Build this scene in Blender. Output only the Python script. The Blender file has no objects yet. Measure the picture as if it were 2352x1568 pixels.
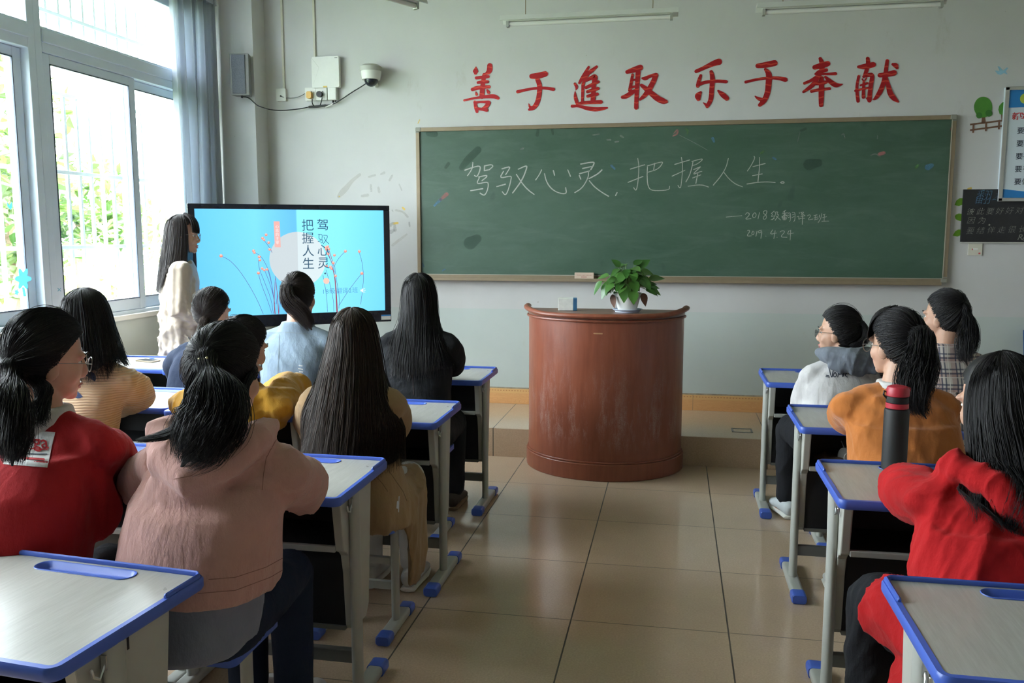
import bpy, bmesh, math, random
import numpy as np
from mathutils import Vector, Matrix, Euler
from mathutils.bvhtree import BVHTree
from mathutils.geometry import tessellate_polygon

SC = bpy.context.scene
COL = SC.collection
rnd = random.Random(7)
nrg = np.random.default_rng(11)
PI = math.pi

# ------------------------------------------------------------------ camera
CAM_H = 1.4971
FPX, IW, IH = 1971.1255, 2352, 1568
YAW, PITCH = 0.18670, 0.12378
cf = np.array([-math.sin(YAW), math.cos(YAW), 0.0])
cr = np.array([math.cos(YAW), math.sin(YAW), 0.0])
cu = np.array([0.0, 0.0, 1.0])
CF = cf * math.cos(PITCH) - cu * math.sin(PITCH)
CU = cu * math.cos(PITCH) + cf * math.sin(PITCH)
CO = np.array([0.0, 0.0, CAM_H])
cam = bpy.data.cameras.new('camera')
cam.lens = 36.0 * FPX / IW
cam.sensor_width = 36.0
cam.clip_start = 0.05
cam.clip_end = 200
co = bpy.data.objects.new('camera', cam)
COL.objects.link(co)
m = Matrix.Identity(4)
for i in range(3):
    m[i][0] = cr[i]; m[i][1] = CU[i]; m[i][2] = -CF[i]; m[i][3] = CO[i]
co.matrix_world = m
SC.camera = co

def ray(x, y):
    return CF + cr * (x - IW / 2) / FPX - CU * (y - IH / 2) / FPX
def ony(x, y, Y):
    d = ray(x, y); return Vector(CO + d * (Y / d[1]))
def onz(x, y, Z):
    d = ray(x, y); return Vector(CO + d * ((Z - CAM_H) / d[2]))
def onx(x, y, X):
    d = ray(x, y); return Vector(CO + d * (X / d[0]))

# ------------------------------------------------------------------ light
SC.view_settings.view_transform = 'Standard'
SC.view_settings.look = 'None'
SC.view_settings.gamma = 1.0
SC.view_settings.use_curve_mapping = False
SC.view_settings.exposure = 0.62
try:
    SC.cycles.max_bounces = 9
    SC.cycles.diffuse_bounces = 5
    SC.cycles.glossy_bounces = 4
    SC.cycles.transparent_max_bounces = 12
    SC.cycles.sample_clamp_indirect = 6.0
    SC.cycles.caustics_reflective = False
    SC.cycles.caustics_refractive = False
except Exception:
    pass
world = bpy.data.worlds.new('overcast_sky')
SC.world = world
world.use_nodes = True
wn = world.node_tree.nodes; wl = world.node_tree.links
bg = wn['Background']
SKY_STRENGTH = 29.0
bg.inputs[0].default_value = (0.86, 0.935, 1.0, 1)
_tc = wn.new('ShaderNodeTexCoord'); _sx = wn.new('ShaderNodeSeparateXYZ'); _mr = wn.new('ShaderNodeMapRange')
wl.new(_tc.outputs['Generated'], _sx.inputs[0]); wl.new(_sx.outputs[2], _mr.inputs[0])
for _i, _v in enumerate((0.0, 1.0, SKY_STRENGTH * .5, SKY_STRENGTH * 1.35)): _mr.inputs[_i + 1].default_value = _v
wl.new(_mr.outputs[0], bg.inputs[1])
sun = bpy.data.lights.new('sun', 'SUN')
sun.energy = 5.0
sun.angle = math.radians(3)
sun.color = (1.0, 0.95, 0.82)
so = bpy.data.objects.new('sun', sun)
COL.objects.link(so)
so.rotation_euler = Vector((-0.38, 0.25, -0.9)).to_track_quat('-Z', 'Y').to_euler()

# ------------------------------------------------------------------ room numbers
XL, XR, YF, YB, ZC = -3.6, 3.5, 6.4605, -3.2, 3.45
PLAT_Y, PLAT_Z = 5.586, 0.194

# ------------------------------------------------------------------ properties
def tag(o, label=None, cat=None, group=None, kind=None):
    if label: o['label'] = label
    if cat: o['category'] = cat
    if group: o['group'] = group
    if kind: o['kind'] = kind
    return o
def empty(name, loc, label, cat, group=None, rz=0.0):
    o = bpy.data.objects.new(name, None)
    o.empty_display_size = 0.1
    COL.objects.link(o)
    o.location = loc
    o.rotation_euler = (0, 0, rz)
    return tag(o, label, cat, group)
def link(name, me, mat=None, parent=None):
    o = bpy.data.objects.new(name, me)
    COL.objects.link(o)
    if parent is not None: o.parent = parent
    if mat is not None and not me.materials: me.materials.append(mat)
    return o
def copy_tree(o, parent=None):
    c = o.copy()
    COL.objects.link(c)
    if parent is not None:
        c.parent = parent
        c.matrix_parent_inverse = o.matrix_parent_inverse.copy()
    for ch in list(o.children):
        copy_tree(ch, c)
    return c

# ------------------------------------------------------------------ mesh builder
def rot_to(d):
    return Vector(d).normalized().to_track_quat('Z', 'Y').to_matrix()
class MB:
    def __init__(s): s.v = []; s.f = []
    def add(s, v, f):
        b = len(s.v)
        s.v += [tuple(p) for p in v]
        s.f += [tuple(i + b for i in q) for q in f]
        return s
    def box(s, c, d, rz=0.0, R=None):
        if R is None: R = Matrix.Rotation(rz, 3, 'Z')
        c = Vector(c); h = Vector(d) * 0.5
        v = [c + R @ Vector((x * h.x, y * h.y, z * h.z)) for x in (-1, 1) for y in (-1, 1) for z in (-1, 1)]
        return s.add(v, [(0, 1, 3, 2), (4, 6, 7, 5), (0, 4, 5, 1), (2, 3, 7, 6), (0, 2, 6, 4), (1, 5, 7, 3)])
    def bb(s, a, b):
        a = Vector(a); b = Vector(b)
        return s.box((a + b) / 2, [abs(x) for x in (b - a)])
    def cyl(s, p0, p1, r, n=16, r1=None, cap=True):
        p0 = Vector(p0); p1 = Vector(p1); R = rot_to(p1 - p0); r1 = r if r1 is None else r1
        v = []
        for p, q in ((p0, r), (p1, r1)):
            for i in range(n):
                a = 2 * PI * i / n
                v.append(p + R @ Vector((math.cos(a) * q, math.sin(a) * q, 0)))
        f = [(i, (i + 1) % n, n + (i + 1) % n, n + i) for i in range(n)]
        if cap: f += [tuple(range(n - 1, -1, -1)), tuple(range(n, 2 * n))]
        return s.add(v, f)
    def rings(s, rings, cap=True):
        n = len(rings[0]); v = [p for r in rings for p in r]; f = []
        for k in range(len(rings) - 1):
            for i in range(n):
                f.append((k * n + i, k * n + (i + 1) % n, (k + 1) * n + (i + 1) % n, (k + 1) * n + i))
        if cap: f += [tuple(range(n - 1, -1, -1)), tuple(range((len(rings) - 1) * n, len(rings) * n))]
        return s.add(v, f)
    def tube(s, pts, rad, n=10, ref=None, rnd_cap=True):
        pts = [Vector(p) for p in pts]
        if not isinstance(rad, (list, tuple)): rad = [rad] * len(pts)
        rad = [(r, r) if not isinstance(r, (list, tuple)) else r for r in rad]
        if rnd_cap:
            a = pts[0] + (pts[0] - pts[1]).normalized() * min(rad[0]) * 0.6
            b = pts[-1] + (pts[-1] - pts[-2]).normalized() * min(rad[-1]) * 0.6
            pts = [a] + pts + [b]
            rad = [(rad[0][0] * .55, rad[0][1] * .55)] + rad + [(rad[-1][0] * .55, rad[-1][1] * .55)]
        rs = []; side = None
        for i, p in enumerate(pts):
            t = (pts[min(i + 1, len(pts) - 1)] - pts[max(i - 1, 0)])
            t = t.normalized() if t.length > 1e-9 else Vector((0, 0, 1))
            if side is None:
                side = Vector(ref) if ref is not None else (Vector((1, 0, 0)) if abs(t.x) < .8 else Vector((0, 1, 0)))
            elif ref is not None: side = Vector(ref)
            side = side - t * side.dot(t); side.normalize()
            w = t.cross(side)
            rs.append([p + side * math.cos(2 * PI * k / n) * rad[i][0] + w * math.sin(2 * PI * k / n) * rad[i][1] for k in range(n)])
        return s.rings(rs)
    def ell(s, c, r, R=None, nu=20, nv=12):
        c = Vector(c); v = []; f = []
        R = R or Matrix.Identity(3)
        for j in range(1, nv):
            t = PI * j / nv
            for i in range(nu):
                a = 2 * PI * i / nu
                v.append(c + R @ Vector((r[0] * math.sin(t) * math.cos(a), r[1] * math.sin(t) * math.sin(a), r[2] * math.cos(t))))
        top = len(v); v.append(c + R @ Vector((0, 0, r[2]))); v.append(c - R @ Vector((0, 0, r[2])))
        for j in range(nv - 2):
            for i in range(nu):
                f.append((j * nu + i, (j + 1) * nu + i, (j + 1) * nu + (i + 1) % nu, j * nu + (i + 1) % nu))
        for i in range(nu):
            f.append((top, i, (i + 1) % nu)); b = (nv - 2) * nu
            f.append((top + 1, b + (i + 1) % nu, b + i))
        return s.add(v, f)
    def prism(s, poly, fn, h0, h1):
        n = len(poly)
        v = [fn(a, b, h0) for a, b in poly] + [fn(a, b, h1) for a, b in poly]
        f = [(i, (i + 1) % n, n + (i + 1) % n, n + i) for i in range(n)]
        tri = tessellate_polygon([[Vector((a, b, 0)) for a, b in poly]])
        f += [tuple(t[::-1]) for t in tri] + [tuple(i + n for i in t) for t in tri]
        return s.add(v, f)
    def mesh(s, name, smooth=True, angle=0.6):
        me = bpy.data.meshes.new(name)
        me.from_pydata([tuple(p) for p in s.v], [], s.f)
        bm = bmesh.new(); bm.from_mesh(me)
        bmesh.ops.recalc_face_normals(bm, faces=bm.faces)
        if smooth:
            for e in bm.edges:
                if len(e.link_faces) == 2 and e.calc_face_angle(0) > angle: e.smooth = False
            for fc in bm.faces: fc.smooth = True
        bm.to_mesh(me); bm.free()
        return me
    def build(s, name, mat, parent=None, smooth=True, bevel=0.0, angle=0.6):
        me = s.mesh(name, smooth, angle)
        o = link(name, me, mat, parent)
        if bevel:
            b = o.modifiers.new('b', 'BEVEL'); b.width = bevel; b.segments = 2; b.limit_method = 'ANGLE'; b.angle_limit = 0.6
            try: b.harden_normals = False
            except Exception: pass
        return o

def rrect(w, h, r, n=5, cx=0.0, cy=0.0):
    p = []
    for sx, sy, a0 in ((1, 1, 0), (-1, 1, PI / 2), (-1, -1, PI), (1, -1, 1.5 * PI)):
        for k in range(n + 1):
            a = a0 + PI / 2 * k / n
            p.append((cx + sx * (w / 2 - r) + r * math.cos(a), cy + sy * (h / 2 - r) + r * math.sin(a)))
    return p

# ------------------------------------------------------------------ materials
class NT:
    def __init__(s, name):
        s.m = bpy.data.materials.new(name); s.m.use_nodes = True
        s.t = s.m.node_tree; s.n = s.t.nodes
        s.b = s.n['Principled BSDF']
    def node(s, typ, **kw):
        x = s.n.new(typ)
        for k, v in kw.items(): setattr(x, k, v)
        return x
    def lk(s, a, b): s.t.links.new(a, b)
    def inp(s, sock, v):
        if hasattr(v, 'default_value') and hasattr(v, 'is_linked'): s.lk(v, sock)
        else: sock.default_value = v
    def math(s, op, a, b=0.0, c=None):
        x = s.node('ShaderNodeMath', operation=op)
        s.inp(x.inputs[0], a); s.inp(x.inputs[1], b)
        if c is not None: s.inp(x.inputs[2], c)
        return x.outputs[0]
    def mix(s, f, a, b, blend='MIX'):
        x = s.node('ShaderNodeMix', data_type='RGBA', blend_type=blend)
        s.inp(x.inputs[0], f)
        s.inp(x.inputs[6], (*a, 1) if isinstance(a, tuple) and len(a) == 3 else a)
        s.inp(x.inputs[7], (*b, 1) if isinstance(b, tuple) and len(b) == 3 else b)
        return x.outputs[2]
    def obj(s):
        return s.node('ShaderNodeTexCoord').outputs['Object']
    def pos(s):
        return s.node('ShaderNodeNewGeometry').outputs['Position']
    def sep(s, v):
        x = s.node('ShaderNodeSeparateXYZ'); s.lk(v, x.inputs[0]); return x.outputs
    def mapping(s, v, scale=(1, 1, 1), rot=(0, 0, 0), loc=(0, 0, 0)):
        x = s.node('ShaderNodeMapping'); s.lk(v, x.inputs[0])
        x.inputs['Scale'].default_value = scale; x.inputs['Rotation'].default_value = rot; x.inputs['Location'].default_value = loc
        return x.outputs[0]
    def noise(s, v, scale, detail=4.0, rough=0.6, dist=0.0):
        x = s.node('ShaderNodeTexNoise')
        if v is not None: s.lk(v, x.inputs['Vector'])
        x.inputs['Scale'].default_value = scale; x.inputs['Detail'].default_value = detail
        x.inputs['Roughness'].default_value = rough; x.inputs['Distortion'].default_value = dist
        return x.outputs[0]
    def ramp(s, f, stops):
        x = s.node('ShaderNodeValToRGB'); s.lk(f, x.inputs[0])
        e = x.color_ramp.elements
        while len(e) < len(stops): e.new(0.5)
        for q, (p, c) in zip(e, stops):
            q.position = p; q.color = (*c, 1) if len(c) == 3 else c
        return x.outputs[0]
    def maprange(s, f, a, b, c, d):
        x = s.node('ShaderNodeMapRange'); s.lk(f, x.inputs[0])
        for i, v in enumerate((a, b, c, d)): x.inputs[i + 1].default_value = v
        return x.outputs[0]
    def bump(s, h, strength=0.3, dist=0.01):
        x = s.node('ShaderNodeBump'); x.inputs['Strength'].default_value = strength; x.inputs['Distance'].default_value = dist
        s.lk(h, x.inputs['Height']); s.lk(x.outputs[0], s.b.inputs['Normal'])
    def set(s, **kw):
        for k, v in kw.items():
            k = {'color': 'Base Color', 'rough': 'Roughness', 'metal': 'Metallic', 'spec': 'Specular IOR Level', 'coat': 'Coat Weight',
                 'sheen': 'Sheen Weight', 'sub': 'Subsurface Weight', 'emit': 'Emission Color', 'es': 'Emission Strength', 'trans': 'Transmission Weight', 'alpha': 'Alpha'}[k]
            if isinstance(v, tuple) and len(v) == 3: v = (*v, 1)
            s.inp(s.b.inputs[k], v)
        return s

def simple(name, color, rough=0.5, metal=0.0, spec=0.5, var=0.12, vs=6.0, bump=0.0, bs=60.0, bd=0.003, coat=0.0, sheen=0.0, detail=4.0):
    t = NT(name)
    o = t.obj()
    if var:
        n = t.noise(o, vs, detail)
        c = t.mix(t.maprange(n, .3, .7, 0, 1), tuple(x * (1 - var) for x in color), tuple(min(1, x * (1 + var)) for x in color))
        t.set(color=c)
    else: t.set(color=color)
    t.set(rough=rough, metal=metal, spec=spec, coat=coat, sheen=sheen)
    if bump: t.bump(t.noise(o, bs, 3.0), bump, bd)
    return t.m
def emis(name, color, strength=1.0):
    t = NT(name)
    t.set(color=(0.01, 0.01, 0.01), emit=color, es=strength, rough=0.4)
    return t.m

def fabric(name, color, weave=900.0, var=0.14, rough=0.9, sheen=0.25, wr=0.25, fine=0.25):
    t = NT(name); o = t.obj()
    n = t.noise(o, 5.0, 5.0)
    f = t.noise(o, weave, 2.0)
    c = t.mix(t.maprange(n, .3, .7, 0, 1), tuple(x * (1 - var) for x in color), tuple(min(1, x * (1 + var)) for x in color))
    c = t.mix(t.math('MULTIPLY', f, fine), c, tuple(x * .55 for x in color))
    t.set(color=c, rough=rough, spec=0.15, sheen=sheen * min(1, max(color) * 2.2) ** 1.5)
    rg = t.node('ShaderNodeTexNoise', noise_type='RIDGED_MULTIFRACTAL'); t.lk(t.mapping(o, (1, 1, .5)), rg.inputs['Vector'])
    rg.inputs['Scale'].default_value = 7.0; rg.inputs['Detail'].default_value = 3.0; rg.inputs['Distortion'].default_value = .8
    h = t.math('ADD', t.math('MULTIPLY', t.noise(t.mapping(o, (1, 1, .45)), 16.0, 5.0), .8), t.math('MULTIPLY', f, 0.04))
    h = t.math('ADD', h, t.math('MULTIPLY', rg.outputs[0], .35))
    t.bump(h, min(1, wr * 2.0), 0.025)
    return t.m

M = {}
M['blue'] = simple('blue_plastic', (0.060, 0.125, 0.52), 0.38, var=0.06, vs=3)
M['grey'] = simple('grey_painted_steel', (0.40, 0.41, 0.38), 0.42, var=0.06, vs=8, bump=.05, bs=200)
M['greyp'] = simple('grey_plastic', (0.44, 0.44, 0.40), 0.5, var=0.06, vs=8, bump=.05, bs=300)
M['darkgrey'] = simple('dark_grey_steel', (0.16, 0.16, 0.15), 0.45, var=0.08)
M['black'] = simple('black_plastic', (0.012, 0.012, 0.014), 0.5, var=0.1)
M['blackgloss'] = simple('black_gloss', (0.010, 0.012, 0.020), 0.22, var=0.05)
M['white'] = simple('white_plastic', (0.74, 0.74, 0.70), 0.4, var=0.04)
M['offwhite'] = simple('aged_white_plastic', (0.62, 0.60, 0.50), 0.45, var=0.06)
M['metal'] = simple('bright_metal', (0.6, 0.6, 0.6), 0.3, metal=1.0, var=0.05)
M['pvc'] = simple('white_window_profile', (0.66, 0.75, 0.86), 0.35, var=0.04, vs=4)
M['bars'] = simple('white_painted_bars', (0.80, 0.82, 0.82), 0.45, var=0.08, vs=12)
M['wire'] = simple('black_cable', (0.02, 0.022, 0.025), 0.5, var=0)
M['skin'] = None
# ================================================================== SETTING
TX, TY, TS = -0.9675, 4.3893, 0.6
def tile_mat(name, axis_a='X', axis_b='Y', oa=TX, ob=TY, base=(0.55, 0.41, 0.295), sa=TS, sb=TS, rough=0.09, linew=0.0035):
    t = NT(name); p = t.pos(); s = t.sep(p); ix = {'X': 0, 'Y': 1, 'Z': 2}
    a = t.math('DIVIDE', t.math('SUBTRACT', s[ix[axis_a]], oa), sa)
    b = t.math('DIVIDE', t.math('SUBTRACT', s[ix[axis_b]], ob), sb)
    def line(v, w):
        fr = t.math('ABSOLUTE', t.math('SUBTRACT', t.math('FRACT', t.math('ADD', v, 0.5)), 0.5))
        return t.math('LESS_THAN', fr, w)
    la = line(a, linew / sa * 0.85); lb = line(b, linew / sb * 0.75)
    cell = t.node('ShaderNodeCombineXYZ'); t.lk(t.math('FLOOR', a), cell.inputs[0]); t.lk(t.math('FLOOR', b), cell.inputs[1])
    wn_ = t.node('ShaderNodeTexWhiteNoise'); t.lk(cell.outputs[0], wn_.inputs['Vector'])
    n1 = t.noise(p, 130.0, 3.0, .8); n2 = t.noise(p, 7.0, 4.0)
    c = t.mix(t.maprange(n1, .35, .68, 0, 1), tuple(x * .86 for x in base), tuple(min(1, x * 1.13) for x in base))
    c = t.mix(t.maprange(n2, .3, .75, 0, .5), c, tuple(x * .88 for x in base))
    c = t.mix(t.math('MULTIPLY', wn_.outputs['Value'], .22), c, (base[0] * .8, base[1] * .82, base[2] * .86))
    dk = t.math('MULTIPLY', la, t.maprange(t.noise(p, 4.0), .2, .6, .75, 1.0))
    c = t.mix(dk, c, (0.045, 0.036, 0.028))
    c = t.mix(t.math('MULTIPLY', lb, .9), c, (0.11, 0.08, 0.055))
    r = t.mix(t.math('MAXIMUM', la, lb), t.maprange(n2, .3, .7, rough, rough + .07), (0.6, 0.6, 0.6))
    t.set(color=c, rough=r, spec=0.5)
    t.bump(t.math('SUBTRACT', t.noise(p, 2.5, 2.0), t.math('MAXIMUM', la, lb)), 0.02, 0.004)
    return t.m
M['floor'] = tile_mat('polished_beige_floor_tile')
M['plat'] = tile_mat('polished_platform_tile', oa=-1.186, ob=PLAT_Y, sb=2.0, base=(0.57, 0.43, 0.31), rough=.12)
M['riser'] = tile_mat('platform_riser_tile', axis_b='Z', oa=-1.186, ob=-0.5, sb=4.0, base=(0.48, 0.345, 0.235), rough=.16)

def wall_mat():
    t = NT('painted_wall_with_green_dado'); p = t.pos(); s = t.sep(p)
    n = t.noise(p, 1.4, 5.0, .6); n2 = t.noise(p, 9.0, 5.0, .7)
    up = t.mix(t.maprange(n, .3, .7, 0, 1), (0.575, 0.57, 0.562), (0.625, 0.62, 0.612))
    lo = t.mix(t.maprange(n, .3, .7, 0, 1), (0.515, 0.565, 0.540), (0.56, 0.605, 0.58))
    f = t.math('LESS_THAN', t.math('ADD', s[2], t.math('MULTIPLY', t.noise(p, 30.0), .006)), .933)
    c = t.mix(f, up, lo)
    # scuffs and dirt
    st = t.noise(t.mapping(p, (1, 1, .35)), 5.0, 8.0, .75)
    c = t.mix(t.maprange(st, .62, .74, 0, .35), c, (0.42, 0.38, 0.32))
    spk = t.noise(p, 26.0, 2.0, .5)
    c = t.mix(t.maprange(spk, .765, .80, 0, .55), c, (0.3, 0.27, 0.22))
    t.set(color=c, rough=t.mix(f, (0.8, 0.8, 0.8), (0.45, 0.45, 0.45)), spec=.35)
    t.bump(n2, .06, .006)
    return t.m
M['wall'] = wall_mat()
M['ceil'] = simple('white_ceiling_paint', (0.55, 0.55, 0.52), .9, var=.04)
M['backwall'] = simple('plain_back_wall_paint', (0.52, 0.51, 0.49), .85, var=.05)
def skirt_mat():
    t = NT('wood_print_skirting_tile'); p = t.pos(); s = t.sep(p)
    n = t.noise(t.mapping(p, (1.2, 1, 14)), 3.0, 4.0, .6, 1.2)
    c = t.mix(t.maprange(t.math('FRACT', t.math('MULTIPLY', n, 9.0)), 0, 1, 0, 1), (0.66, 0.33, 0.13), (0.74, 0.40, 0.17))
    top = t.math('GREATER_THAN', s[2], PLAT_Z + .083)
    c = t.mix(top, c, (0.72, 0.42, 0.17))
    dots = t.math('MULTIPLY', t.math('LESS_THAN', t.math('ABSOLUTE', t.math('SUBTRACT', s[2], PLAT_Z + .103)), .003),
                  t.math('LESS_THAN', t.math('FRACT', t.math('MULTIPLY', s[0], 45.0)), .5))
    c = t.mix(dots, c, (0.5, 0.2, 0.08))
    fr = t.math('FRACT', t.math('DIVIDE', t.math('SUBTRACT', s[0], .155), .8))
    jl = t.math('LESS_THAN', fr, .004)
    c = t.mix(jl, c, (0.35, 0.22, 0.12))
    t.set(color=c, rough=.35)
    return t.m
M['skirt'] = skirt_mat()

def struct(name, mb, mat, bevel=0.0, smooth=False):
    o = mb.build(name, mat, None, smooth=smooth, bevel=bevel)
    o['kind'] = 'structure'
    return o
struct('floor', MB().bb((XL - .24, YB, -.12), (XR, YF, 0)), M['floor'])
b = MB().bb((XL + .001, PLAT_Y + .012, 0.0005), (XR - .001, YF - .0005, PLAT_Z))
struct('floor_platform', b, M['plat'])
struct('trim_1', MB().bb((XL + .001, PLAT_Y, 0.0005), (XR - .001, PLAT_Y + .0115, PLAT_Z - .0005)), M['riser'])
struct('ceiling', MB().bb((XL - .24, YB - .2, ZC), (XR + .2, YF + .2, ZC + .15)), M['ceil'])
struct('wall_front', MB().bb((XL - .24, YF, -.12), (XR + .2, YF + .2, ZC)), M['wall'])
struct('wall_right', MB().bb((XR, YB - .2, -.12), (XR + .2, YF, ZC)), M['backwall'])
struct('wall_back', MB().bb((XL - .24, YB - .2, -.12), (XR, YB, ZC)), M['backwall'])
# pilaster in the front left corner
struct('wall_pilaster', MB().bb((XL, YF - .20, PLAT_Z), (-3.185, YF + .001, ZC)), M['wall'])
struct('baseboard_front', MB().bb((-3.16, YF - .014, PLAT_Z), (XR, YF, PLAT_Z + .118)), M['skirt'], bevel=.002)
M['grime'] = simple('grimy_plaster_edge', (0.36, 0.30, 0.22), .9, var=.3, vs=20)
struct('trim_2', MB().bb((-3.16, YF - .011, PLAT_Z + .1185), (XR, YF + .0005, PLAT_Z + .127)), M['grime'])

# left wall with window openings (window 1: 4.5..6.1, window 2: 2.75..4.5, window 3: 1.0..2.75, window 4: -2.6..-0.4)
SILL, HEAD = 0.955, 3.18
def left_wall():
    mb = MB(); x0, x1 = XL - .24, XL
    mb.bb((x0, YB, -.12), (x1, YF + .2, SILL))
    mb.bb((x0, YB, HEAD), (x1, YF + .2, ZC))
    for a, c in ((6.12, YF + .2), (YB, .8)):
        mb.bb((x0, a, SILL), (x1, c, HEAD))
    return mb
struct('wall_left', left_wall(), M['wall'])

def glass_mat(name):
    t = NT(name)
    t.n.remove(t.b)
    out = t.n['Material Output']
    tr = t.node('ShaderNodeBsdfTransparent'); tr.inputs[0].default_value = (.97, .985, .98, 1)
    gl = t.node('ShaderNodeBsdfGlossy'); gl.inputs['Roughness'].default_value = 0.02
    fr = t.node('ShaderNodeFresnel'); fr.inputs[0].default_value = 1.45
    mx = t.node('ShaderNodeMixShader')
    gb = t.node('ShaderNodeNewGeometry')
    t.lk(t.math('MULTIPLY', fr.outputs[0], t.math('SUBTRACT', 1.0, gb.outputs['Backfacing'])), mx.inputs[0]); t.lk(tr.outputs[0], mx.inputs[1]); t.lk(gl.outputs[0], mx.inputs[2])
    t.lk(mx.outputs[0], out.inputs[0])
    return t.m
M['glass'] = glass_mat('window_glass')
M['rubber'] = simple('dark_gasket', (0.06, 0.08, 0.12), .5, var=0)
X0w = XL - .12
def window(idx, ya, yb, post_near=True):
    """one window bay between ya and yb: outer frame, transom, upper fixed light, two sliding sashes, glass."""
    fr = MB()
    T = .055
    xa, xb = XL - .13, XL - .015
    fr.bb((xa, ya, SILL), (xb, ya + T, HEAD)).bb((xa, yb - T, SILL), (xb, yb, HEAD))
    fr.bb((xa, ya + T, HEAD - .06), (xb, yb - T, HEAD)).bb((xa, ya + T, SILL), (xb, yb - T, SILL + .035))
    fr.bb((xa, ya + T, 2.545), (xb, yb - T, 2.69))
    fr.bb((XL - .02, ya + T, 2.60), (XL - .004, yb - T, 2.675))
    w = fr.build('window_%d' % idx, M['pvc'], None, smooth=False, bevel=.004)
    w['kind'] = 'structure'
    ym = (ya + yb) / 2 + .08
    def sash(y0, y1, x, nm):
        s = MB(); q = .065; z0, z1 = SILL + .036, 2.544
        s.bb((x - .02, y0, z0), (x + .02, y0 + q, z1)).bb((x - .02, y1 - q, z0), (x + .02, y1, z1))
        s.bb((x - .02, y0 + q, z0), (x + .02, y1 - q, z0 + .075)).bb((x - .02, y0 + q, z1 - .055), (x + .02, y1 - q, z1))
        so_ = s.build('sash', M['pvc'], w, smooth=False, bevel=.004)
        g = MB().bb((x - .003, y0 + q, z0 + .075), (x + .003, y1 - q, z1 - .055)).build('pane', M['glass'], so_, smooth=False)
        gs = MB(); y2, y3 = y0 + q, y1 - q; z2, z3 = z0 + .075, z1 - .055; e = .006
        gs.bb((x + .012, y2, z2), (x + .0215, y2 + e, z3)).bb((x + .012, y3 - e, z2), (x + .0215, y3, z3)).bb((x + .012, y2, z2), (x + .0215, y3, z2 + e)).bb((x + .012, y2, z3 - e), (x + .0215, y3, z3))
        gs.build('gasket', M['rubber'], so_, smooth=False)
    sash(ya + T, ym + .03, XL - .045, 'a')
    sash(ym - .035, yb - T, XL - .09, 'b')
    MB().bb((X0w - .003, ya + T, 2.69), (X0w + .003, yb - T, HEAD - .06)).build('pane', M['glass'], w, smooth=False)
    return w
window(1, 4.475, 6.12); window(2, 2.75, 4.475); window(3, 0.8, 2.75)
M['sill'] = simple('white_sill_board', (0.72, 0.72, 0.68), .4, var=.05)
for i, (a, c) in enumerate(((0.8, 6.12),)):
    struct('trim_%d' % (i + 3), MB().bb((XL - .015, a - .02, SILL - .022), (XL + .028, c + .02, SILL + .012)), M['sill'], bevel=.004)

# security bars outside
def bars(y0, y1, label):
    x = XL - .28
    g = empty('window_grille', (x, y0, SILL), label, 'window bars', 'white security bars outside the windows')
    fr = MB(); L = y1 - y0
    for z in (.0, .46, .94, 1.43, 1.92, 2.22):
        fr.box((0, L / 2, z), (.03, L, .024))
    fr.build('rail', M['bars'], g, smooth=False, bevel=.002)
    v = MB(); y = .055
    while y < L:
        v.bb((-.009, y - .010, 0), (.009, y + .010, 2.22)); y += .116
    v.build('bar', M['bars'], g, smooth=False)
bars(4.5, 6.16, 'white security grille outside the window nearest the curtain')
bars(2.75, 4.49, 'white security grille outside the window on the left edge of the photo')
bars(0.8, 2.74, 'white security grille outside the window beside the empty front desk')

# portals help the sky light through the openings
for i, (a, c) in enumerate(((4.5, 6.1), (2.75, 4.5), (0.8, 2.75))):
    L = bpy.data.lights.new('window_daylight', 'AREA'); L.shape = 'RECTANGLE'
    L.size = c - a; L.size_y = HEAD - SILL
    L.cycles.is_portal = True
    o = bpy.data.objects.new('window_daylight', L); COL.objects.link(o)
    o.matrix_world = Matrix.Translation((XL - .26, (a + c) / 2, (SILL + HEAD) / 2)) @ Matrix(((0, 0, -1, 0), (1, 0, 0, 0), (0, 1, 0, 0), (0, 0, 0, 1))) @ Matrix.Rotation(PI, 4, 'Y') @ Matrix.Identity(4)
    # portal must face into the room (+X): local -Z points to +X
    d = Vector((1, 0, 0)); o.matrix_world = Matrix.Translation((XL - .26, (a + c) / 2, (SILL + HEAD) / 2)) @ d.to_track_quat('-Z', 'Z').to_matrix().to_4x4()

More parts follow.
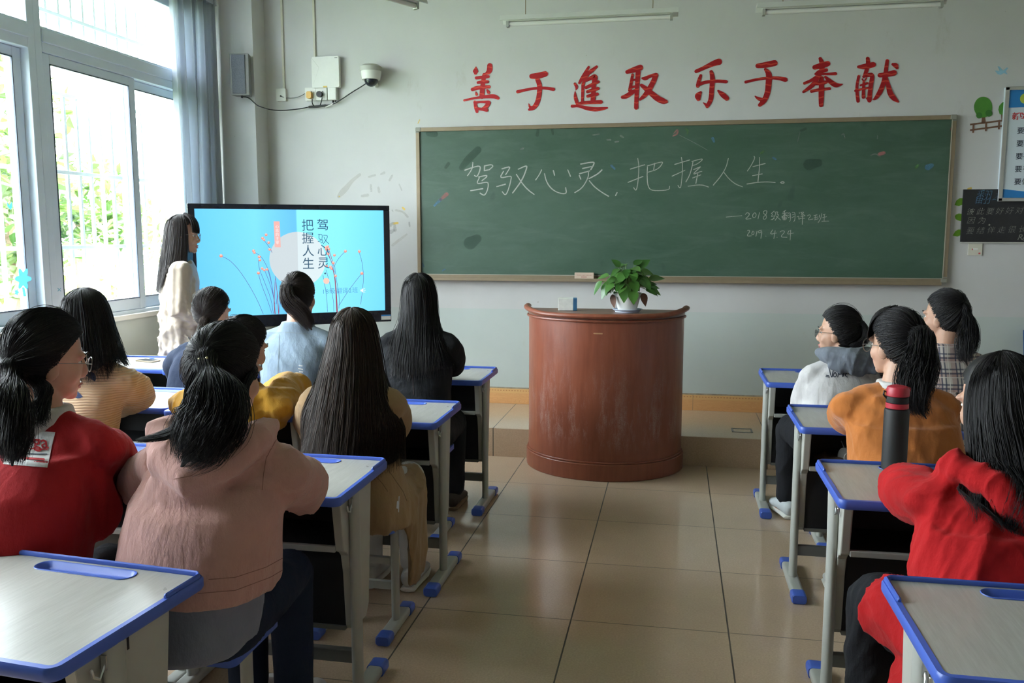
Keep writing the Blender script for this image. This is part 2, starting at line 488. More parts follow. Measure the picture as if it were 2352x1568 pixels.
# ------------------------------------------------------------------ curtain
def curtain_mat():
    t = NT('grey_blue_curtain_cloth'); o = t.obj()
    t.n.remove(t.b); out = t.n['Material Output']
    n = t.noise(o, 300.0, 2.0)
    c = t.mix(n, (0.62, 0.65, 0.71), (0.68, 0.71, 0.77))
    d = t.node('ShaderNodeBsdfDiffuse'); t.lk(c, d.inputs[0])
    tl = t.node('ShaderNodeBsdfTranslucent'); tl.inputs[0].default_value = (.74, .78, .84, 1)
    mx = t.node('ShaderNodeMixShader'); mx.inputs[0].default_value = .55
    t.lk(d.outputs[0], mx.inputs[1]); t.lk(tl.outputs[0], mx.inputs[2]); t.lk(mx.outputs[0], out.inputs[0])
    return t.m
M['curtain'] = curtain_mat()
def curtain():
    g = empty('curtain', (XL + .135, 5.985, 0.3), 'grey blue curtain gathered at the corner end of the window', 'curtain')
    n = 260; L = 2.95; rows = 14; v = []; f = []
    y0, y1 = -.25, .25
    for k in range(rows):
        z = L * (1 - k / (rows - 1)); tt = k / (rows - 1)
        for i in range(n):
            s = i / (n - 1)
            ph = s * 2 * PI * 8.0
            amp = .042 * (0.75 + .25 * math.sin(3 * s + 1)) * (.8 + .25 * tt)
            x = amp * math.sin(ph + .35 * math.sin(2.2 * tt + s * 5)) + .016 * math.sin(ph * 2.3 + 1.3 + tt)
            y = y0 + (y1 - y0) * s + .016 * math.sin(ph * .5 + 2 * tt) + .02 * math.sin(2.5 * tt + 4 * s) + .03 * tt * (s - .5)
            v.append((x - .075 * (1 - s) ** 1.3, y, z))
    for k in range(rows - 1):
        for i in range(n - 1):
            f.append((k * n + i, k * n + i + 1, (k + 1) * n + i + 1, (k + 1) * n + i))
    c = MB().add(v, f).build('cloth', M['curtain'], g, angle=3)
    md = c.modifiers.new('t', 'SOLIDIFY'); md.thickness = .002
    ho = MB(); ho.bb((-.02, -.25, L - .04), (.02, .23, L - .005)); ho.build('heading_tape', M['curtain'], g)
    return g
curtain()
rod = MB().cyl((XL + .12, 1.0, 3.285), (XL + .12, 6.22, 3.285), .014)
rod.cyl((XL, 6.15, 3.285), (XL + .13, 6.15, 3.285), .008).cyl((XL, 3.8, 3.285), (XL + .13, 3.8, 3.285), .008).cyl((XL, 1.2, 3.285), (XL + .13, 1.2, 3.285), .008)
tag(rod.build('curtain_rod', M['metal']), 'metal rod above the windows that carries the grey blue curtain', 'curtain rod')

# ------------------------------------------------------------------ outdoors
def grass_mat():
    t = NT('sunlit_grass'); p = t.pos()
    c = t.ramp(t.noise(p, 1.6, 6.0, .7), [(.3, (.045, .08, .02)), (.55, (.10, .145, .04)), (.75, (.18, .20, .09))])
    t.set(color=c, rough=.9); return t.m
M['grass'] = grass_mat()
o = MB().bb((-40, -8, -.6), (XL - .6, 45, -.5)).build('ground_outside', M['grass'], None, smooth=False); o['kind'] = 'structure'
def leaf_mat(name, c0, c1):
    t = NT(name); t.n.remove(t.b); out = t.n['Material Output']
    g = t.node('ShaderNodeNewGeometry')
    c = t.mix(g.outputs['Random Per Island'], c0, c1)
    d = t.node('ShaderNodeBsdfDiffuse'); t.lk(c, d.inputs[0])
    tl = t.node('ShaderNodeBsdfTranslucent'); t.lk(c, tl.inputs[0])
    gl = t.node('ShaderNodeBsdfGlossy'); gl.inputs['Roughness'].default_value = .35; gl.inputs[0].default_value = (.9, .9, .9, 1)
    mx = t.node('ShaderNodeMixShader'); mx.inputs[0].default_value = .5
    t.lk(d.outputs[0], mx.inputs[1]); t.lk(tl.outputs[0], mx.inputs[2])
    m2 = t.node('ShaderNodeMixShader'); m2.inputs[0].default_value = .06
    t.lk(mx.outputs[0], m2.inputs[1]); t.lk(gl.outputs[0], m2.inputs[2])
    t.lk(m2.outputs[0], out.inputs[0]); return t.m
M['leafA'] = leaf_mat('broad_leaves', (.035, .085, .018), (.14, .21, .055))
M['leafB'] = leaf_mat('pale_leaves', (.10, .16, .04), (.24, .29, .11))
M['bark'] = simple('grey_brown_bark', (.22, .16, .11), .9, var=.35, vs=9, bump=.6, bs=30, bd=.02)
def leaves(mb_v, mb_f, c, r, n, size):
    for _ in range(n):
        while True:
            p = Vector((rnd.uniform(-1, 1), rnd.uniform(-1, 1), rnd.uniform(-1, 1)))
            if p.length < 1: break
        q = Vector(c) + Vector((p.x * r[0], p.y * r[1], p.z * r[2]))
        R = Euler((rnd.uniform(-1.0, 1.0), rnd.uniform(-1.0, 1.0), rnd.uniform(0, 6.3))).to_matrix()
        s = size * rnd.uniform(.6, 1.3); b = len(mb_v)
        for a, h, z in ((0, -1, 0), (.42, -.25, .08), (.32, .4, .05), (0, 1, -.15), (-.32, .4, .05), (-.42, -.25, .08)):
            mb_v.append(q + R @ Vector((a * s, h * s, z * s)))
        mb_f.append((b, b + 1, b + 2, b + 3)); mb_f.append((b, b + 3, b + 4, b + 5))
def tree(loc, trunk, crowns, n, size, leaf, label, cat='tree', name='tree', group=None):
    g = empty(name, loc, label, cat, group)
    if trunk:
        tb = MB()
        for pts, r in trunk: tb.tube(pts, r, 10)
        tb.build('trunk', M['bark'], g)
    v = []; f = []
    tot = sum(a[1][0] * a[1][1] * a[1][2] for a in crowns)
    for c, r in crowns: leaves(v, f, c, r, int(n * r[0] * r[1] * r[2] / tot), size)
    MB().add(v, f).build('foliage', M[leaf], g, smooth=False)
    return g
ta = onx(8, 590, -6.4)
tree((ta.x, ta.y, -.5), [([(0, 0, 0), (.05, .1, 1.2), (.25, .3, 2.4), (.3, .2, 3.8)], [.16, .13, .10, .05]), ([(.05, .1, 1.1), (-.2, .3, 2.0), (-.3, .4, 3.0)], [.09, .07, .04])],
     [((.2, -.5, 2.9), (.8, .9, 1.3)), ((.1, .1, 2.0), (.5, .55, .9)), ((.2, -1.3, 1.7), (.7, .7, .9))], 1500, .10, 'leafA', 'leafy tree whose crown fills the panes at the left edge')
tb_ = onx(196, 600, -7.6)
tree((tb_.x, tb_.y, -.5), [([(-.1, .45, 0), (0, .18, .8), (.0, -.1, 1.6), (.1, -.3, 2.6)], [.2, .16, .13, .06]), ([(0, .1, 1.2), (.2, .4, 1.5)], [.06, .05])],
     [((.2, -.3, 2.45), (.7, .75, .60)), ((.2, .55, 2.2), (.6, .55, .40)), ((0, -.75, 2.0), (.5, .5, .5))], 900, .10, 'leafA', 'leaning forked trunk tree seen through the middle window pane')
tc_ = onx(285, 600, -9.0)
tree((tc_.x, tc_.y, -.5), [([(0, .35, 0), (0, .1, 1.0), (.1, -.1, 1.8), (.1, -.2, 2.4)], [.15, .12, .09, .05])],
     [((0, 0, 2.3), (.7, .7, .40)), ((0, .7, 2.0), (.6, .5, .35))], 420, .10, 'leafB', 'slender leaning tree behind the forked tree outside')
for i, (x, y, h, lb) in enumerate(((-9.8, 11.6, 1.1, 'pale bush outside below the leaning trees'), (-10.5, 14.2, 1.5, 'pale bush outside behind the grille by the curtain'), (-8.2, 7.6, 1.0, 'pale bush at the foot of the tree by the left edge'), (-11.5, 17.5, 1.8, 'farthest pale bush outside beside the teacher'))):
    tree((x, y, -.5), None, [((0, 0, h * .5), (1.2, 1.3, h * .55))], 700, .12, 'leafB', lb, 'bush', 'bush', 'sunlit bushes outside')
# ================================================================== BLACKBOARD AND WALL THINGS
def clean_poly(p):
    q = [p[0]]
    for a in p[1:]:
        if math.dist(a, q[-1]) > 1e-6: q.append(a)
    return q
def resample(pts, step):
    out = [tuple(pts[0])]
    for a, b in zip(pts[:-1], pts[1:]):
        d = math.dist(a[:2], b[:2]); n = max(1, int(d / step))
        for k in range(1, n + 1):
            out.append(tuple(a[i] + (b[i] - a[i]) * k / n for i in range(len(a))))
    return out
def smooth_line(pts, it=2):
    p = [np.array(a, float) for a in pts]
    for _ in range(it):
        if len(p) < 3: break
        q = [p[0]]
        for a, b in zip(p[:-1], p[1:]):
            q += [a * .75 + b * .25, a * .25 + b * .75]
        q.append(p[-1]); p = q
    return [tuple(a) for a in p]
def ribbon2(pts, scale=1.0, wmul=1.0):
    """pts = (x, y, w): returns outline pieces as (verts2d, faces) of a brush stroke with round ends"""
    p = smooth_line(pts, 2)
    V = []; F = []; n = len(p)
    for i in range(n):
        a = p[max(i - 1, 0)]; c = p[min(i + 1, n - 1)]
        dx, dy = c[0] - a[0], c[1] - a[1]; l = math.hypot(dx, dy) or 1
        nx, ny = -dy / l, dx / l; w = p[i][2] * .5 * wmul
        V += [(p[i][0] + nx * w, p[i][1] + ny * w), (p[i][0] - nx * w, p[i][1] - ny * w)]
    for i in range(n - 1): F.append((2 * i, 2 * i + 1, 2 * i + 3, 2 * i + 2))
    for e, s in ((0, -1), (n - 1, 1)):
        c = p[e]; a = p[1] if e == 0 else p[n - 2]
        ang = math.atan2(c[1] - a[1], c[0] - a[0]); w = c[2] * .5 * wmul; b = len(V)
        k = 7
        V.append((c[0], c[1]))
        for j in range(k + 1):
            t = ang - PI / 2 + PI * j / k
            V.append((c[0] + w * math.cos(t), c[1] + w * math.sin(t)))
        for j in range(k): F.append((b, b + 1 + j, b + 2 + j))
    return V, F

# ---- blackboard
BX0, BX1 = -1.931, 1.832          # green surface
BZ0, BZ1 = 1.1956, 2.2743
YB_ = YF - .022
def board_mat():
    t = NT('chalk_dusted_green_board'); p = t.pos()
    n = t.noise(t.mapping(p, (1, 1, 2.2), (0, .35, 0)), 1.6, 7.0, .7); n2 = t.noise(t.mapping(p, (.5, 1, 2.5), (0, -.5, 0)), 4.5, 6.0, .7, .6)
    c = t.mix(t.maprange(n, .3, .72, 0, 1), (.042, .088, .058), (.068, .122, .086))
    c = t.mix(t.maprange(n2, .5, .8, 0, .4), c, (.125, .175, .145))
    n3 = t.noise(t.mapping(p, (2.0, 1, 1.4), (0, .8, 0), (3, 1, 2)), 2.6, 2.0, .5)
    c = t.mix(t.maprange(n3, .70, .74, 0, .35), c, (.030, .062, .050))
    t.set(color=c, rough=t.maprange(n, .3, .7, .34, .5), spec=.45); return t.m
M['board'] = board_mat()
def frame_mat():
    t = NT('bronze_board_frame'); p = t.pos()
    n = t.noise(t.mapping(p, (3, 3, 3)), 6.0, 3.0)
    c = t.mix(n, (.235, .175, .11), (.30, .235, .155))
    t.set(color=c, rough=.45, metal=.25); return t.m
M['bframe'] = frame_mat()
M['bcorner'] = simple('grey_corner_cap', (.27, .26, .22), .5)
M['trimlight'] = simple('pale_inner_bead', (.42, .40, .33), .4, metal=.3)
bb = empty('blackboard', (0, 0, 0), 'long green blackboard with bronze frame and chalk writing on the front wall', 'blackboard')
MB().bb((BX0 - .02, YB_, BZ0 - .02), (BX1 + .02, YF, BZ1 + .02)).build('writing_surface', M['board'], bb, smooth=False)
F_ = MB(); w = .030; y0 = YF - .034
F_.bb((BX0 - w, y0, BZ1), (BX1 + w, YF, BZ1 + w)).bb((BX0 - w, y0, BZ0 - w), (BX0, YF, BZ1)).bb((BX1, y0, BZ0 - w), (BX1 + w, YF, BZ1)).bb((BX0 - w, y0, BZ0 - w), (BX1 + w, YF, BZ0))
F_.build('frame', M['bframe'], bb, smooth=False, bevel=.003)
T_ = MB(); T_.bb((BX0 + .03, YF - .088, BZ0 - .046), (BX1 - .02, YF, BZ0 - .030)); T_.bb((BX0 + .03, YF - .092, BZ0 - .046), (BX1 - .02, YF - .087, BZ0 - .022))
T_.build('chalk_tray', M['bframe'], bb, smooth=False, bevel=.002)
for cx, cz in ((BX0 - w, BZ1 + w), (BX1 + w, BZ1 + w), (BX0 - w, BZ0 - w), (BX1 + w, BZ0 - w)):
    sx = 1 if cx < 0 else -1; sz = -1 if cz > 1.7 else 1
    c_ = MB(); c_.bb((cx - sx * .002, YF - .0365, cz - sz * .002), (cx + sx * .042, YF - .001, cz + sz * .0305)); c_.bb((cx - sx * .002, YF - .0365, cz + sz * .03), (cx + sx * .0305, YF - .001, cz + sz * .042))
    c_.build('corner_cap', M['bcorner'], bb, smooth=False, bevel=.008)
MB().bb((BX1 - .001, YF - .037, BZ0), (BX1 + .004, YF - .033, BZ1)).bb((BX0, YF - .037, BZ0 - .004), (BX1, YF - .033, BZ0 + .001)).build('bead', M['trimlight'], bb, smooth=False)

def chalk_mat(name, col, al=.75):
    t = NT(name); p = t.pos()
    t.n.remove(t.b); out = t.n['Material Output']
    d = t.node('ShaderNodeBsdfDiffuse'); d.inputs[0].default_value = (*col, 1)
    tr = t.node('ShaderNodeBsdfTransparent'); mx = t.node('ShaderNodeMixShader')
    t.lk(t.maprange(t.noise(p, 240.0, 3.0, .8), .34, .62, al * .45, al), mx.inputs[0])
    t.lk(tr.outputs[0], mx.inputs[1]); t.lk(d.outputs[0], mx.inputs[2]); t.lk(mx.outputs[0], out.inputs[0]); return t.m
M['chalk'] = chalk_mat('white_chalk', (.74, .74, .70), .74)
M['chalkthin'] = chalk_mat('thin_white_chalk', (.70, .70, .64), .74)
def wall_strokes(name, strokes, org, sc, width, Y, mat, parent, wv=.15):
    mb = MB()
    for st in strokes:
        pts = [(a[0], a[1], width * (1 + wv * math.sin(a[0] * .02 + i))) for i, a in enumerate(st)]
        if len(pts) == 1: pts.append((pts[0][0] + 4, pts[0][1] + 3, pts[0][2]))
        V, F = ribbon2(pts)
        mb.add([ony(org[0] + x * sc, org[1] + y * sc, Y) for x, y in V], F)
    return mb.build(name, mat, parent, smooth=False)
S4 = [[(105,298),(215,258),(320,235),(300,330),(265,390),(235,370)],[(212,195),(205,280),(140,372)],[(370,240),(368,305)],[(370,240),(465,220),(490,245),(440,285)],[(368,305),(440,290)],
[(290,390),(400,365),(405,385),(335,440)],[(300,400),(255,490),(400,455),(425,480),(410,570),(375,635),(345,632),(310,608)],[(182,575),(345,548)],
[(605,280),(705,250),(712,270),(655,358)],[(625,315),(570,410),(720,375),(735,395),(700,540),(655,645),(610,590)],[(535,520),(650,488)],
[(825,285),(935,235),(945,260),(880,430),(750,605)],[(800,355),(870,465),(950,560),(1040,625)],
[(1140,295),(1110,360),(1060,430)],[(1180,345),(1200,440),(1260,540),(1360,605),(1480,622),(1465,535)],[(1300,305),(1315,365)],[(1495,295),(1530,380)],
[(1670,215),(1840,185),(1855,205),(1805,290)],[(1695,275),(1810,250)],[(1655,345),(1790,308)],[(1650,370),(1670,418)],[(1775,330),(1770,400),(1690,540),(1590,600)],[(1955,295),(1900,350),(1780,412)],[(1785,440),(1850,520),(1950,595),(2045,650)],[(2160,600),(2140,640)]]
S5 = [[(105,283),(298,225)],[(75,462),(275,383)],[(205,140),(222,240),(210,450),(185,585),(150,535)],[(335,240),(530,182),(545,200),(480,285),(345,325)],[(435,205),(420,290)],[(335,255),(330,400),(345,530),(400,578),(630,568),(635,515)],
[(705,220),(905,160)],[(670,378),(842,300)],[(795,125),(812,250),(795,480),(778,550),(748,505)],[(935,180),(1080,140),(1075,165),(1000,220),(945,235)],[(950,185),(935,270),(900,380),(855,455)],[(960,290),(1050,252)],[(1050,255),(935,365),(1040,320),(1070,315)],[(945,403),(1055,362)],[(1015,345),(990,475)],[(885,515),(1060,490),(1160,525)],
[(1428,140),(1400,260),(1320,390),(1225,500)],[(1370,330),(1440,420),(1530,490),(1620,522)],[(1775,110),(1790,130),(1740,230),(1685,310)],[(1760,250),(1925,208)],[(1755,372),(1885,348)],[(1850,125),(1850,260),(1828,450)],[(1680,485),(1830,460),(1970,455),(2060,465)],
[(2135,462),(2160,448),(2190,465),(2160,478),(2132,465)]]
S6 = [[(150,238),(455,210)],[(520,190),(550,150),(600,165),(590,215),(505,283),(630,268)],[(690,160),(655,205),(670,250),(710,245),(735,195),(715,155),(690,160)],[(793,150),(765,272)],[(935,120),(890,112),(855,155),(920,200),(935,250),(890,290),(850,255),(930,180),(935,130)],
[(1075,125),(1010,175),(1055,175),(1010,235),(1075,215)],[(1015,290),(1080,265)],[(1085,145),(1160,130),(1120,190),(1170,185),(1130,250),(1095,300)],[(1110,150),(1090,220),(1045,290)],[(1110,215),(1200,295)],
[(1300,105),(1245,145)],[(1230,175),(1330,155)],[(1220,225),(1335,200)],[(1280,130),(1275,230)],[(1280,180),(1225,250)],[(1285,180),(1330,225)],[(1245,240),(1245,295),(1310,290),(1315,235),(1245,240)],[(1278,240),(1278,292)],[(1248,265),(1310,262)],
[(1345,165),(1395,150),(1390,310),(1370,320)],[(1355,205),(1380,195)],[(1345,250),(1385,230)],[(1425,150),(1485,148),(1475,310),(1450,318)],[(1430,195),(1465,185)],[(1420,250),(1465,225)],
[(1560,150),(1565,165)],[(1515,235),(1560,215),(1545,285),(1575,270)],[(1590,150),(1660,135),(1600,200)],[(1595,155),(1675,215)],[(1590,230),(1660,215)],[(1580,262),(1665,260)],[(1625,205),(1618,378)],
[(1715,215),(1760,190),(1785,215),(1715,298),(1825,275)],[(1840,210),(1905,195)],[(1845,250),(1920,235)],[(1870,210),(1865,290)],[(1850,295),(1925,270)],[(1950,200),(1945,245)],[(1995,170),(1980,260),(1925,345)],[(2020,195),(2065,180)],[(2010,250),(2090,230)],[(2045,190),(2040,315)],[(1995,318),(2130,315)],
[(560,495),(600,490),(605,520),(540,608),(640,600)],[(660,520),(640,560),(660,585),(690,560),(685,515),(660,510)],[(745,510),(725,610)],[(835,490),(780,500),(765,530),(800,545),(845,500),(820,645)],[(915,605)],
[(1045,485),(990,575),(1125,545)],[(1095,500),(1070,655)],[(1130,628)],[(1190,525),(1230,498),(1280,510),(1270,540),(1190,625),(1325,628)],[(1365,500),(1320,575),(1450,545)],[(1395,490),(1385,680)]]
YC = YB_ - .0012
wall_strokes('chalk_writing', S4, (1050, 340), .17007, 15, YC, M['chalk'], bb)
wall_strokes('chalk_writing', S5, (1430, 340), .17007, 11, YC, M['chalkthin'], bb)
wall_strokes('chalk_writing', S6, (1650, 470), .11905, 11, YC, M['chalkthin'], bb)
# coloured remnants left on the board
M['smear_blue'] = chalk_mat('blue_chalk_smear', (.12, .30, .50), .55)
M['smear_pink'] = chalk_mat('pink_chalk_smear', (.62, .22, .22), .55)
M['smear_green'] = chalk_mat('green_chalk_smear', (.15, .36, .10), .5)
M['smear_dark'] = chalk_mat('wiped_dark_patch', (.040, .080, .066), .34)
M['smear_pale'] = chalk_mat('pale_chalk_smear', (.40, .44, .40), .45)
def smears(mat, items):
    mb = MB()
    for pts in items:
        V, F = ribbon2(pts); mb.add([ony(x, y, YC + .0004) for x, y in V], F)
    mb.build('chalk_smear', mat, bb, smooth=False)
smears(M['smear_blue'], [[(998, 472, 5), (1012, 458, 7)], [(1404, 380, 5), (1412, 388, 4)], [(1637, 318, 7), (1640, 325, 5)], [(2131, 384, 14), (2140, 380, 10)], [(970, 604, 3), (974, 612, 3)], [(1016, 622, 3), (1022, 618, 3)], [(1776, 362, 5), (1782, 366, 4)]])
smears(M['smear_pink'], [[(1012, 458, 6), (1026, 446, 9)], [(2020, 354, 8), (2030, 351, 8)], [(1548, 306, 2), (1557, 296, 4), (1556, 308, 4), (1546, 312, 3)], [(2186, 296, 8), (2190, 306, 8)]])
smears(M['smear_green'], [[(1574, 295, 3), (1581, 301, 5), (1578, 308, 3)], [(2104, 385, 6), (2108, 380, 6)], [(1748, 352, 5), (1754, 347, 4)]])
smears(M['smear_dark'], [[(1060, 385, 12), (1075, 366, 18), (1098, 344, 16)], [(1030, 376, 8), (1024, 384, 7)], [(985, 306, 14), (999, 308, 14)], [(1236, 297, 6), (1234, 310, 8)], [(1268, 296, 6), (1270, 308, 5)], [(1080, 558, 30), (1096, 548, 20)], [(1858, 378, 26), (1880, 374, 18)], [(1840, 300, 5), (1850, 296, 6)]])
smears(M['smear_pale'], [[(1395, 321, 4), (1402, 321, 4)], [(1414, 326, 5), (1420, 325, 4)], [(1426, 312, 5), (1431, 315, 4)], [(1196, 343, 3), (1202, 340, 4)], [(2000, 357, 2), (2010, 352, 3), (2022, 360, 2)], [(1832, 325, 2), (1838, 300, 1.5)], [(1933, 310, 2), (1938, 306, 3), (1941, 318, 2)], [(1362, 310, 3), (1376, 308, 3)], [(2015, 318, 3), (2016, 312, 2)], [(1560, 310, 1), (1600, 330, 1.5), (1625, 345, 1)]])

# ---- red foil characters on the wall
def foil_mat():
    t = NT('red_hologram_foil'); p = t.pos(); s = t.sep(p)
    gz = t.math('FRACT', t.math('MULTIPLY', s[2], 21.0)); gx = t.math('FRACT', t.math('MULTIPLY', s[0], 15.0))
    wob = t.math('MULTIPLY', t.math('ABSOLUTE', t.math('SUBTRACT', gx, .5)), .35)
    ln = t.math('LESS_THAN', t.math('ABSOLUTE', t.math('SUBTRACT', gz, t.math('ADD', wob, .35))), .10)
    c = t.mix(t.math('MULTIPLY', ln, .6), (.42, .012, .018), (.80, .10, .06))
    t.set(color=c, rough=t.mix(ln, (.42, .42, .42), (.28, .28, .28)), metal=.35, spec=.5)
    t.bump(t.noise(p, 60.0, 2.0), .08, .003); return t.m
M['foil'] = foil_mat()
C2, C3 = ((1040, 130), .22109), ((1560, 110), .22959)
CH = [
 (C2, 'character shan, the leftmost of the red foil wall characters', [
 [(242,105,6),(240,130,36),(237,155,62),(237,172,34)],[(385,95,54),(385,150,62),(345,180,26),(312,202,12)],[(245,222,32),(310,215,36),(368,208,32)],[(262,270,28),(310,262,36),(362,262,32)],[(205,342,36),(250,325,44),(310,318,36),(378,314,34)],[(328,190,40),(310,300,50),(303,415,52)],[(240,370,10),(248,392,30)],[(358,348,20),(372,372,34)],[(120,455,22),(220,432,22),(330,418,32),(430,410,48),(470,432,34)],[(230,470,28),(240,530,38),(252,572,30)],[(228,480,28),(290,470,22),(372,474,36)],[(374,482,44),(345,525,44),(305,548,30)],[(240,542,28),(300,545,30),(352,556,36)]]),
 (C2, 'character yu, second red foil character from the left', [
 [(822,205,54),(880,202,66),(960,180,58)],[(880,240,46),(905,300,52),(898,400,50),(880,480,50),(840,535,46),(795,550,26)],[(790,490,8),(800,525,28),(830,532,34)],[(675,365,34),(760,345,28),(850,330,28),(950,325,30),(1045,340,36)]]),
 (C2, 'character jin, third red foil character from the left', [
 [(1268,282,26),(1290,318,34),(1278,350,6)],[(1270,365,10),(1272,420,38),(1290,480,38),(1300,510,18)],[(1240,515,32),(1310,512,26),(1400,540,44),(1490,550,46),(1560,540,34),(1605,532,18)],[(1412,110,26),(1370,180,36),(1335,240,36),(1315,275,26)],[(1495,105,26),(1440,150,42),(1400,180,36),(1365,250,30),(1352,300,34)],[(1352,300,32),(1348,400,28),(1345,478,26)],[(1385,250,28),(1440,220,42),(1485,200,48),(1475,250,46)],[(1385,322,32),(1450,290,36),(1512,262,30)],[(1400,365,32),(1450,348,36),(1508,332,34)],[(1402,412,32),(1450,400,36),(1500,390,34)],[(1470,240,44),(1462,350,48),(1455,470,50)],[(1325,485,32),(1420,475,38),(1538,472,42)]]),
 (C2, 'character qu, the red foil character just left of the wide gap', [
 [(1812,160,40),(1870,142,58),(1948,114,60)],[(1868,190,30),(1855,260,32),(1840,350,38)],[(1925,160,52),(1915,300,46),(1908,420,44),(1905,530,44)],[(1860,245,20),(1900,240,24)],[(1852,320,24),(1890,312,28)],[(1762,422,34),(1800,415,50),(1850,380,46),(1902,350,36)],[(1970,226,22),(2000,230,46),(2040,205,30),(2100,192,42),(2112,200,44)],[(2110,195,52),(2080,270,54),(2040,340,54),(1990,410,46),(1945,445,26)],[(1960,298,34),(2000,330,50),(2060,380,58),(2130,440,64),(2190,466,62),(2215,468,40)]]),
 (C3, 'character le, first red foil character after the wide gap', [
 [(170,235,36),(250,200,38),(330,160,52),(395,140,66)],[(215,278,30),(195,330,38),(185,382,36)],[(185,370,36),(250,345,32),(330,335,34),(400,332,34),(468,338,34)],[(320,240,36),(335,300,52),(325,420,48),(318,520,48),(280,585,36)],[(240,548,8),(275,575,32)],[(215,445,26),(185,480,72),(192,512,42)],[(390,430,20),(430,465,56),(475,505,48)]]),
 (C3, 'character yu with a hooked tail, third red foil character from the right', [
 [(785,180,46),(860,172,60),(955,152,60)],[(862,215,30),(900,260,62),(895,350,60),(885,450,56),(850,530,54),(805,572,36)],[(758,483,10),(785,505,32),(830,522,42)],[(665,342,28),(760,318,26),(870,302,28),(980,300,34),(1060,318,46)]]),
 (C3, 'character feng, second red foil character from the right', [
 [(1410,108,34),(1430,160,54),(1425,220,50)],[(1355,195,48),(1420,178,60),(1485,158,54)],[(1362,262,22),(1400,238,42),(1472,222,34)],[(1430,262,24),(1500,262,26),(1562,258,34)],[(1400,272,42),(1330,322,30),(1252,355,28)],[(1440,200,30),(1390,300,42),(1330,380,46),(1242,440,24)],[(1460,290,22),(1500,330,46),(1560,375,52),(1600,372,32),(1635,362,6)],[(1372,360,30),(1420,352,50),(1472,342,32)],[(1322,435,30),(1400,418,32),(1503,408,30)],[(1425,300,36),(1422,400,58),(1420,500,54),(1418,572,44)]]),
 (C3, 'character xian, the rightmost of the red foil wall characters', [
 [(1885,108,38),(1890,160,42),(1870,240,42),(1845,290,26)],[(1792,190,28),(1850,190,60),(1940,168,54)],[(1795,285,28),(1775,380,28),(1780,470,34),(1788,532,34)],[(1842,288,24),(1900,270,42),(1935,268,42),(1920,350,44),(1905,460,46),(1902,525,44)],[(1880,505,24),(1900,525,30)],[(1830,312,14),(1845,335,16)],[(1872,303,14),(1850,335,16)],[(1815,375,22),(1880,355,24)],[(1762,430,24),(1820,415,22),(1888,400,22)],[(1845,340,24),(1842,420,32),(1842,492,36)],[(2080,130,36),(2070,200,40),(2060,280,46),(2040,360,46),(2010,440,52),(1960,510,32),(1940,515,14)],[(2005,275,44),(2080,267,52),(2148,250,56)],[(2070,300,30),(2090,380,46),(2110,460,58),(2150,510,52),(2190,540,18)],[(2135,165,28),(2165,175,56),(2178,200,32)]]),
]
RED = {'shan': None}
for (org, sc), lab, strokes in CH:
    mb = MB()
    allp = [ony(org[0] + a[0] * sc, org[1] + a[1] * sc, YF) for st in strokes for a in st]
    cx = sum(p.x for p in allp) / len(allp); cz = sum(p.z for p in allp) / len(allp)
    for k, st in enumerate(strokes):
        V, F = ribbon2(st)
        P = [ony(org[0] + x * sc, org[1] + y * sc, YF) - Vector((cx, YF, cz)) for x, y in V]
        mb.add([p + Vector((0, -.0025 - k * .00012, 0)) for p in P], F)
    o = mb.build('wall_character', M['foil'], None, smooth=False)
    o.location = (cx, YF, cz)
    md = o.modifiers.new('t', 'SOLIDIFY'); md.thickness = .0018; md.offset = 0
    lab = lab.replace('character shan', 'character meaning good').replace('character jin', 'character meaning advance').replace('character qu', 'character meaning take').replace('character le', 'character meaning glad').replace('character feng', 'character meaning offer').replace('character xian', 'character meaning devote').replace('character yu with', 'T-shaped character with').replace('character yu', 'T-shaped character')
    tag(o, 'red foil ' + lab, 'wall character', 'red foil motto characters above the blackboard')

# ---- flat stickers traced on the wall
def sticker(name, polys, mats, label, cat, group=None, Y=YF, d=.0015, frame=None):
    pts = [ony(x, y, Y) for P in polys for x, y in P]
    c = sum(pts, Vector()) / len(pts); c.y = Y
    if len(polys) == 1:
        o = MB().prism([(p.x - c.x, p.z - c.z) for p in (ony(x, y, Y) for x, y in polys[0])], lambda a, b, h: (a, -h, b), .0002, d).build(name, mats[0], None, smooth=False)
        o.location = c; return tag(o, label, cat, group)
    g = empty(name, c, label, cat, group)
    for k, P in enumerate(polys):
        nm, mt = mats[k]
        q = [(p.x - c.x, p.z - c.z) for p in (ony(x, y, Y) for x, y in P)]
        MB().prism(q, lambda a, b, h: (a, -h, b), .0002, d + .0006 * k).build(nm, mt, g, smooth=False)
    return g
def circ(cx, cy, r, n=24, ry=None): return [(cx + r * math.cos(2 * PI * i / n), cy + (ry or r) * math.sin(2 * PI * i / n)) for i in range(n)]
M['st_green'] = simple('green_sticker', (.07, .24, .03), .6, var=.2, vs=9)
M['st_green2'] = simple('deep_green_sticker', (.04, .16, .025), .6, var=.2)
M['st_brown'] = simple('brown_sticker', (.17, .085, .05), .6, var=.1)
M['st_blue'] = simple('light_blue_sticker', (.28, .52, .66), .6, var=.12, vs=14)
def win_sticker():
    t = NT('see_through_blue_sticker'); t.n.remove(t.b); out = t.n['Material Output']
    d = t.node('ShaderNodeBsdfDiffuse'); d.inputs[0].default_value = (.30, .58, .72, 1)
    tl = t.node('ShaderNodeBsdfTranslucent'); tl.inputs[0].default_value = (.25, .55, .70, 1)
    mx = t.node('ShaderNodeMixShader'); mx.inputs[0].default_value = .5
    t.lk(d.outputs[0], mx.inputs[1]); t.lk(tl.outputs[0], mx.inputs[2]); t.lk(mx.outputs[0], out.inputs[0]); return t.m
M['st_win'] = win_sticker()
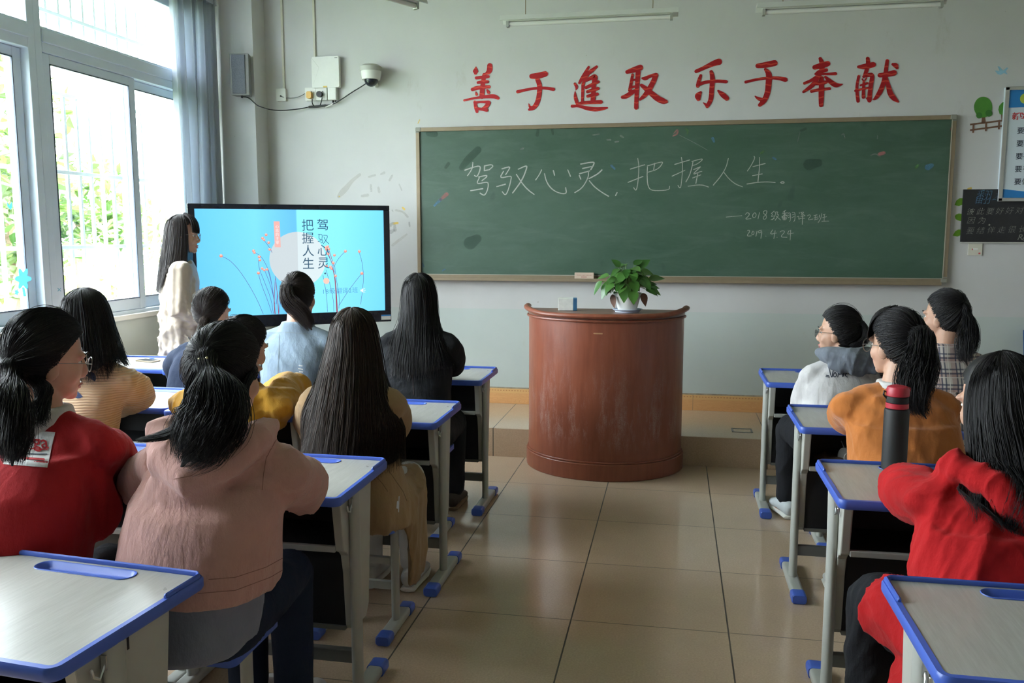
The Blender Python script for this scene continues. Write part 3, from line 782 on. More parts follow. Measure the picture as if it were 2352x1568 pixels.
M['st_yellow'] = simple('yellow_paint_fleck', (.66, .46, .12), .7, var=.05)
M['st_leaf'] = simple('leaf_sticker_green', (.13, .30, .015), .6, var=.15)
sticker('tree_sticker', [[(2255, 272), (2252, 262), (2262, 262), (2264, 280), (2254, 282)], circ(2258, 246, 21, 28, 24), circ(2249, 265, 7), circ(2271, 260, 8)],
        [('trunk', M['st_brown']), ('crown', M['st_green']), ('crown', M['st_green2']), ('crown', M['st_green2'])], 'whole round green tree sticker on the fence right of the blackboard', 'wall sticker', 'tree stickers above the fence sticker')
sticker('tree_sticker', [[(2299, 262), (2303, 260), (2305, 274), (2300, 275)], [(2310, 233), (2302, 235), (2295, 243), (2293, 252), (2296, 262), (2310, 266)]],
        [('trunk', M['st_brown']), ('crown', M['st_green'])], 'round green tree sticker half hidden behind the framed notice', 'wall sticker', 'tree stickers above the fence sticker')
fe = [[(2228, 284), (2310, 274), (2310, 278), (2228, 288)], [(2228, 297), (2310, 286), (2310, 290), (2228, 301)]] + [[(x, y - 14), (x + 4, y - 15), (x + 3, y + 7), (x - 1, y + 7)] for x, y in ((2234, 298), (2263, 294), (2293, 290))]
sticker('fence_sticker', fe, [('rail', M['st_brown'])] * 2 + [('post', M['st_brown'])] * 3, 'brown rail fence sticker beneath the round tree stickers', 'wall sticker')
sticker('bird_sticker', [[(2285, 162), (2296, 163), (2291, 152), (2296, 153), (2304, 162), (2312, 155), (2316, 156), (2310, 164), (2314, 171), (2306, 168), (2298, 172), (2291, 170)]], [M['st_blue']], 'light blue flying bird sticker high on the right of the front wall', 'wall sticker')
for P, lb in (([(2192, 471), (2197, 460), (2204, 455), (2211, 455), (2211, 470), (2202, 473)], 'uppermost of the three green leaf stickers by the small black chalkboard'),
              ([(2193, 497), (2195, 493), (2202, 490), (2209, 491), (2209, 508), (2200, 506), (2195, 503)], 'middle one of three green leaf stickers by the small black chalkboard'),
              ([(2188, 541), (2194, 531), (2201, 527), (2207, 527), (2207, 540), (2199, 543)], 'lowest of the three green leaf stickers by the small black chalkboard')):
    sticker('leaf_sticker', [P], [M['st_leaf']], lb, 'wall sticker', 'leaf stickers at the small chalkboard')
M['stain'] = chalk_mat('yellowed_glue_stain', (.55, .46, .34), .20)
M['stain2'] = chalk_mat('dark_scuff', (.32, .29, .27), .28)
def stains(mat, items, label):
    mb = MB()
    for pts in items:
        V, F = ribbon2(pts); mb.add([ony(x, y, YF - .0008) for x, y in V], F)
    return tag(mb.build('wall_stain', mat, None, smooth=False), label, 'stain', None, 'stuff')
Z6 = lambda L: [(760 + x * .1914, 360 + y * .1914, w) for x, y, w in L]
stains(M['stain'], [Z6([(95,475,8),(140,420,14),(190,370,12),(250,290,8),(345,215,7)]), Z6([(465,238,5),(530,220,5)]), Z6([(600,210,4),(640,190,6)]), Z6([(705,280,5),(735,225,5)]), Z6([(820,330,3),(850,400,3)]), Z6([(375,470,6),(440,460,7)]), Z6([(480,340,5),(485,410,5)]), Z6([(570,370,5),(580,420,6)]), Z6([(740,1060,6),(830,990,6),(910,930,4)]), Z6([(780,640,5),(870,660,4),(920,720,5)])], 'arc of yellowed glue stains on the wall above the screen')
stains(M['stain2'], [Z6([(735,640,3),(745,655,2)]), Z6([(715,820,8),(760,780,4),(770,880,8)]), Z6([(720,900,10),(760,880,5)]), Z6([(940,790,4),(945,830,4)])], 'dark scuffs on the wall right beside the screen')
stains(M['st_yellow'], [[(960, 283, 2), (964, 275, 2)], Z6([(755,800,5),(800,795,5)]), Z6([(862,610,4),(880,628,5)]), [(2224, 434, 5), (2230, 432, 5)], Z6([(100,475,3),(104,477,2)])], 'small yellow paint flecks scattered on the front wall')

# ---- text helper: built-in font, turned into mesh
def text_mesh(body, size, shear=0.0, bold=0.0, space=1.0, ext=.0):
    cu_ = bpy.data.curves.new('writing', 'FONT'); cu_.body = body; cu_.size = size; cu_.align_x = 'CENTER'; cu_.align_y = 'CENTER'
    cu_.shear = shear; cu_.offset = bold; cu_.space_character = space; cu_.extrude = ext; cu_.resolution_u = 4
    ob = bpy.data.objects.new('writing', cu_); COL.objects.link(ob)
    bpy.context.view_layer.update()
    me = bpy.data.meshes.new_from_object(ob.evaluated_get(bpy.context.evaluated_depsgraph_get()))
    bpy.data.objects.remove(ob); bpy.data.curves.remove(cu_)
    return me
def text_on_wall(name, items, mat, parent, Y, base=Vector((0, 0, 0))):
    """items: (text, px, py, size_m, shear, bold); one mesh"""
    mb = MB()
    for body, px, py, size, shear, bold in items:
        me = text_mesh(body, size, shear, bold); c = ony(px, py, Y)
        mb.add([(c.x + v.co.x - base.x, Y - base.y - v.co.z, c.z + v.co.y - base.z) for v in me.vertices], [tuple(p.vertices) for p in me.polygons])
        bpy.data.meshes.remove(me)
    return mb.build(name, mat, parent, smooth=False)

# ---- small black chalkboard, notice, switch
M['sblack'] = simple('matt_black_board', (.016, .016, .018), .6, var=.2, vs=5)
sb = empty('small_chalkboard', (0, 0, 0), 'small black chalkboard with white handwriting, partly behind the framed notice', 'chalkboard')
a, c = ony(2212, 435, YF), ony(2205, 555, YF)
MB().bb((a.x, YF - .014, c.z), (a.x + 1.0, YF, a.z)).build('panel', M['sblack'], sb, smooth=False, bevel=.002)
MB().bb((a.x + .005, YF - .018, c.z - .012), (a.x + 1.0, YF, c.z - .001)).build('ledge', M['greyp'], sb, smooth=False)
YS = YF - .0152
row = lambda s, x0, dx, y0, dy, sz: [(ch, x0 + dx * i, y0 + dy * i, sz, .25, -.0008) for i, ch in enumerate(s)]
text_on_wall('handwriting', row('彼此要好好对', 2228, 22.4, 487, -.6, .052) + row('因为', 2229, 25, 507, 0, .052) + [('.', 2273, 508, .1, 0, 0)] + row('要结伴走很长', 2227, 24, 531, -.8, .052) + [('R', 2342, 545, .055, .3, 0), ('e', 2351, 547, .05, .3, 0)], chalk_mat('faint_white_chalk', (.55, .55, .48), .55), sb, YS)
text_on_wall('handwriting', [('翻', 2257, 455, .105, .2, -.001), ('2', 2283, 452, .07, .6, -.001)], M['smear_blue'], sb, YS)
M['alu'] = simple('brushed_aluminium', (.55, .54, .52), .35, metal=.7, var=.05)
M['paper'] = simple('glossy_notice_paper', (.66, .74, .80), .4, var=.02)
M['nblue'] = simple('notice_blue', (.02, .20, .52), .4, var=.05)
M['ncyan'] = simple('notice_pale_blue', (.35, .62, .80), .4, var=.0)
M['nred'] = simple('notice_red', (.55, .05, .06), .5, var=0)
M['ink'] = simple('dark_ink', (.02, .03, .05), .5, var=0)
nt = empty('framed_notice', (0, 0, 0), 'framed white and blue notice overlapping the small black chalkboard', 'notice')
a, c = ony(2311, 200, YF - .03), ony(2294, 462, YF - .03)
nx0, nz1, nz0 = a.x, a.z, c.z; nx1 = nx0 + .62
MB().bb((nx0, YF - .03, nz0), (nx1, YF, nz1)).build('backing', M['paper'], nt, smooth=False)
q = MB(); e = .022
q.bb((nx0 - .004, YF - .040, nz0), (nx0 + e, YF - .0305, nz1)).bb((nx1 - e, YF - .040, nz0), (nx1, YF - .0305, nz1)).bb((nx0 - .004, YF - .040, nz1 - e), (nx1, YF - .0305, nz1 + .002)).bb((nx0 - .004, YF - .040, nz0 - .002), (nx1, YF - .0305, nz0 + e))
q.build('frame', M['alu'], nt, smooth=False, bevel=.003)
MB().bb((nx0 + e, YF - .0318, nz1 - .135), (nx1 - e, YF - .0302, nz1 - e)).build('header_band', M['nblue'], nt, smooth=False)
wv = [(nx0 + e, nz0 + e), (nx1 - e, nz0 + e)] + [(nx1 - e - (nx1 - nx0 - 2 * e) * i / 12, nz0 + e + .018 + .042 * (i / 12) ** 2) for i in range(13)]
MB().prism(wv, lambda a, b, h: (a, YF - .0302 - h, b), 0, .0012).build('footer_wave', M['nblue'], nt, smooth=False)
text_on_wall('heading', [('新', 2334, 268, .050, 0, .0012), ('时', 2351, 267, .050, 0, .0012), ('代', 2368, 266, .050, 0, .0012)], M['nred'], nt, YF - .0312)
text_on_wall('rules', [('要', 2344.5 - 1.75 * i, 301 + 29.3 * i, .046, 0, .0005) for i in range(5)] + [(ch, 2362 - 1.75 * i + 16 * (k > 0), 301 + 29.3 * i, .046, 0, 0) for i, ch in enumerate('有有有有做') for k in (0,)], M['ink'], nt, YF - .0312)
M['st_gold'] = simple('round_yellow_green_emblem', (.5, .6, .08), .5, var=0)
cen = ony(2356, 226, YF - .0318)
MB().cyl((cen.x, YF - .0318, cen.z), (cen.x, YF - .0330, cen.z), .035, 24).build('emblem', M['st_gold'], nt, smooth=False)
def plate(name, px, py, w, h, label, cat, group=None, d=.010, mat='offwhite'):
    c = ony(px, py, YF); g = empty(name, (c.x, YF, c.z), label, cat, group)
    MB().prism(rrect(w, h, .006), lambda a, b, z: (a, -z, b), 0, d).build('faceplate', M[mat], g, smooth=False, bevel=.002)
    return g
sw = plate('wall_switch', 2239, 572, .088, .086, 'square cream wall switch plate under the small black chalkboard', 'wall switch')
MB().bb((-.016, -.013, -.006), (.016, -.010, .006)).build('rocker', M['white'], sw, bevel=.002)
MB().bb((-.022, -.0108, -.006), (-.016, -.010, .004)).build('indicator', M['nred'], sw)
MB().bb((.022, -.0108, -.034), (.034, -.010, -.024)).build('label_mark', M['nred'], sw)

# ---- loudspeaker on the pilaster
YP = YF - .20
def at_p(px, py): return ony(px, py, YP)
c = ony(555, 173, YP - .07)
sp = empty('wall_speaker', (c.x, YP - .07, c.z), 'dark slim wall loudspeaker mounted on the corner pilaster', 'loudspeaker', rz=math.radians(8))
sg = lambda a, b, h: (a, h, b)
MB().prism([(-.073, -.045), (.073, -.045), (.058, .045), (-.058, .045)], lambda a, b, h: (a, b, h), -.152, .152).build('cabinet', M['darkgrey'], sp, smooth=False, bevel=.004)
def grille_mat():
    t = NT('speaker_grille'); o = t.obj()
    v = t.node('ShaderNodeTexVoronoi'); t.lk(o, v.inputs['Vector']); v.inputs['Scale'].default_value = 260
    c = t.mix(t.math('LESS_THAN', v.outputs['Distance'], .3), (.10, .11, .13), (.01, .01, .012))
    t.set(color=c, rough=.6); return t.m
M['grille'] = grille_mat()
MB().bb((-.058, -.052, -.142), (.045, -.0455, .142)).build('grille', M['grille'], sp, smooth=False, bevel=.004)
MB().bb((-.02, .045, -.03), (.02, .072, .03)).build('bracket', M['darkgrey'], sp)
MB().cyl((-.055, 0, .152), (-.060, 0, .27), .0022, 8).build('antenna', M['metal'], sp)
MB().cyl((.0, -.01, -.168), (.0, -.01, -.152), .008, 8).build('cable_gland', M['black'], sp)

# ---- conduits, wireless box, sockets, camera, cables
def conduit(px, y1, label, w=.017):
    p = ony(px, y1, YF)
    o = MB().bb((p.x - w / 2, YF - .014, p.z), (p.x + w / 2, YF, ZC)).build('cable_conduit', M['offwhite'], None, smooth=False, bevel=.002)
    return tag(o, label, 'cable conduit', 'white cable conduits running up the front wall')
conduit(653.5, 208, 'thin white cable conduit nearer the pilaster, down to the lone socket')
conduit(726, 200, 'white cable conduit above the flat wireless box')
c = ony(753, 168, YF)
wb = empty('wireless_box', (c.x, YF, c.z), 'flat white square wireless access box on the front wall', 'wireless box')
MB().prism(rrect(.222, .232, .012), lambda a, b, z: (a, -z, b), .012, .050).build('cover', M['white'], wb, smooth=False, bevel=.004)
MB().bb((-.08, -.012, -.09), (.08, 0, .09)).build('mount', M['greyp'], wb)
MB().bb((-.02, -.0512, -.115), (.012, -.050, -.104)).build('sticker', M['st_yellow'], wb)
MB().bb((.078, -.0512, .10), (.10, -.050, .106)).build('logo_mark', M['darkgrey'], wb)
MB().add([(-.11, -.0503, .11), (-.05, -.0506, .035), (-.10, -.0503, -.09), (-.1003, -.0503, -.0895), (-.0515, -.0506, .034), (-.1103, -.0503, .1085)], [(0, 1, 4, 5), (1, 2, 3, 4)]).build('crease', M['greyp'], wb, smooth=False)
M['plugy'] = simple('yellow_plug', (.62, .36, .08), .45, var=.05)
def socket(px, py, label, plug, group):
    g = plate('wall_socket', px, py, .088, .098, label, 'wall socket', group, d=.034, mat='white')
    MB().bb((-.014, -.0348, .012), (-.008, -.0338, .020)).bb((.008, -.0348, .012), (.014, -.0338, .020)).build('slots', M['black'], g)
    if plug: pass
    return g
s1 = socket(717, 217.5, 'white wall socket holding a yellow plug', None, 'surface sockets below the wireless box')
s2 = socket(742, 216.5, 'white wall socket holding a black plug', None, 'surface sockets below the wireless box')
c1 = ony(717, 219, YF); c2 = ony(740, 217, YF)
o = MB().prism(rrect(.040, .054, .014), lambda a, b, z: (a, -z, b), 0, .035).build('power_plug', M['plugy'], None, bevel=.006); o.location = (c1.x, YF - .0345, c1.z - .006)
tag(o, 'yellow plug in the socket below the wireless box', 'plug', 'plugs in the wall sockets')
o = MB().prism(rrect(.044, .044, .020), lambda a, b, z: (a, -z, b), 0, .030).build('power_plug', M['black'], None, bevel=.006); o.location = (c2.x, YF - .0345, c2.z - .006)
tag(o, 'black plug in the socket below the wireless box', 'plug', 'plugs in the wall sockets')
c = ony(767, 215.5, YF)
ad = empty('power_adapter', (c.x, YF, c.z), 'white power adapter block beside the black plug socket', 'power adapter')
MB().bb((-.035, -.045, -.052), (.035, 0, .052)).build('case', M['white'], ad, smooth=False, bevel=.006)
MB().cyl((0, -.02, -.052), (0, -.02, -.07), .008, 8).cyl((.02, -.02, -.052), (.02, -.02, -.068), .006, 8).build('connector', M['black'], ad)
s3 = plate('wall_socket', 649, 219, .080, .095, 'lone white wall socket under the thin conduit', 'wall socket', None, d=.03, mat='white')
MB().cyl((0, -.030, -.01), (0, -.034, -.01), .006, 8).build('slots', M['black'], s3)
c = ony(852, 168, YF - .11)
dc = empty('dome_camera', (c.x, YF - .11, c.z), 'white dome security camera on a wall bracket', 'camera')
MB().tube([(0, .107, .0), (0, .09, .02), (0, .05, .045), (0, 0, .05)], [(.055, .05), (.05, .04), (.05, .025), (.06, .015)], 18, ref=(1, 0, 0)).build('bracket', M['greyp'], dc)
MB().cyl((0, 0, .012), (0, 0, .045), .082, 32).cyl((0, 0, .045), (0, 0, .060), .082, 32, .06).build('cap', M['greyp'], dc)
MB().cyl((0, 0, -.048), (0, 0, .012), .068, 32, .078).build('housing', M['white'], dc)
R_ = Matrix.Identity(3)
MB().ell((0, 0, -.045), (.052, .052, .055), R_, 24, 14).build('dome_cover', M['blackgloss'], dc)
MB().cyl((0, .106, -.075), (0, .07, -.05), .02, 12).build('cable_gland', M['white'], dc)
def cable(pts, r, label, mat='wire', name='cable', group=None):
    p = smooth_line([tuple(q) for q in pts], 3)
    return tag(MB().tube(p, r, 8).build(name, M[mat], None), label, 'cable', group)
pp = lambda x, y, d=.012: tuple(ony(x, y, YF - d))
pq = lambda x, y, d=.02: tuple(ony(x, y, YP - d))
cable([pq(556, 222, .075), pq(568, 223, .05), pq(576, 228, .03), pq(590, 242, .02), tuple(ony(604, 247, YP - .02)), tuple(ony(620, 252, YF - .12)), pp(650, 254, .05), pp(690, 250, .03), pp(712, 245, .02), pp(748, 242, .02)], .0042, 'black cable sagging from the wall loudspeaker to the sockets')
cable([pp(717, 228, .055), pp(717, 238, .04), pp(722, 244, .022)], .004, 'short black cord hanging from the yellow plug')
cable([pp(740, 224, .055), pp(738, 234, .04), pp(735, 243, .022)], .004, 'short black cord hanging from the black plug')
cable([pp(735, 243, .022), pp(765, 240, .03), pp(785, 228, .03), pp(808, 212, .03), pp(830, 199, .04), pp(843, 190, .07)], .0045, 'black cable rising from the sockets to the dome camera')
cable([pp(748, 246, .03), pp(770, 236, .028), pp(779, 232, .026)], .005, 'white cable loop under the power adapter', 'white')
cable([pp(645, 221, .035), pp(660, 226, .02), pp(685, 224, .02), pp(707, 211, .03)], .003, 'thin grey cable between the lone socket and the yellow plug socket', 'darkgrey')
tag(MB().tube([pp(710, 245.5, .022), pp(730, 244.5, .022), pp(748, 242, .022)], .009, 10).build('cable_sleeve', M['black'], None), 'black cable sleeve bundling the cords below the sockets', 'cable sleeve')

# ---- hanging fluorescent lights
M['lampw'] = simple('white_lamp_enamel', (.70, .71, .69), .35, var=.03)
M['tube'] = simple('unlit_fluorescent_tube', (.80, .80, .78), .25, var=0)
def lamp(a, b, label, hang=True):
    a = Vector(a); b = Vector(b); mid = (a + b) / 2; L = (b - a).length
    g = empty('fluorescent_light', mid, label, 'ceiling light', 'unlit fluorescent lights hanging before the blackboard')
    ang = math.atan2((b - a).y, (b - a).x); g.rotation_euler = (0, 0, ang)
    MB().prism([(-.045, .028), (.045, .028), (.058, -.002), (.052, -.004), (.038, .018), (-.038, .018), (-.052, -.004), (-.058, -.002)], lambda p, q, h: (h, p, q), -L / 2, L / 2).build('reflector', M['lampw'], g, smooth=False)
    MB().bb((-L / 2 + .03, -.018, -.002), (L / 2 - .03, .018, .018)).build('ballast', M['lampw'], g, smooth=False, bevel=.003)
    MB().cyl((-L / 2 + .035, 0, -.016), (L / 2 - .035, 0, -.016), .013, 14).build('tube', M['tube'], g)
    for s in (-1, 1): MB().bb((s * (L / 2 - .04) - .008, -.018, -.034), (s * (L / 2 - .04) + .008, .018, 0)).build('lamp_holder', M['grey'], g, smooth=False)
    if hang:
        for s in (-1, 1): MB().cyl((s * L * .36, 0, .028), (s * L * .36, 0, ZC - mid.z), .0025, 6).build('chain', M['bframe'], g)
    return g
lamp(ony(1152, 49, 5.45), ony(1558, 33, 5.45), 'unlit fluorescent light hanging over the middle of the blackboard')
lamp(ony(1738, 17, 5.30), ony(2180, 8, 5.30), 'unlit fluorescent light hanging over the right of the blackboard')
e1 = onz(978, 10, 2.80); lamp((e1.x - .03, e1.y, 2.80), (e1.x - .62, e1.y - 1.10, 2.80), 'unlit fluorescent light of which only the far end shows')
# ================================================================== INTERACTIVE SCREEN
TL_, TR_ = Vector((-3.199, 5.365, 1.669)), Vector((-2.119, 6.105, 1.672))
BL_ = Vector((-3.190, 5.340, .935))
ux = (TR_ - TL_); SW = ux.length; ux.normalize()
SH = SW * 9 / 16
un = Vector((ux.y, -ux.x, 0)).normalized()      # towards the class
uz = Vector((0, 0, 1))
SO = Vector((TL_.x, TL_.y, 1.671))
def tvp(u, v, d=0.0): return SO + ux * (u * SW) - uz * (v * SH) + un * d
tv = empty('interactive_screen', tvp(.5, 1.0), 'large black framed touch screen showing a sky blue title slide', 'screen')
tvo = Vector(tv.location)
def tvbox(mb, u0, v0, u1, v1, d0, d1):
    P = [tvp(u, v, d) - tvo for d in (d0, d1) for u, v in ((u0, v0), (u1, v0), (u1, v1), (u0, v1))]
    return mb.add(P, [(3, 2, 1, 0), (4, 5, 6, 7), (0, 1, 5, 4), (1, 2, 6, 5), (2, 3, 7, 6), (3, 0, 4, 7)])
bz = .034; bt = .048
mb = MB(); tvbox(mb, -bz, -bt, 1 + bz, 0, -.06, .012); tvbox(mb, -bz, 1, 1 + bz, 1.115, -.06, .012); tvbox(mb, -bz, 0, 0, 1, -.06, .012); tvbox(mb, 1, 0, 1 + bz, 1, -.06, .012)
mb.build('bezel', M['blackgloss'], tv, smooth=False, bevel=.004)
mb = MB(); tvbox(mb, 0, 0, 1, 1, -.055, -.004); mb.build('back_shell', M['black'], tv, smooth=False)
def screen_mat():
    t = NT('glowing_sky_blue_slide'); o = t.obj()
    g = t.node('ShaderNodeVectorMath', operation='DOT_PRODUCT'); t.lk(o, g.inputs[0]); g.inputs[1].default_value = tuple(ux / SW)
    u = t.math('ADD', g.outputs['Value'], .5)
    left = t.ramp(u, [(0, (.12, .50, .88)), (.3, (.17, .60, .93)), (.5, (.12, .45, .84)), (.517, (.12, .45, .84)), (.522, (.23, .73, .98)), (.75, (.21, .70, .97)), (1, (.15, .58, .93))])
    z = t.sep(o)[2]
    c = t.mix(t.maprange(z, 0, SH, .12, .0), left, (.05, .25, .6))
    t.set(color=(.01, .01, .01), emit=c, es=.92, rough=.25); return t.m
M['slide'] = screen_mat()
mb = MB().add([tvp(u, v, 0) - tvo for u, v in ((0, 0), (1, 0), (1, 1), (0, 1))], [(0, 1, 2, 3)]); mb.build('display', M['slide'], tv, smooth=False)
def zt(x, y):     # point of the enlarged view of the slide -> slide coordinates
    u = (x - 455 - (y - 118) * .011) / 1699.0
    return u, (y - 118 - 14 * u) / (1007 - 84 * u)
EM = {k: emis('slide_' + k, c, .70) for k, c in dict(grey=(.62, .70, .74), pale=(.72, .84, .88), pink=(.90, .48, .44), coral=(.85, .30, .22), peach=(.92, .62, .52), stem=(.12, .16, .42), dstem=(.34, .07, .12), ink=(.03, .10, .18), faint=(.10, .36, .62), white=(.88, .92, .95)).items()}
def tvpoly(name, polys, key, d):
    mb = MB()
    for P in polys:
        q = [zt(x, y) for x, y in P]
        tri = tessellate_polygon([[Vector((a, b, 0)) for a, b in q]])
        mb.add([tvp(a, b, d) - tvo for a, b in q], [tuple(t_) for t_ in tri])
    return mb.build(name, EM[key], tv, smooth=False)
def tvline(name, lines, key, d, w=4):
    mb = MB()
    for L in lines:
        V, F = ribbon2([(x, y, (p[0] if p else w)) for x, y, *p in L])
        mb.add([tvp(*zt(x, y), d) - tvo for x, y in V], F)
    return mb.build(name, EM[key], tv, smooth=False)
cx_, cy_, rr_ = 1342, 585, 256
full = circ(cx_, cy_, rr_, 72)
tvpoly('slide_circle', [[p for p in full if p[0] >= 1342]], 'pale', .0012)
tvpoly('slide_circle', [[p for p in full if p[0] <= 1344]], 'grey', .0010)
tvpoly('slide_ribbon', [[(1131, 232), (1184, 232), (1189, 471), (1137, 471)]], 'pink', .0018)
stems = [[(670, 553), (740, 590), (810, 670), (890, 800), (970, 960), (1020, 1095)], [(950, 515), (1010, 550), (1050, 620), (1090, 720), (1110, 900)], [(985, 712), (1010, 820), (1060, 960), (1098, 1092)], [(990, 590), (990, 660), (1040, 800), (1095, 960), (1110, 1090)],
 [(1035, 395), (1060, 430), (1100, 490), (1110, 520)], [(1040, 680), (1090, 820), (1120, 960)], [(1070, 680), (1100, 800), (1125, 1000)], [(1160, 1085), (1180, 950), (1225, 830)], [(1140, 1000), (1150, 900), (1135, 740)],
 [(1915, 510), (1945, 610), (1958, 740), (1945, 870), (1925, 1000)], [(1940, 712), (1850, 820), (1770, 930), (1720, 1010)], [(1785, 508), (1720, 570), (1680, 640)], [(1600, 680), (1640, 830), (1665, 960), (1668, 1070)], [(1570, 730), (1600, 900), (1608, 1070)], [(1680, 640), (1700, 800), (1725, 950), (1715, 1040)], [(1600, 480), (1640, 570), (1680, 700)]]
tvline('slide_stems', stems, 'stem', .0014, 4)
tvline('slide_stems', [[(1125, 1090, 9), (1118, 960, 6), (1135, 760, 3)], [(1158, 1090, 7), (1150, 900, 5), (1138, 800, 3)], [(1698, 1070, 15), (1692, 900, 12), (1682, 740, 9), (1660, 660, 7)], [(1600, 490, 5), (1630, 560, 5), (1660, 620, 4)], [(1625, 480, 4), (1650, 560, 5), (1675, 650, 5)]], 'dstem', .0015, 6)
buds = [(667, 551, 15), (1062, 356, 13), (1030, 388, 13), (1043, 403, 12), (1083, 428, 13), (1090, 491, 13), (948, 504, 13), (955, 520, 12), (997, 560, 14), (1002, 589, 13), (986, 710, 14), (1020, 668, 12), (1038, 682, 12), (1062, 676, 12), (1600, 472, 14), (1618, 464, 13), (1606, 490, 13), (1628, 486, 13), (1622, 530, 14), (1680, 544, 13), (1668, 615, 14), (1606, 643, 12), (1642, 654, 14), (1650, 668, 12), (1688, 736, 13), (1785, 507, 14), (1918, 508, 14), (1940, 711, 15)]
tvpoly('slide_flower', [circ(x, y, r, 12) for x, y, r in buds], 'coral', .0020)
tvpoly('slide_flower', [circ(x - 1, y - r * .45, r * .62, 10) for x, y, r in buds], 'peach', .0024)
tvpoly('slide_dot', [circ(1601, 783, 29, 28)], 'peach', .0020)
def tvtext(items, key, d):
    mb = MB()
    for ch, x, y, size in items:
        me = text_mesh(ch, size); u, v = zt(x, y); c = tvp(u, v, d) - tvo
        mb.add([c + ux * w.co.x + uz * w.co.y for w in me.vertices], [tuple(p.vertices) for p in me.polygons]); bpy.data.meshes.remove(me)
    return mb.build('slide_text', EM[key], tv, smooth=False)
tvtext([(ch, 1437, 275 + 118 * i, .088) for i, ch in enumerate('把握人生')] + [(ch, 1576, 272 + 117 * i, .088) for i, ch in enumerate('驾　心灵')] + [('．', 1618, 690, .08)], 'ink', .0030)
tvline('slide_text', [[(1532,352),(1572,352),(1566,392)], [(1540,352),(1536,398),(1574,398),(1570,432),(1556,428)], [(1530,418),(1562,410)], [(1580,360),(1622,360),(1608,400),(1578,438)], [(1584,375),(1600,410),(1628,438)]], 'ink', .0030, 5)
tvtext([(ch, 1160, 283 + 37 * i, .026) for i, ch in enumerate('心态的主宰')], 'white', .0030)
tvtext([(ch, x, y, .044) for ch, x, y in (('1', 1573, 886), ('8', 1606, 884), ('级', 1655, 880), ('翻', 1722, 878), ('译', 1778, 876), ('2', 1825, 874), ('班', 1872, 871))], 'faint', .0030)
tvpoly('slide_icon', [[(1925, 862), (1935, 862), (1952, 848), (1952, 893), (1935, 880), (1925, 880)]], 'white', .0030)
tvline('slide_icon', [[(1958, 857), (1968, 850)], [(1959, 870), (1974, 869)], [(1958, 882), (1968, 889)]], 'white', .0030, 4)
mb = MB(); tvbox(mb, .975, 1.045, 1.03, 1.095, .012, .0135); mb.build('spec_label', M['white'], tv, smooth=False)
mb = MB(); tvbox(mb, .975, 1.045, 1.03, 1.058, .0135, .014); mb.build('spec_label', M['nblue'], tv, smooth=False)
# steel arm that holds it to the wall
p0 = tvp(.62, .5, -.06) - tvo; wall_pt = Vector((p0.x + tvo.x + .12, YF - .004, p0.z + tvo.z)) - tvo
MB().cyl(p0, wall_pt - Vector((0, .03, 0)), .03, 12).box(wall_pt - Vector((0, .012, 0)), (.26, .02, .3)).build('wall_arm', M['darkgrey'], tv, smooth=False)

# ================================================================== LECTERN
def wood_mat():
    t = NT('scuffed_red_brown_veneer'); o = t.obj(); s = t.sep(o)
    g = t.noise(t.mapping(o, (9, 9, .9)), 3.0, 5.0, .6, .4); n = t.noise(o, 2.2, 4.0)
    c = t.mix(t.maprange(g, .3, .7, 0, 1), (.215, .058, .030), (.29, .088, .046))
    c = t.mix(t.maprange(n, .3, .75, 0, .45), c, (.155, .043, .028))
    ver = t.noise(t.mapping(o, (5, 5, 1.1)), 2.6, 7.0, .8)
    fine = t.noise(t.mapping(o, (30, 30, 60)), 5.0, 4.0, .8)
    band = t.math('MULTIPLY', t.maprange(s[2], .16, .32, 0, 1), t.maprange(s[2], .36, .75, 1, .12))
    sc = t.math('MULTIPLY', t.math('MULTIPLY', t.maprange(ver, .50, .72, 0, 1), t.maprange(fine, .38, .62, 0, 1)), band)
    c = t.mix(t.math('MULTIPLY', sc, .8), c, (.48, .41, .40))
    r = t.maprange(ver, .3, .8, .28, .5)
    t.set(color=c, rough=r, spec=.5, coat=.12)
    t.bump(g, .03, .003); return t.m
M['lectern'] = wood_mat()
M['lect_top'] = simple('worn_dark_wood_top', (.20, .11, .08), .3, var=.3, vs=12)
LX, LY = -.432, 5.572
le = empty('lectern', (LX, LY, 0), 'half round red brown wooden lectern standing in the aisle', 'lectern')
def half(rx, ry, n=48): return [(rx * math.cos(PI + PI * i / n), ry * math.sin(PI + PI * i / n)) for i in range(n + 1)]
def halfwall(mb, rx, ry, z0, z1, th=.02):
    o_ = half(rx, ry); i_ = half(rx - th, ry - th)
    poly = o_ + i_[::-1]; n = len(poly); m2 = len(o_)
    v = [(x, y, z0) for x, y in poly] + [(x, y, z1) for x, y in poly]
    f = [(i, (i + 1) % n, n + (i + 1) % n, n + i) for i in range(n)]
    for i in range(m2 - 1): f += [(i, n - 1 - i, n - 2 - i, i + 1), (n + i, n + i + 1, 2 * n - 2 - i, 2 * n - 1 - i)]
    return mb.add(v, f)
RX, RY = .500, .452
ZT = 1.022
halfwall(MB(), RX, RY, .10, ZT - .03).build('curved_front', M['lectern'], le, angle=.5)
pl = halfwall(MB(), RX + .014, RY + .014, 0.0, .105, .03).build('plinth', M['lectern'], le, angle=.5, bevel=.004)
halfwall(MB(), RX + .008, RY + .008, .106, .118, .02).build('plinth_bead', M['lectern'], le, angle=.5, bevel=.003)
MB().prism(half(RX + .005, RY + .005) , lambda a, b, h: (a, b, h), ZT - .028, ZT - .002).build('top', M['lect_top'], le, smooth=False)
rim = [(x * (RX + .012) / RX, y * (RY + .012) / RY, ZT - .010 + .022 * max(0, (abs(x) / RX - .62) / .38) ** 2) for x, y in half(RX, RY, 64)]
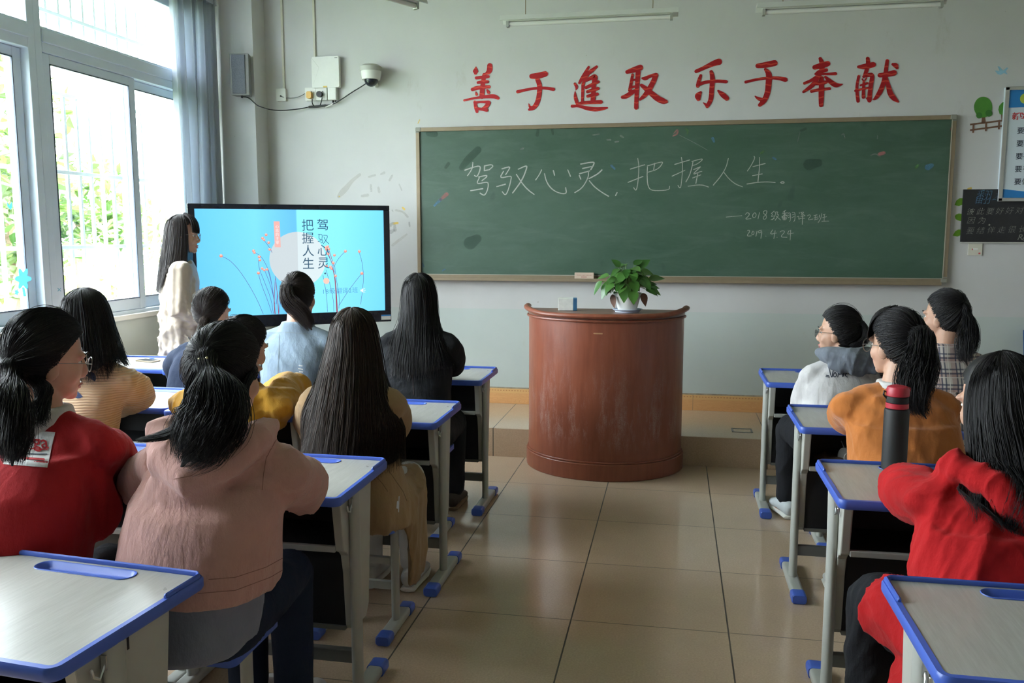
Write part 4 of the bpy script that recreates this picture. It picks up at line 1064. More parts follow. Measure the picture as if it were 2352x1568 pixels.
MB().tube(rim, [(.016, .022)] * len(rim), 12, ref=(0, 0, 1)).build('rim', M['lectern'], le)
rim2 = [(x * (RX + .006) / RX, y * (RY + .006) / RY, ZT - .040) for x, y in half(RX, RY, 64)]
MB().tube(rim2, .008, 8, ref=(0, 0, 1)).build('rim_bead', M['lectern'], le)
MB().bb((-RX + .02, -.03, .10), (RX - .02, -.01, .62)).build('shelf_panel', M['lectern'], le, smooth=False)
M['tape'] = simple('tan_tape_mark', (.48, .27, .14), .6)
a0 = -PI / 2 - .075; mb = MB()
P = [((RX + .001) * math.cos(a0 + k * .022), (RY + .001) * math.sin(a0 + k * .022)) for k in range(6)]
mb.add([(x, y, z) for z in (.905, .913) for x, y in P], [(k, k + 1, k + 7, k + 6) for k in range(5)])
mb.build('tape_scrap', M['tape'], le)
# small box of chalk on it
bx = empty('chalk_box', (-.662, 5.40, ZT), 'small white and blue carton on the lectern', 'box', rz=.12)
MB().bb((-.058, -.035, 0), (.036, .035, .078)).build('carton', simple('white_carton', (.72, .72, .69), .6, var=.08, vs=30), bx, smooth=False, bevel=.002)
MB().bb((.036, -.0352, 0), (.060, .0352, .0782)).build('end_panel', simple('blue_carton_end', (.03, .12, .24), .5), bx, smooth=False, bevel=.002)
# plant
M['leafP'] = None
def pothos_leaf_mat():
    t = NT('pothos_leaf'); g = t.node('ShaderNodeNewGeometry')
    c = t.mix(g.outputs['Random Per Island'], (.028, .10, .018), (.075, .19, .032))
    t.set(color=c, rough=.32, spec=.5); return t.m
M['leafP'] = pothos_leaf_mat()
M['stem'] = simple('pothos_stem', (.12, .20, .05), .5)
M['dry'] = simple('dry_brown_leaf', (.13, .06, .035), .7, var=.2)
px_, py_ = -.283, 5.36
po = empty('potted_plant', (px_, py_, ZT), 'leafy green pothos in a white plastic pot on the lectern', 'potted plant')
MB().cyl((0, 0, .012), (0, 0, .112), .058, 32, .084).build('pot', M['white'], po)
MB().rings([[Vector((r * math.cos(2 * PI * i / 32), r * math.sin(2 * PI * i / 32), z)) for i in range(32)] for r, z in ((.083, .095), (.088, .097), (.089, .118), (.084, .118), (.080, .1))], cap=False).build('pot_rim', M['white'], po)
MB().cyl((0, 0, .098), (0, 0, .104), .079, 24).build('soil', simple('dark_soil', (.04, .03, .02), .9), po)
MB().cyl((0, 0, 0), (0, 0, .006), .075, 32).rings([[Vector((r * (1 + .012 * math.cos(12 * PI * i / 48 * 4)) * math.cos(2 * PI * i / 48), r * math.sin(2 * PI * i / 48), z)) for i in range(48)] for r, z in ((.074, .004), (.093, .017), (.090, .019), (.074, .008))], cap=False).build('saucer', simple('pale_blue_saucer', (.58, .66, .82), .4, var=.02), po)
def leaf_mesh(mb, base, tip_dir, nrm, L, W, curl=.25):
    t = Vector(tip_dir).normalized(); s = t.cross(Vector(nrm)).normalized(); n = s.cross(t)
    prof = [(0, .10), (.08, .62), (.22, .98), (.42, 1.0), (.62, .78), (.82, .40), (.94, .14), (1, .0)]
    V = []; F = []
    for u, w in prof:
        c = Vector(base) + t * (u * L) - n * (curl * L * u * u)
        V += [c - s * (w * W / 2) + n * (.10 * W * w), c, c + s * (w * W / 2) + n * (.10 * W * w)]
    for k in range(len(prof) - 1):
        a = 3 * k
        F += [(a, a + 1, a + 4, a + 3), (a + 1, a + 2, a + 5, a + 4)]
    mb.add(V, F)
r2 = random.Random(5)
lv = MB(); stm = MB()
def sprig(az, rad, h, L, droop, tilt=0.0):
    d = Vector((math.cos(az), math.sin(az), 0))
    b0 = d * .03 + Vector((0, 0, .10)); e = d * rad + Vector((0, 0, h))
    stm.tube([b0, b0 * .5 + e * .5 + Vector((0, 0, .035)), e], .0022, 5)
    leaf_mesh(lv, e, d * 1.0 + Vector((r2.uniform(-.35, .35), r2.uniform(-.35, .35), droop)), Vector((0, 0, 1)) + d * .7 + Vector((0, -.55, 0)), L, L * r2.uniform(.58, .72), .22)
for i in range(84):
    az = r2.uniform(0, 2 * PI); k = r2.random()
    sprig(az, .03 + .105 * k ** .8, .275 - .13 * k + r2.uniform(-.03, .03), r2.uniform(.060, .095), r2.uniform(-.75, .5) - .3 * k)
for az, rad, h, L, dr in ((-2.9, .16, .19, .10, -1.2), (-2.6, .13, .17, .10, -.8), (.1, .13, .20, .10, .25), (-.3, .12, .15, .10, -.3), (.5, .07, .27, .10, .9), (2.9, .05, .28, .07, 1.2), (-1.7, .09, .18, .12, -1.6), (3.0, .12, .22, .09, -.1), (-.7, .11, .20, .10, -.6)):
    sprig(az, rad, h, L, dr)
lv.build('leaves', M['leafP'], po, angle=3); stm.build('stems', M['stem'], po)
dl = MB(); leaf_mesh(dl, (.095, -.04, .12), (.25, -.1, -1), (.3, -1, 0), .085, .045, .1); leaf_mesh(dl, (-.09, -.05, .11), (.25, -.2, -1), (-.3, -1, 0), .09, .04, -.2)
dl.build('dry_leaf', M['dry'], po, angle=3)
# eraser on the chalk tray
c = ony(1343, 633, YF - .06)
er = empty('board_eraser', (c.x, YF - .058, BZ0 - .030), 'pale wooden board eraser on the chalk tray', 'eraser')
MB().bb((-.074, -.022, 0), (.070, .010, .052)).build('block', simple('pale_pink_wood', (.60, .46, .36), .7, var=.1), er, smooth=False, bevel=.003)
MB().bb((-.072, .010, .002), (.068, .024, .050)).build('felt', M['darkgrey'], er, smooth=False)
M['ink_red'] = simple('faded_red_print', (.42, .20, .16), .6, var=0)
mb = MB()
for k in range(12): mb.bb((-.055 + k * .0092, -.0226, .030), (-.050 + k * .0092, -.0218, .035))
mb.bb((-.025, -.0226, .016), (.018, -.0218, .022)).build('print', M['ink_red'], er, smooth=False)
# socket frame in the platform and dust line
c = onz(1704, 988.5, PLAT_Z)
mb = MB(); w_, d_ = .068, .06
for a, b_ in (((-w_, -d_), (w_, -d_ + .012)), ((-w_, d_ - .012), (w_, d_)), ((-w_, -d_), (-w_ + .012, d_)), ((w_ - .012, -d_), (w_, d_))):
    mb.bb((a[0], a[1], 0), (b_[0], b_[1], .002))
o = mb.build('floor_socket_frame', M['darkgrey'], None, smooth=False); o.location = (c.x, c.y, PLAT_Z + .0003)
tag(o, 'thin dark square outline set into the platform tiles', 'floor socket')
# tall blue panel cut by the right edge
c = ony(2350, 800, YF - .2); c.x += .05
o = MB().bb((0, -.015, 0), (.55, .015, .86 - PLAT_Z)).build('blue_panel', simple('deep_blue_panel', (.015, .06, .17), .4), None, smooth=False, bevel=.004)
o.location = (c.x, YF - .2, PLAT_Z); o.rotation_euler = (-.12, -.04, 0)
tag(o, 'dark blue panel leaning by the front wall at the right edge', 'panel')

# ================================================================== DESKS AND STOOLS
def top_mat():
    t = NT('pale_grey_wood_laminate'); o = t.obj()
    g = t.noise(t.mapping(o, (22, 1.6, 1)), 5.0, 5.0, .65, .5); g2 = t.noise(t.mapping(o, (160, 5, 1)), 3.0, 3.0)
    n = t.noise(o, 5.0, 3.0)
    c = t.mix(t.maprange(g, .3, .7, 0, 1), (.385, .378, .352), (.485, .478, .448))
    c = t.mix(t.maprange(g2, .4, .75, 0, .45), c, (.36, .345, .31))
    sm = t.noise(t.mapping(o, (4, 9, 1)), 4.0, 4.0, .7)
    c = t.mix(t.maprange(sm, .66, .74, 0, .25), c, (.36, .35, .32))
    t.set(color=c, rough=t.maprange(n, .3, .7, .26, .38), spec=.5)
    t.bump(g2, .03, .001); return t.m
M['lam'] = top_mat()
DW, DD, DZ = .624, .455, .725
def capsule(cx, cy, w, h, n=10):
    r = h / 2
    return [(cx + w / 2 - r + r * math.cos(-PI / 2 + PI * k / n), cy + r * math.sin(-PI / 2 + PI * k / n)) for k in range(n + 1)] + \
           [(cx - w / 2 + r + r * math.cos(PI / 2 + PI * k / n), cy + r * math.sin(PI / 2 + PI * k / n)) for k in range(n + 1)]
def make_desk():
    g = empty('school_desk', (0, 0, 0), 'desk', 'desk', 'single school desks with blue edging')
    # laminate with a hole for the pen tray
    out = rrect(DW - .028, DD - .028, .012); hole = capsule(0.02, .175, .262, .044)
    tri = tessellate_polygon([[Vector((a, b, 0)) for a, b in out], [Vector((a, b, 0)) for a, b in hole]])
    allp = out + hole
    mb = MB().add([(a, b, DZ) for a, b in allp], [tuple(t_) for t_ in tri])
    n = len(out); mb.add([(a, b, DZ) for a, b in out] + [(a, b, DZ - .018) for a, b in out], [(i, (i + 1) % n, n + (i + 1) % n, n + i) for i in range(n)] + [tuple(range(n, 2 * n))])
    mb.build('desktop', M['lam'], g, smooth=False)
    # blue edge band
    a = rrect(DW, DD, .026, 6); b_ = rrect(DW - .030, DD - .030, .012, 6); n = len(a); c_ = rrect(DW - .006, DD - .006, .024, 6)
    V = [(x, y, DZ - .026) for x, y in b_] + [(x, y, DZ - .026) for x, y in c_] + [(x, y, DZ - .020) for x, y in a] + [(x, y, DZ - .003) for x, y in a] + [(x, y, DZ + .0015) for x, y in c_] + [(x, y, DZ + .0015) for x, y in b_]
    F = []
    for k in range(5):
        for i in range(n): F.append((k * n + i, k * n + (i + 1) % n, (k + 1) * n + (i + 1) % n, (k + 1) * n + i))
    MB().add(V, F).build('edge_band', M['blue'], g, angle=.9)
    # raised lip on the far edge and the far part of both sides
    lip = MB(); x1 = DW / 2 - .010; y1 = DD / 2 - .010
    pts = [(-x1, y1 - .125), (-x1, y1 - .012), (-x1 + .012, y1), (x1 - .012, y1), (x1, y1 - .012), (x1, y1 - .125)]
    lip.tube([(x, y, DZ + .004) for x, y in resample([(x, y) for x, y in pts], .06)], [(.0075, .0055)] * len(resample(pts, .06)), 8, ref=(0, 0, 1))
    lip.build('raised_lip', M['blue'], g)
    # pen tray
    rings_ = []
    for w, h, z in ((.272, .054, DZ + .0005), (.270, .052, DZ + .0022), (.262, .044, DZ + .0015), (.250, .032, DZ - .010), (.240, .020, DZ - .013)):
        rings_.append([Vector((x, y, z)) for x, y in capsule(.02, .175, w, h)])
    t_ = MB(); k = len(rings_[0]); V = [p for r in rings_ for p in r]; F = []
    for q in range(4):
        for i in range(k): F.append((q * k + i, q * k + (i + 1) % k, (q + 1) * k + (i + 1) % k, (q + 1) * k + i))
    F.append(tuple(range(4 * k, 5 * k))); t_.add(V, F).build('pen_tray', M['blue'], g, angle=1.2)
    PY = -.058
    for s in (-1, 1):
        x = s * .268
        prof = [(-.150, .698), (-.130, .560), (-.124, .525), (-.100, .512), (-.086, .498), (-.072, .44), (-.058, .255), (-.045, .238), (.06, .238), (.085, .27), (.13, .698)]
        MB().prism(prof, lambda p, q, h, x=x: (x + h, p, q), -.014, .014).build('side_panel', M['greyp'], g, smooth=False, bevel=.004)
        sl = MB(); sl.bb((x + s * .0135, -.052, .60), (x + s * .0155, -.040, .628)); sl.bb((x + s * .0135, -.008, .655), (x + s * .0150, -.002, .69)); sl.build('slot', M['black'], g)
        xp = s * .293
        lg = [[Vector((xp + .017 * math.cos(2 * PI * i / 20), PY + .026 * math.sin(2 * PI * i / 20), z)) for i in range(20)] for z in (.03, .70)]
        MB().rings(lg).build('leg', M['grey'], g)
        fo = MB(); prof = rrect(.052, .036, .012, 5)
        fo.rings([[Vector((xp + px, y, .021 + pz)) for px, pz in prof] for y in (PY - .19, PY + .19)])
        fob = fo.build('foot', M['grey'], g, smooth=True)
        for e in (-1, 1):
            cp = MB(); prof2 = rrect(.060, .040, .013, 5)
            cp.rings([[Vector((xp + px * q, PY + e * y, .020 + pz * q)) for px, pz in prof2] for y, q in ((.155, 1), (.212, 1), (.217, .86))])
            cp.build('end_cap', M['blue'], fob)
        hk = MB(); hk.tube([(xp, PY - .026, .665), (xp, PY - .034, .652), (xp - s * -.004, PY - .046, .644), (xp, PY - .056, .652), (xp, PY - .060, .668)], .0035, 6); hk.box((xp, PY - .027, .668), (.012, .004, .03)); hk.build('hook', M['metal'], g)
    MB().bb((-.283, PY - .012, .132), (.283, PY + .012, .176)).build('cross_bar', M['darkgrey'], g, smooth=False, bevel=.003)
    bk = MB(); bk.bb((-.254, -.110, .528), (.254, .12, .534)).bb((-.254, .112, .30), (.254, .120, .70)).bb((-.254, -.11, .694), (.254, .12, .70))
    bk.build('book_box', M['black'], g, smooth=False)
    MB().bb((-.254, -.128, .520), (.254, -.112, .540)).build('shelf_lip', M['grey'], g, smooth=False, bevel=.003)
    mp = MB(); mp.bb((-.254, -.055, .252), (.254, -.045, .520)); mp.build('modesty_panel', M['black'], g, smooth=False)
    MB().bb((-.254, -.062, .238), (.254, .05, .252)).build('lower_rail', M['darkgrey'], g, smooth=False)
    return g
DESKS = [(-1.305, 4.610, 0, 'desk in the front row by the aisle, before the person in black'),
 (-1.262, 3.565, 0, 'desk by the aisle before the long haired person in a tan coat'),
 (-1.266, 2.535, 0, 'desk by the aisle under the right sleeve of the pink jacket'),
 (-1.362, 1.520, -.085, 'empty desk in the lower left corner of the photo'),
 (.800, 4.850, 0, 'desk across the aisle in the front row, before the white hoodie'),
 (.824, 3.775, 0, 'desk across the aisle before the person in the orange sweater'),
 (.800, 2.795, 0, 'desk across the aisle with the black flask on it'),
 (.785, 1.765, 0, 'empty desk in the lower right corner of the photo'),
 (-1.935, 4.610, 0, 'front row desk hidden before the person in the denim jacket'),
 (-2.565, 4.620, 0, 'front row desk before the person in navy'),
 (-3.110, 4.660, .04, 'front row desk nearest the window, with a phone on it'),
 (-1.895, 3.590, 0, 'desk before the person in the mustard top'),
 (-2.530, 3.640, 0, 'desk before the person in the beige ribbed sweater'),
 (-1.900, 2.560, 0, 'desk before the person in the red top with a white patch'),
 (1.440, 4.850, 0, 'front row desk before the person in the plaid shirt')]
proto = make_desk()
for i, (x, y, rz, lb) in enumerate(DESKS):
    o = proto if i == 0 else copy_tree(proto)
    o.location = (x, y, 0); o.rotation_euler = (0, 0, rz)
    o['label'] = 'grey and blue ' + lb

def make_stool():
    g = empty('school_stool', (0, 0, 0), 'stool', 'stool', 'school stools with blue edged seats')
    Z = .44; W_, D_ = .345, .26
    MB().prism(rrect(W_ - .02, D_ - .02, .012), lambda a, b, h: (a, b, h), Z - .018, Z).build('seat', M['lam'], g, smooth=False)
    a = rrect(W_, D_, .024, 6); b_ = rrect(W_ - .024, D_ - .024, .010, 6); n = len(a)
    V = [(x, y, Z - .026) for x, y in b_] + [(x, y, Z - .024) for x, y in a] + [(x, y, Z - .001) for x, y in a] + [(x, y, Z + .002) for x, y in b_]
    MB().add(V, [(k * n + i, k * n + (i + 1) % n, (k + 1) * n + (i + 1) % n, (k + 1) * n + i) for k in range(3) for i in range(n)]).build('edge_band', M['blue'], g, angle=.9)
    MB().bb((-.006, -.09, Z), (.006, -.078, Z + .001)).cyl((.11, -.085, Z - .001), (.11, -.085, Z + .0012), .006, 10).build('screw', M['black'], g)
    for s in (-1, 1):
        x = s * .135
        MB().rings([[Vector((x + .015 * math.cos(2 * PI * i / 18), .022 * math.sin(2 * PI * i / 18), z)) for i in range(18)] for z in (.03, Z - .018)]).build('leg', M['grey'], g)
        f_ = MB().rings([[Vector((x + px, y, .020 + pz)) for px, pz in rrect(.048, .034, .011, 5)] for y in (-.13, .13)]).build('foot', M['grey'], g)
        for e in (-1, 1):
            MB().rings([[Vector((x + px * q, e * y, .0195 + pz * q)) for px, pz in rrect(.056, .039, .013, 5)] for y, q in ((.105, 1), (.155, 1), (.160, .86))]).build('end_cap', M['blue'], f_)
        MB().bb((x - .012, -.10, Z - .03), (x + .012, .10, Z - .018)).build('seat_rail', M['grey'], g)
    MB().bb((-.12, -.010, .155), (.12, .010, .185)).bb((-.12, -.010, .255), (.12, .010, .280)).build('cross_bar', M['grey'], g, smooth=False)
    return g
# ================================================================== PEOPLE
def skin_mat():
    t = NT('warm_skin'); o = t.obj()
    n = t.noise(o, 30.0, 4.0)
    c = t.mix(n, (.50, .285, .195), (.60, .37, .27))
    t.set(color=c, rough=.48, spec=.4, sub=.12)
    t.b.inputs['Subsurface Radius'].default_value = (.012, .005, .003)
    t.bump(t.noise(o, 500.0, 2.0), .05, .001); return t.m
M['skin'] = skin_mat()
M['lips'] = simple('lips', (.45, .16, .14), .4, var=.05)
M['eye'] = simple('eye_white', (.75, .74, .70), .2, var=0)
M['iris'] = simple('dark_iris', (.02, .012, .008), .15, var=0)
def hair_mat(name, c0, c1, rough=.50):
    t = NT(name); g = t.node('ShaderNodeNewGeometry')
    c = t.mix(g.outputs['Random Per Island'], c0, c1)
    t.set(color=c, rough=rough, spec=.32); return t.m
M['hair'] = hair_mat('black_hair', (.006, .006, .008), (.018, .015, .015))
M['hairb'] = hair_mat('dark_brown_hair', (.012, .008, .006), (.045, .026, .017))
M['hairn'] = hair_mat('brown_tinged_hair', (.010, .008, .009), (.032, .021, .018))

def remesh(mb, voxel, smooth=4, name='m'):
    me = mb.mesh(name, smooth=False)
    ob = bpy.data.objects.new('tmp', me); COL.objects.link(ob)
    r = ob.modifiers.new('r', 'REMESH'); r.mode = 'VOXEL'; r.voxel_size = voxel; r.use_smooth_shade = True
    if smooth:
        s = ob.modifiers.new('s', 'SMOOTH'); s.factor = .6; s.iterations = smooth
    bpy.context.view_layer.update()
    out = bpy.data.meshes.new_from_object(ob.evaluated_get(bpy.context.evaluated_depsgraph_get()))
    bpy.data.objects.remove(ob); bpy.data.meshes.remove(me)
    out.name = name
    return out
def get_v(me):
    a = np.empty(len(me.vertices) * 3, np.float32); me.vertices.foreach_get('co', a); return a.reshape(-1, 3).astype(float)
def get_n(me):
    a = np.empty(len(me.vertices) * 3, np.float32); me.vertices.foreach_get('normal', a); return a.reshape(-1, 3).astype(float)
def set_v(me, v):
    me.vertices.foreach_set('co', v.astype(np.float32).ravel()); me.update()
def wrinkle(me, amp, seed, freq=26.0, stretch=(1, 1, .55), fine=.35):
    """soft cloth folds, pushed along the normals"""
    rg = np.random.default_rng(seed); v = get_v(me); n = get_n(me); p = v * np.array(stretch)
    w = np.zeros_like(p)
    for i in range(3):
        k = rg.normal(size=(3,)) * 7; w += np.sin(p @ k + rg.uniform(0, 6))[:, None] * rg.normal(size=(1, 3)) * .035
    d = np.zeros(len(v))
    for i in range(5):
        k = rg.normal(size=3); k *= freq * rg.uniform(.6, 1.5) / np.linalg.norm(k)
        s = np.sin((p + w) @ k + rg.uniform(0, 6))
        d += (1 - np.abs(s)) ** 1.6 * rg.uniform(.4, 1) - .3
    m_ = np.zeros(len(v))
    for i in range(3):
        k = rg.normal(size=3); k *= 6 / np.linalg.norm(k); m_ += np.sin(v @ k + rg.uniform(0, 6))
    mask = np.clip(.55 + .35 * m_, .1, 1.3)
    f = np.zeros(len(v))
    for i in range(3):
        k = rg.normal(size=3); k *= freq * 2.6 / np.linalg.norm(k); f += (1 - np.abs(np.sin((p + w * 1.5) @ k + rg.uniform(0, 6)))) ** 3
    set_v(me, v + n * (2.1 * amp * (d * .6 + f * fine * .4) * mask)[:, None])

class Head:
    def __init__(s, c, yaw=0, pitch=0, roll=0):
        s.c = Vector(c)
        s.R = Matrix.Rotation(math.radians(yaw), 3, 'Z') @ Matrix.Rotation(-math.radians(pitch), 3, 'X') @ Matrix.Rotation(math.radians(roll), 3, 'Y')
        s.Rn = np.array(s.R)
    def __call__(s, x, y, z): return s.c + s.R @ Vector((x, y, z))
SKC = np.array([0, -.012, .020]); SKR = np.array([.083, .101, .108])
def add_head(mb, H, nb):
    R = H.R
    mb.ell(H(0, -.012, .018), (.073, .090, .098), R, 28, 18)
    mb.ell(H(0, .030, -.030), (.062, .058, .075), R, 24, 16)
    mb.ell(H(0, .040, -.068), (.050, .046, .045), R, 20, 12)
    mb.ell(H(0, .068, -.098), (.021, .020, .017), R, 14, 10)
    for s in (-1, 1):
        mb.ell(H(s * .034, .053, -.034), (.027, .025, .030), R, 14, 10)
        mb.ell(H(s * .028, .070, .018), (.026, .016, .010), R, 12, 8)
        mb.ell(H(s * .075, -.004, -.022), (.009, .019, .030), R @ Matrix.Rotation(s * -.35, 3, 'Z'), 14, 10)
        mb.ell(H(s * .010, .091, -.042), (.009, .010, .008), R, 10, 8)
    mb.tube([H(0, .076, .012), H(0, .088, -.012), H(0, .098, -.036)], [(.009, .009), (.009, .010), (.012, .010)], 10)
    mb.ell(H(0, .081, -.066), (.020, .011, .006), R, 12, 8); mb.ell(H(0, .078, -.079), (.018, .011, .007), R, 12, 8)
    mb.tube([Vector(nb) + Vector((0, 0, -.04)), Vector(nb) + Vector((0, 0, .03)), H(0, -.022, -.06), H(0, -.01, -.02)], [.060, .052, .050, .055], 18)
def add_hand(mb, w, d, up, side, curl=.5):
    """w wrist, d direction of the hand, up = back of the hand, side=+1 right hand"""
    w = Vector(w); d = Vector(d).normalized(); up = Vector(up); up = (up - d * up.dot(d)).normalized(); l = d.cross(up).normalized() * side
    # l points to the little-finger side for a right hand facing forward with palm down
    R = Matrix((l, d, up)).transposed()
    mb.ell(w + d * .045, (.038, .052, .014), R, 16, 10)
    mb.tube([w - d * .03, w, w + d * .03], [(.026, .019), (.027, .018), (.034, .015)], 12, ref=l)
    for k, (o, L) in enumerate(((-.027, .068), (-.009, .077), (.009, .072), (.026, .056))):
        b = w + d * .082 + l * o; a = 0; p = [b]
        for q, seg in enumerate((.42, .33, .25)):
            a += curl * (.35 + .25 * q); p.append(p[-1] + (d * math.cos(a) - up * math.sin(a)) * L * seg)
        mb.tube(p, [.0088, .0082, .0075, .0062], 8)
    b = w + d * .025 - l * .030
    mb.tube([b, b + d * .025 - l * .018 - up * .006, b + d * .050 - l * .024 - up * .012, b + d * .068 - l * .022 - up * .016], [.0125, .0105, .0092, .0072], 8)

HAIRLINE_Y = [-1, -.3, 0, .2, .4, .7, 1]
HAIRLINE_Z = [-.985, -.90, -.58, -.12, .22, .50, .56]
def hair_ok(d, low=0.0, fringe=0.0):
    zm = np.interp(d[..., 1], HAIRLINE_Y, HAIRLINE_Z) + low
    zm = np.where(d[..., 1] > .2, zm - fringe, zm)
    return d[..., 2] > zm
def basis(p):
    p = np.array(p, float); p /= np.linalg.norm(p)
    a = np.array([1., 0, 0]) if abs(p[0]) < .8 else np.array([0, 1., 0])
    e1 = a - p * (a @ p); e1 /= np.linalg.norm(e1); return p, e1, np.cross(p, e1)
def skull(H, d, lift):
    """d unit local dirs (...,3), lift scalar/array -> world"""
    loc = SKC + d * SKR * (1 + lift)[..., None]
    return loc @ H.Rn.T + np.array(H.c)
def pulled(H, pole, n, P=10, lift=(.0, .05), low=0.0, seed=0, fringe=0.0):
    """strands combed back from the hairline to the tie"""
    rg = np.random.default_rng(seed); p, e1, e2 = basis(pole)
    az = rg.uniform(0, 2 * PI, n); th = np.radians(np.arange(2, 168, 2.0))
    dirs = np.cos(th)[None, :, None] * p + np.sin(th)[None, :, None] * (np.cos(az)[:, None, None] * e1 + np.sin(az)[:, None, None] * e2)
    ok = hair_ok(dirs, low, fringe); ok[:, 0] = True
    first = np.argmax(~ok, axis=1); first = np.where(ok.all(axis=1), len(th) - 1, first)
    tmax = th[np.maximum(first - 1, 2)]
    t0 = tmax * np.sqrt(rg.uniform(.30, 1, n)); t0 = np.where(rg.random(n) < .35, tmax, t0)
    s = np.linspace(0, 1, P)[None]
    T = t0[:, None] * (1 - s) + .05 * s
    azw = az[:, None] + .10 * rg.normal(size=(n, 1)) * s * (1 - s) * 4
    d = np.cos(T)[..., None] * p + np.sin(T)[..., None] * (np.cos(azw)[..., None] * e1 + np.sin(azw)[..., None] * e2)
    L = rg.uniform(lift[0], lift[1], n)[:, None] * (.3 + .7 * np.sin(PI * np.clip(s * .9 + .1, 0, 1))) + .006
    return skull(H, d, L)
def cap_mesh(mb, H, low=0.0, lift=.0, fringe=0.0):
    nu, nv = 56, 40
    th = np.linspace(0.001, PI, nv); ph = np.linspace(0, 2 * PI, nu, endpoint=False)
    d = np.stack([np.sin(th)[:, None] * np.cos(ph), np.sin(th)[:, None] * np.sin(ph), np.cos(th)[:, None] * np.ones(nu)], -1)
    ok = hair_ok(d, low, fringe); W = skull(H, d, np.full(d.shape[:2], lift)); inner = skull(H, d, np.full(d.shape[:2], lift - .10))
    f = []
    for j in range(nv - 1):
        for i in range(nu):
            q = [(j, i), (j + 1, i), (j + 1, (i + 1) % nu), (j, (i + 1) % nu)]
            if all(ok[a] for a in q): f.append(tuple(a * nu + b for a, b in q))
    mb.add([tuple(x) for x in W.reshape(-1, 3)], f)
def push_out(X, bvh, gap=.004, gj=None):
    sh = X.shape; Y = X.reshape(-1, 3).copy()
    for i in range(len(Y)):
        p = Vector(Y[i]); r = bvh.find_nearest(p, .16)
        if r[0] is None: continue
        g = gap if gj is None else gj[i]
        if (p - r[0]).dot(r[1]) < g: Y[i] = np.array(r[0] + r[1] * g)
    return Y.reshape(sh)
def path_pts(path, rad, P):
    """resample a centre line; returns positions, frames, radii"""
    sp = smooth_line([tuple(a) for a in path], 3); A = np.array(sp); seg = np.r_[0, np.cumsum(np.linalg.norm(np.diff(A, axis=0), axis=1))]; seg /= seg[-1]
    t = np.linspace(0, 1, P); C = np.stack([np.interp(t, seg, A[:, k]) for k in range(3)], -1)
    rr = np.array(rad, float); R = np.stack([np.interp(t, np.linspace(0, 1, len(rr)), rr[:, k]) for k in range(2)], -1)
    T = np.gradient(C, axis=0); T /= np.linalg.norm(T, axis=1)[:, None]
    ref = np.array([1., 0, 0]); N = ref - T * (T @ ref)[:, None]; N /= np.linalg.norm(N, axis=1)[:, None]; B = np.cross(T, N)
    return C, N, B, R
def tail(path, rad, n, P=16, seed=0, wav=.004, fly=.08, cut=.12, bvh=None, clumps=26):
    rg = np.random.default_rng(seed); C, N, B, R = path_pts(path, rad, P)
    a = rg.uniform(0, 2 * PI, n); r = np.sqrt(rg.uniform(.25, 1, n)) * (1 + fly * np.abs(rg.normal(size=n)))
    ca = rg.uniform(0, 2 * PI, clumps); cr_ = np.sqrt(rg.uniform(.05, 1, clumps)); cl = rg.integers(0, clumps, n)
    u = np.stack([r * np.cos(a), r * np.sin(a)], -1); uc = np.stack([cr_ * np.cos(ca), cr_ * np.sin(ca)], -1)[cl]
    s = np.linspace(0, 1, P); mixc = (.75 * s ** 1.5)[None, :, None]
    U = u[:, None] * (1 - mixc) + (uc[:, None] + .12 * rg.normal(size=(n, 1, 2))) * mixc
    end = 1 - cut * rg.random(clumps)[cl] - .06 * rg.random(n)
    tt = s[None] * end[:, None]; idx = tt * (P - 1); i0 = np.clip(idx.astype(int), 0, P - 2); fr = (idx - i0)[..., None]
    g = lambda A: A[i0] * (1 - fr) + A[i0 + 1] * fr
    ph = rg.uniform(0, 6, (n, 1)); fq = rg.uniform(4, 9, (n, 1))
    wv_ = wav * np.sin(fq * s[None] + ph) * s[None]
    X = g(C) + g(N) * (g(R)[..., :1] * U[..., :1] + wv_[..., None]) + g(B) * (g(R)[..., 1:] * U[..., 1:] + np.roll(wv_, 3, axis=1)[..., None])
    if bvh is not None: X[:, 3:] = push_out(X[:, 3:], bvh, .004)
    return X
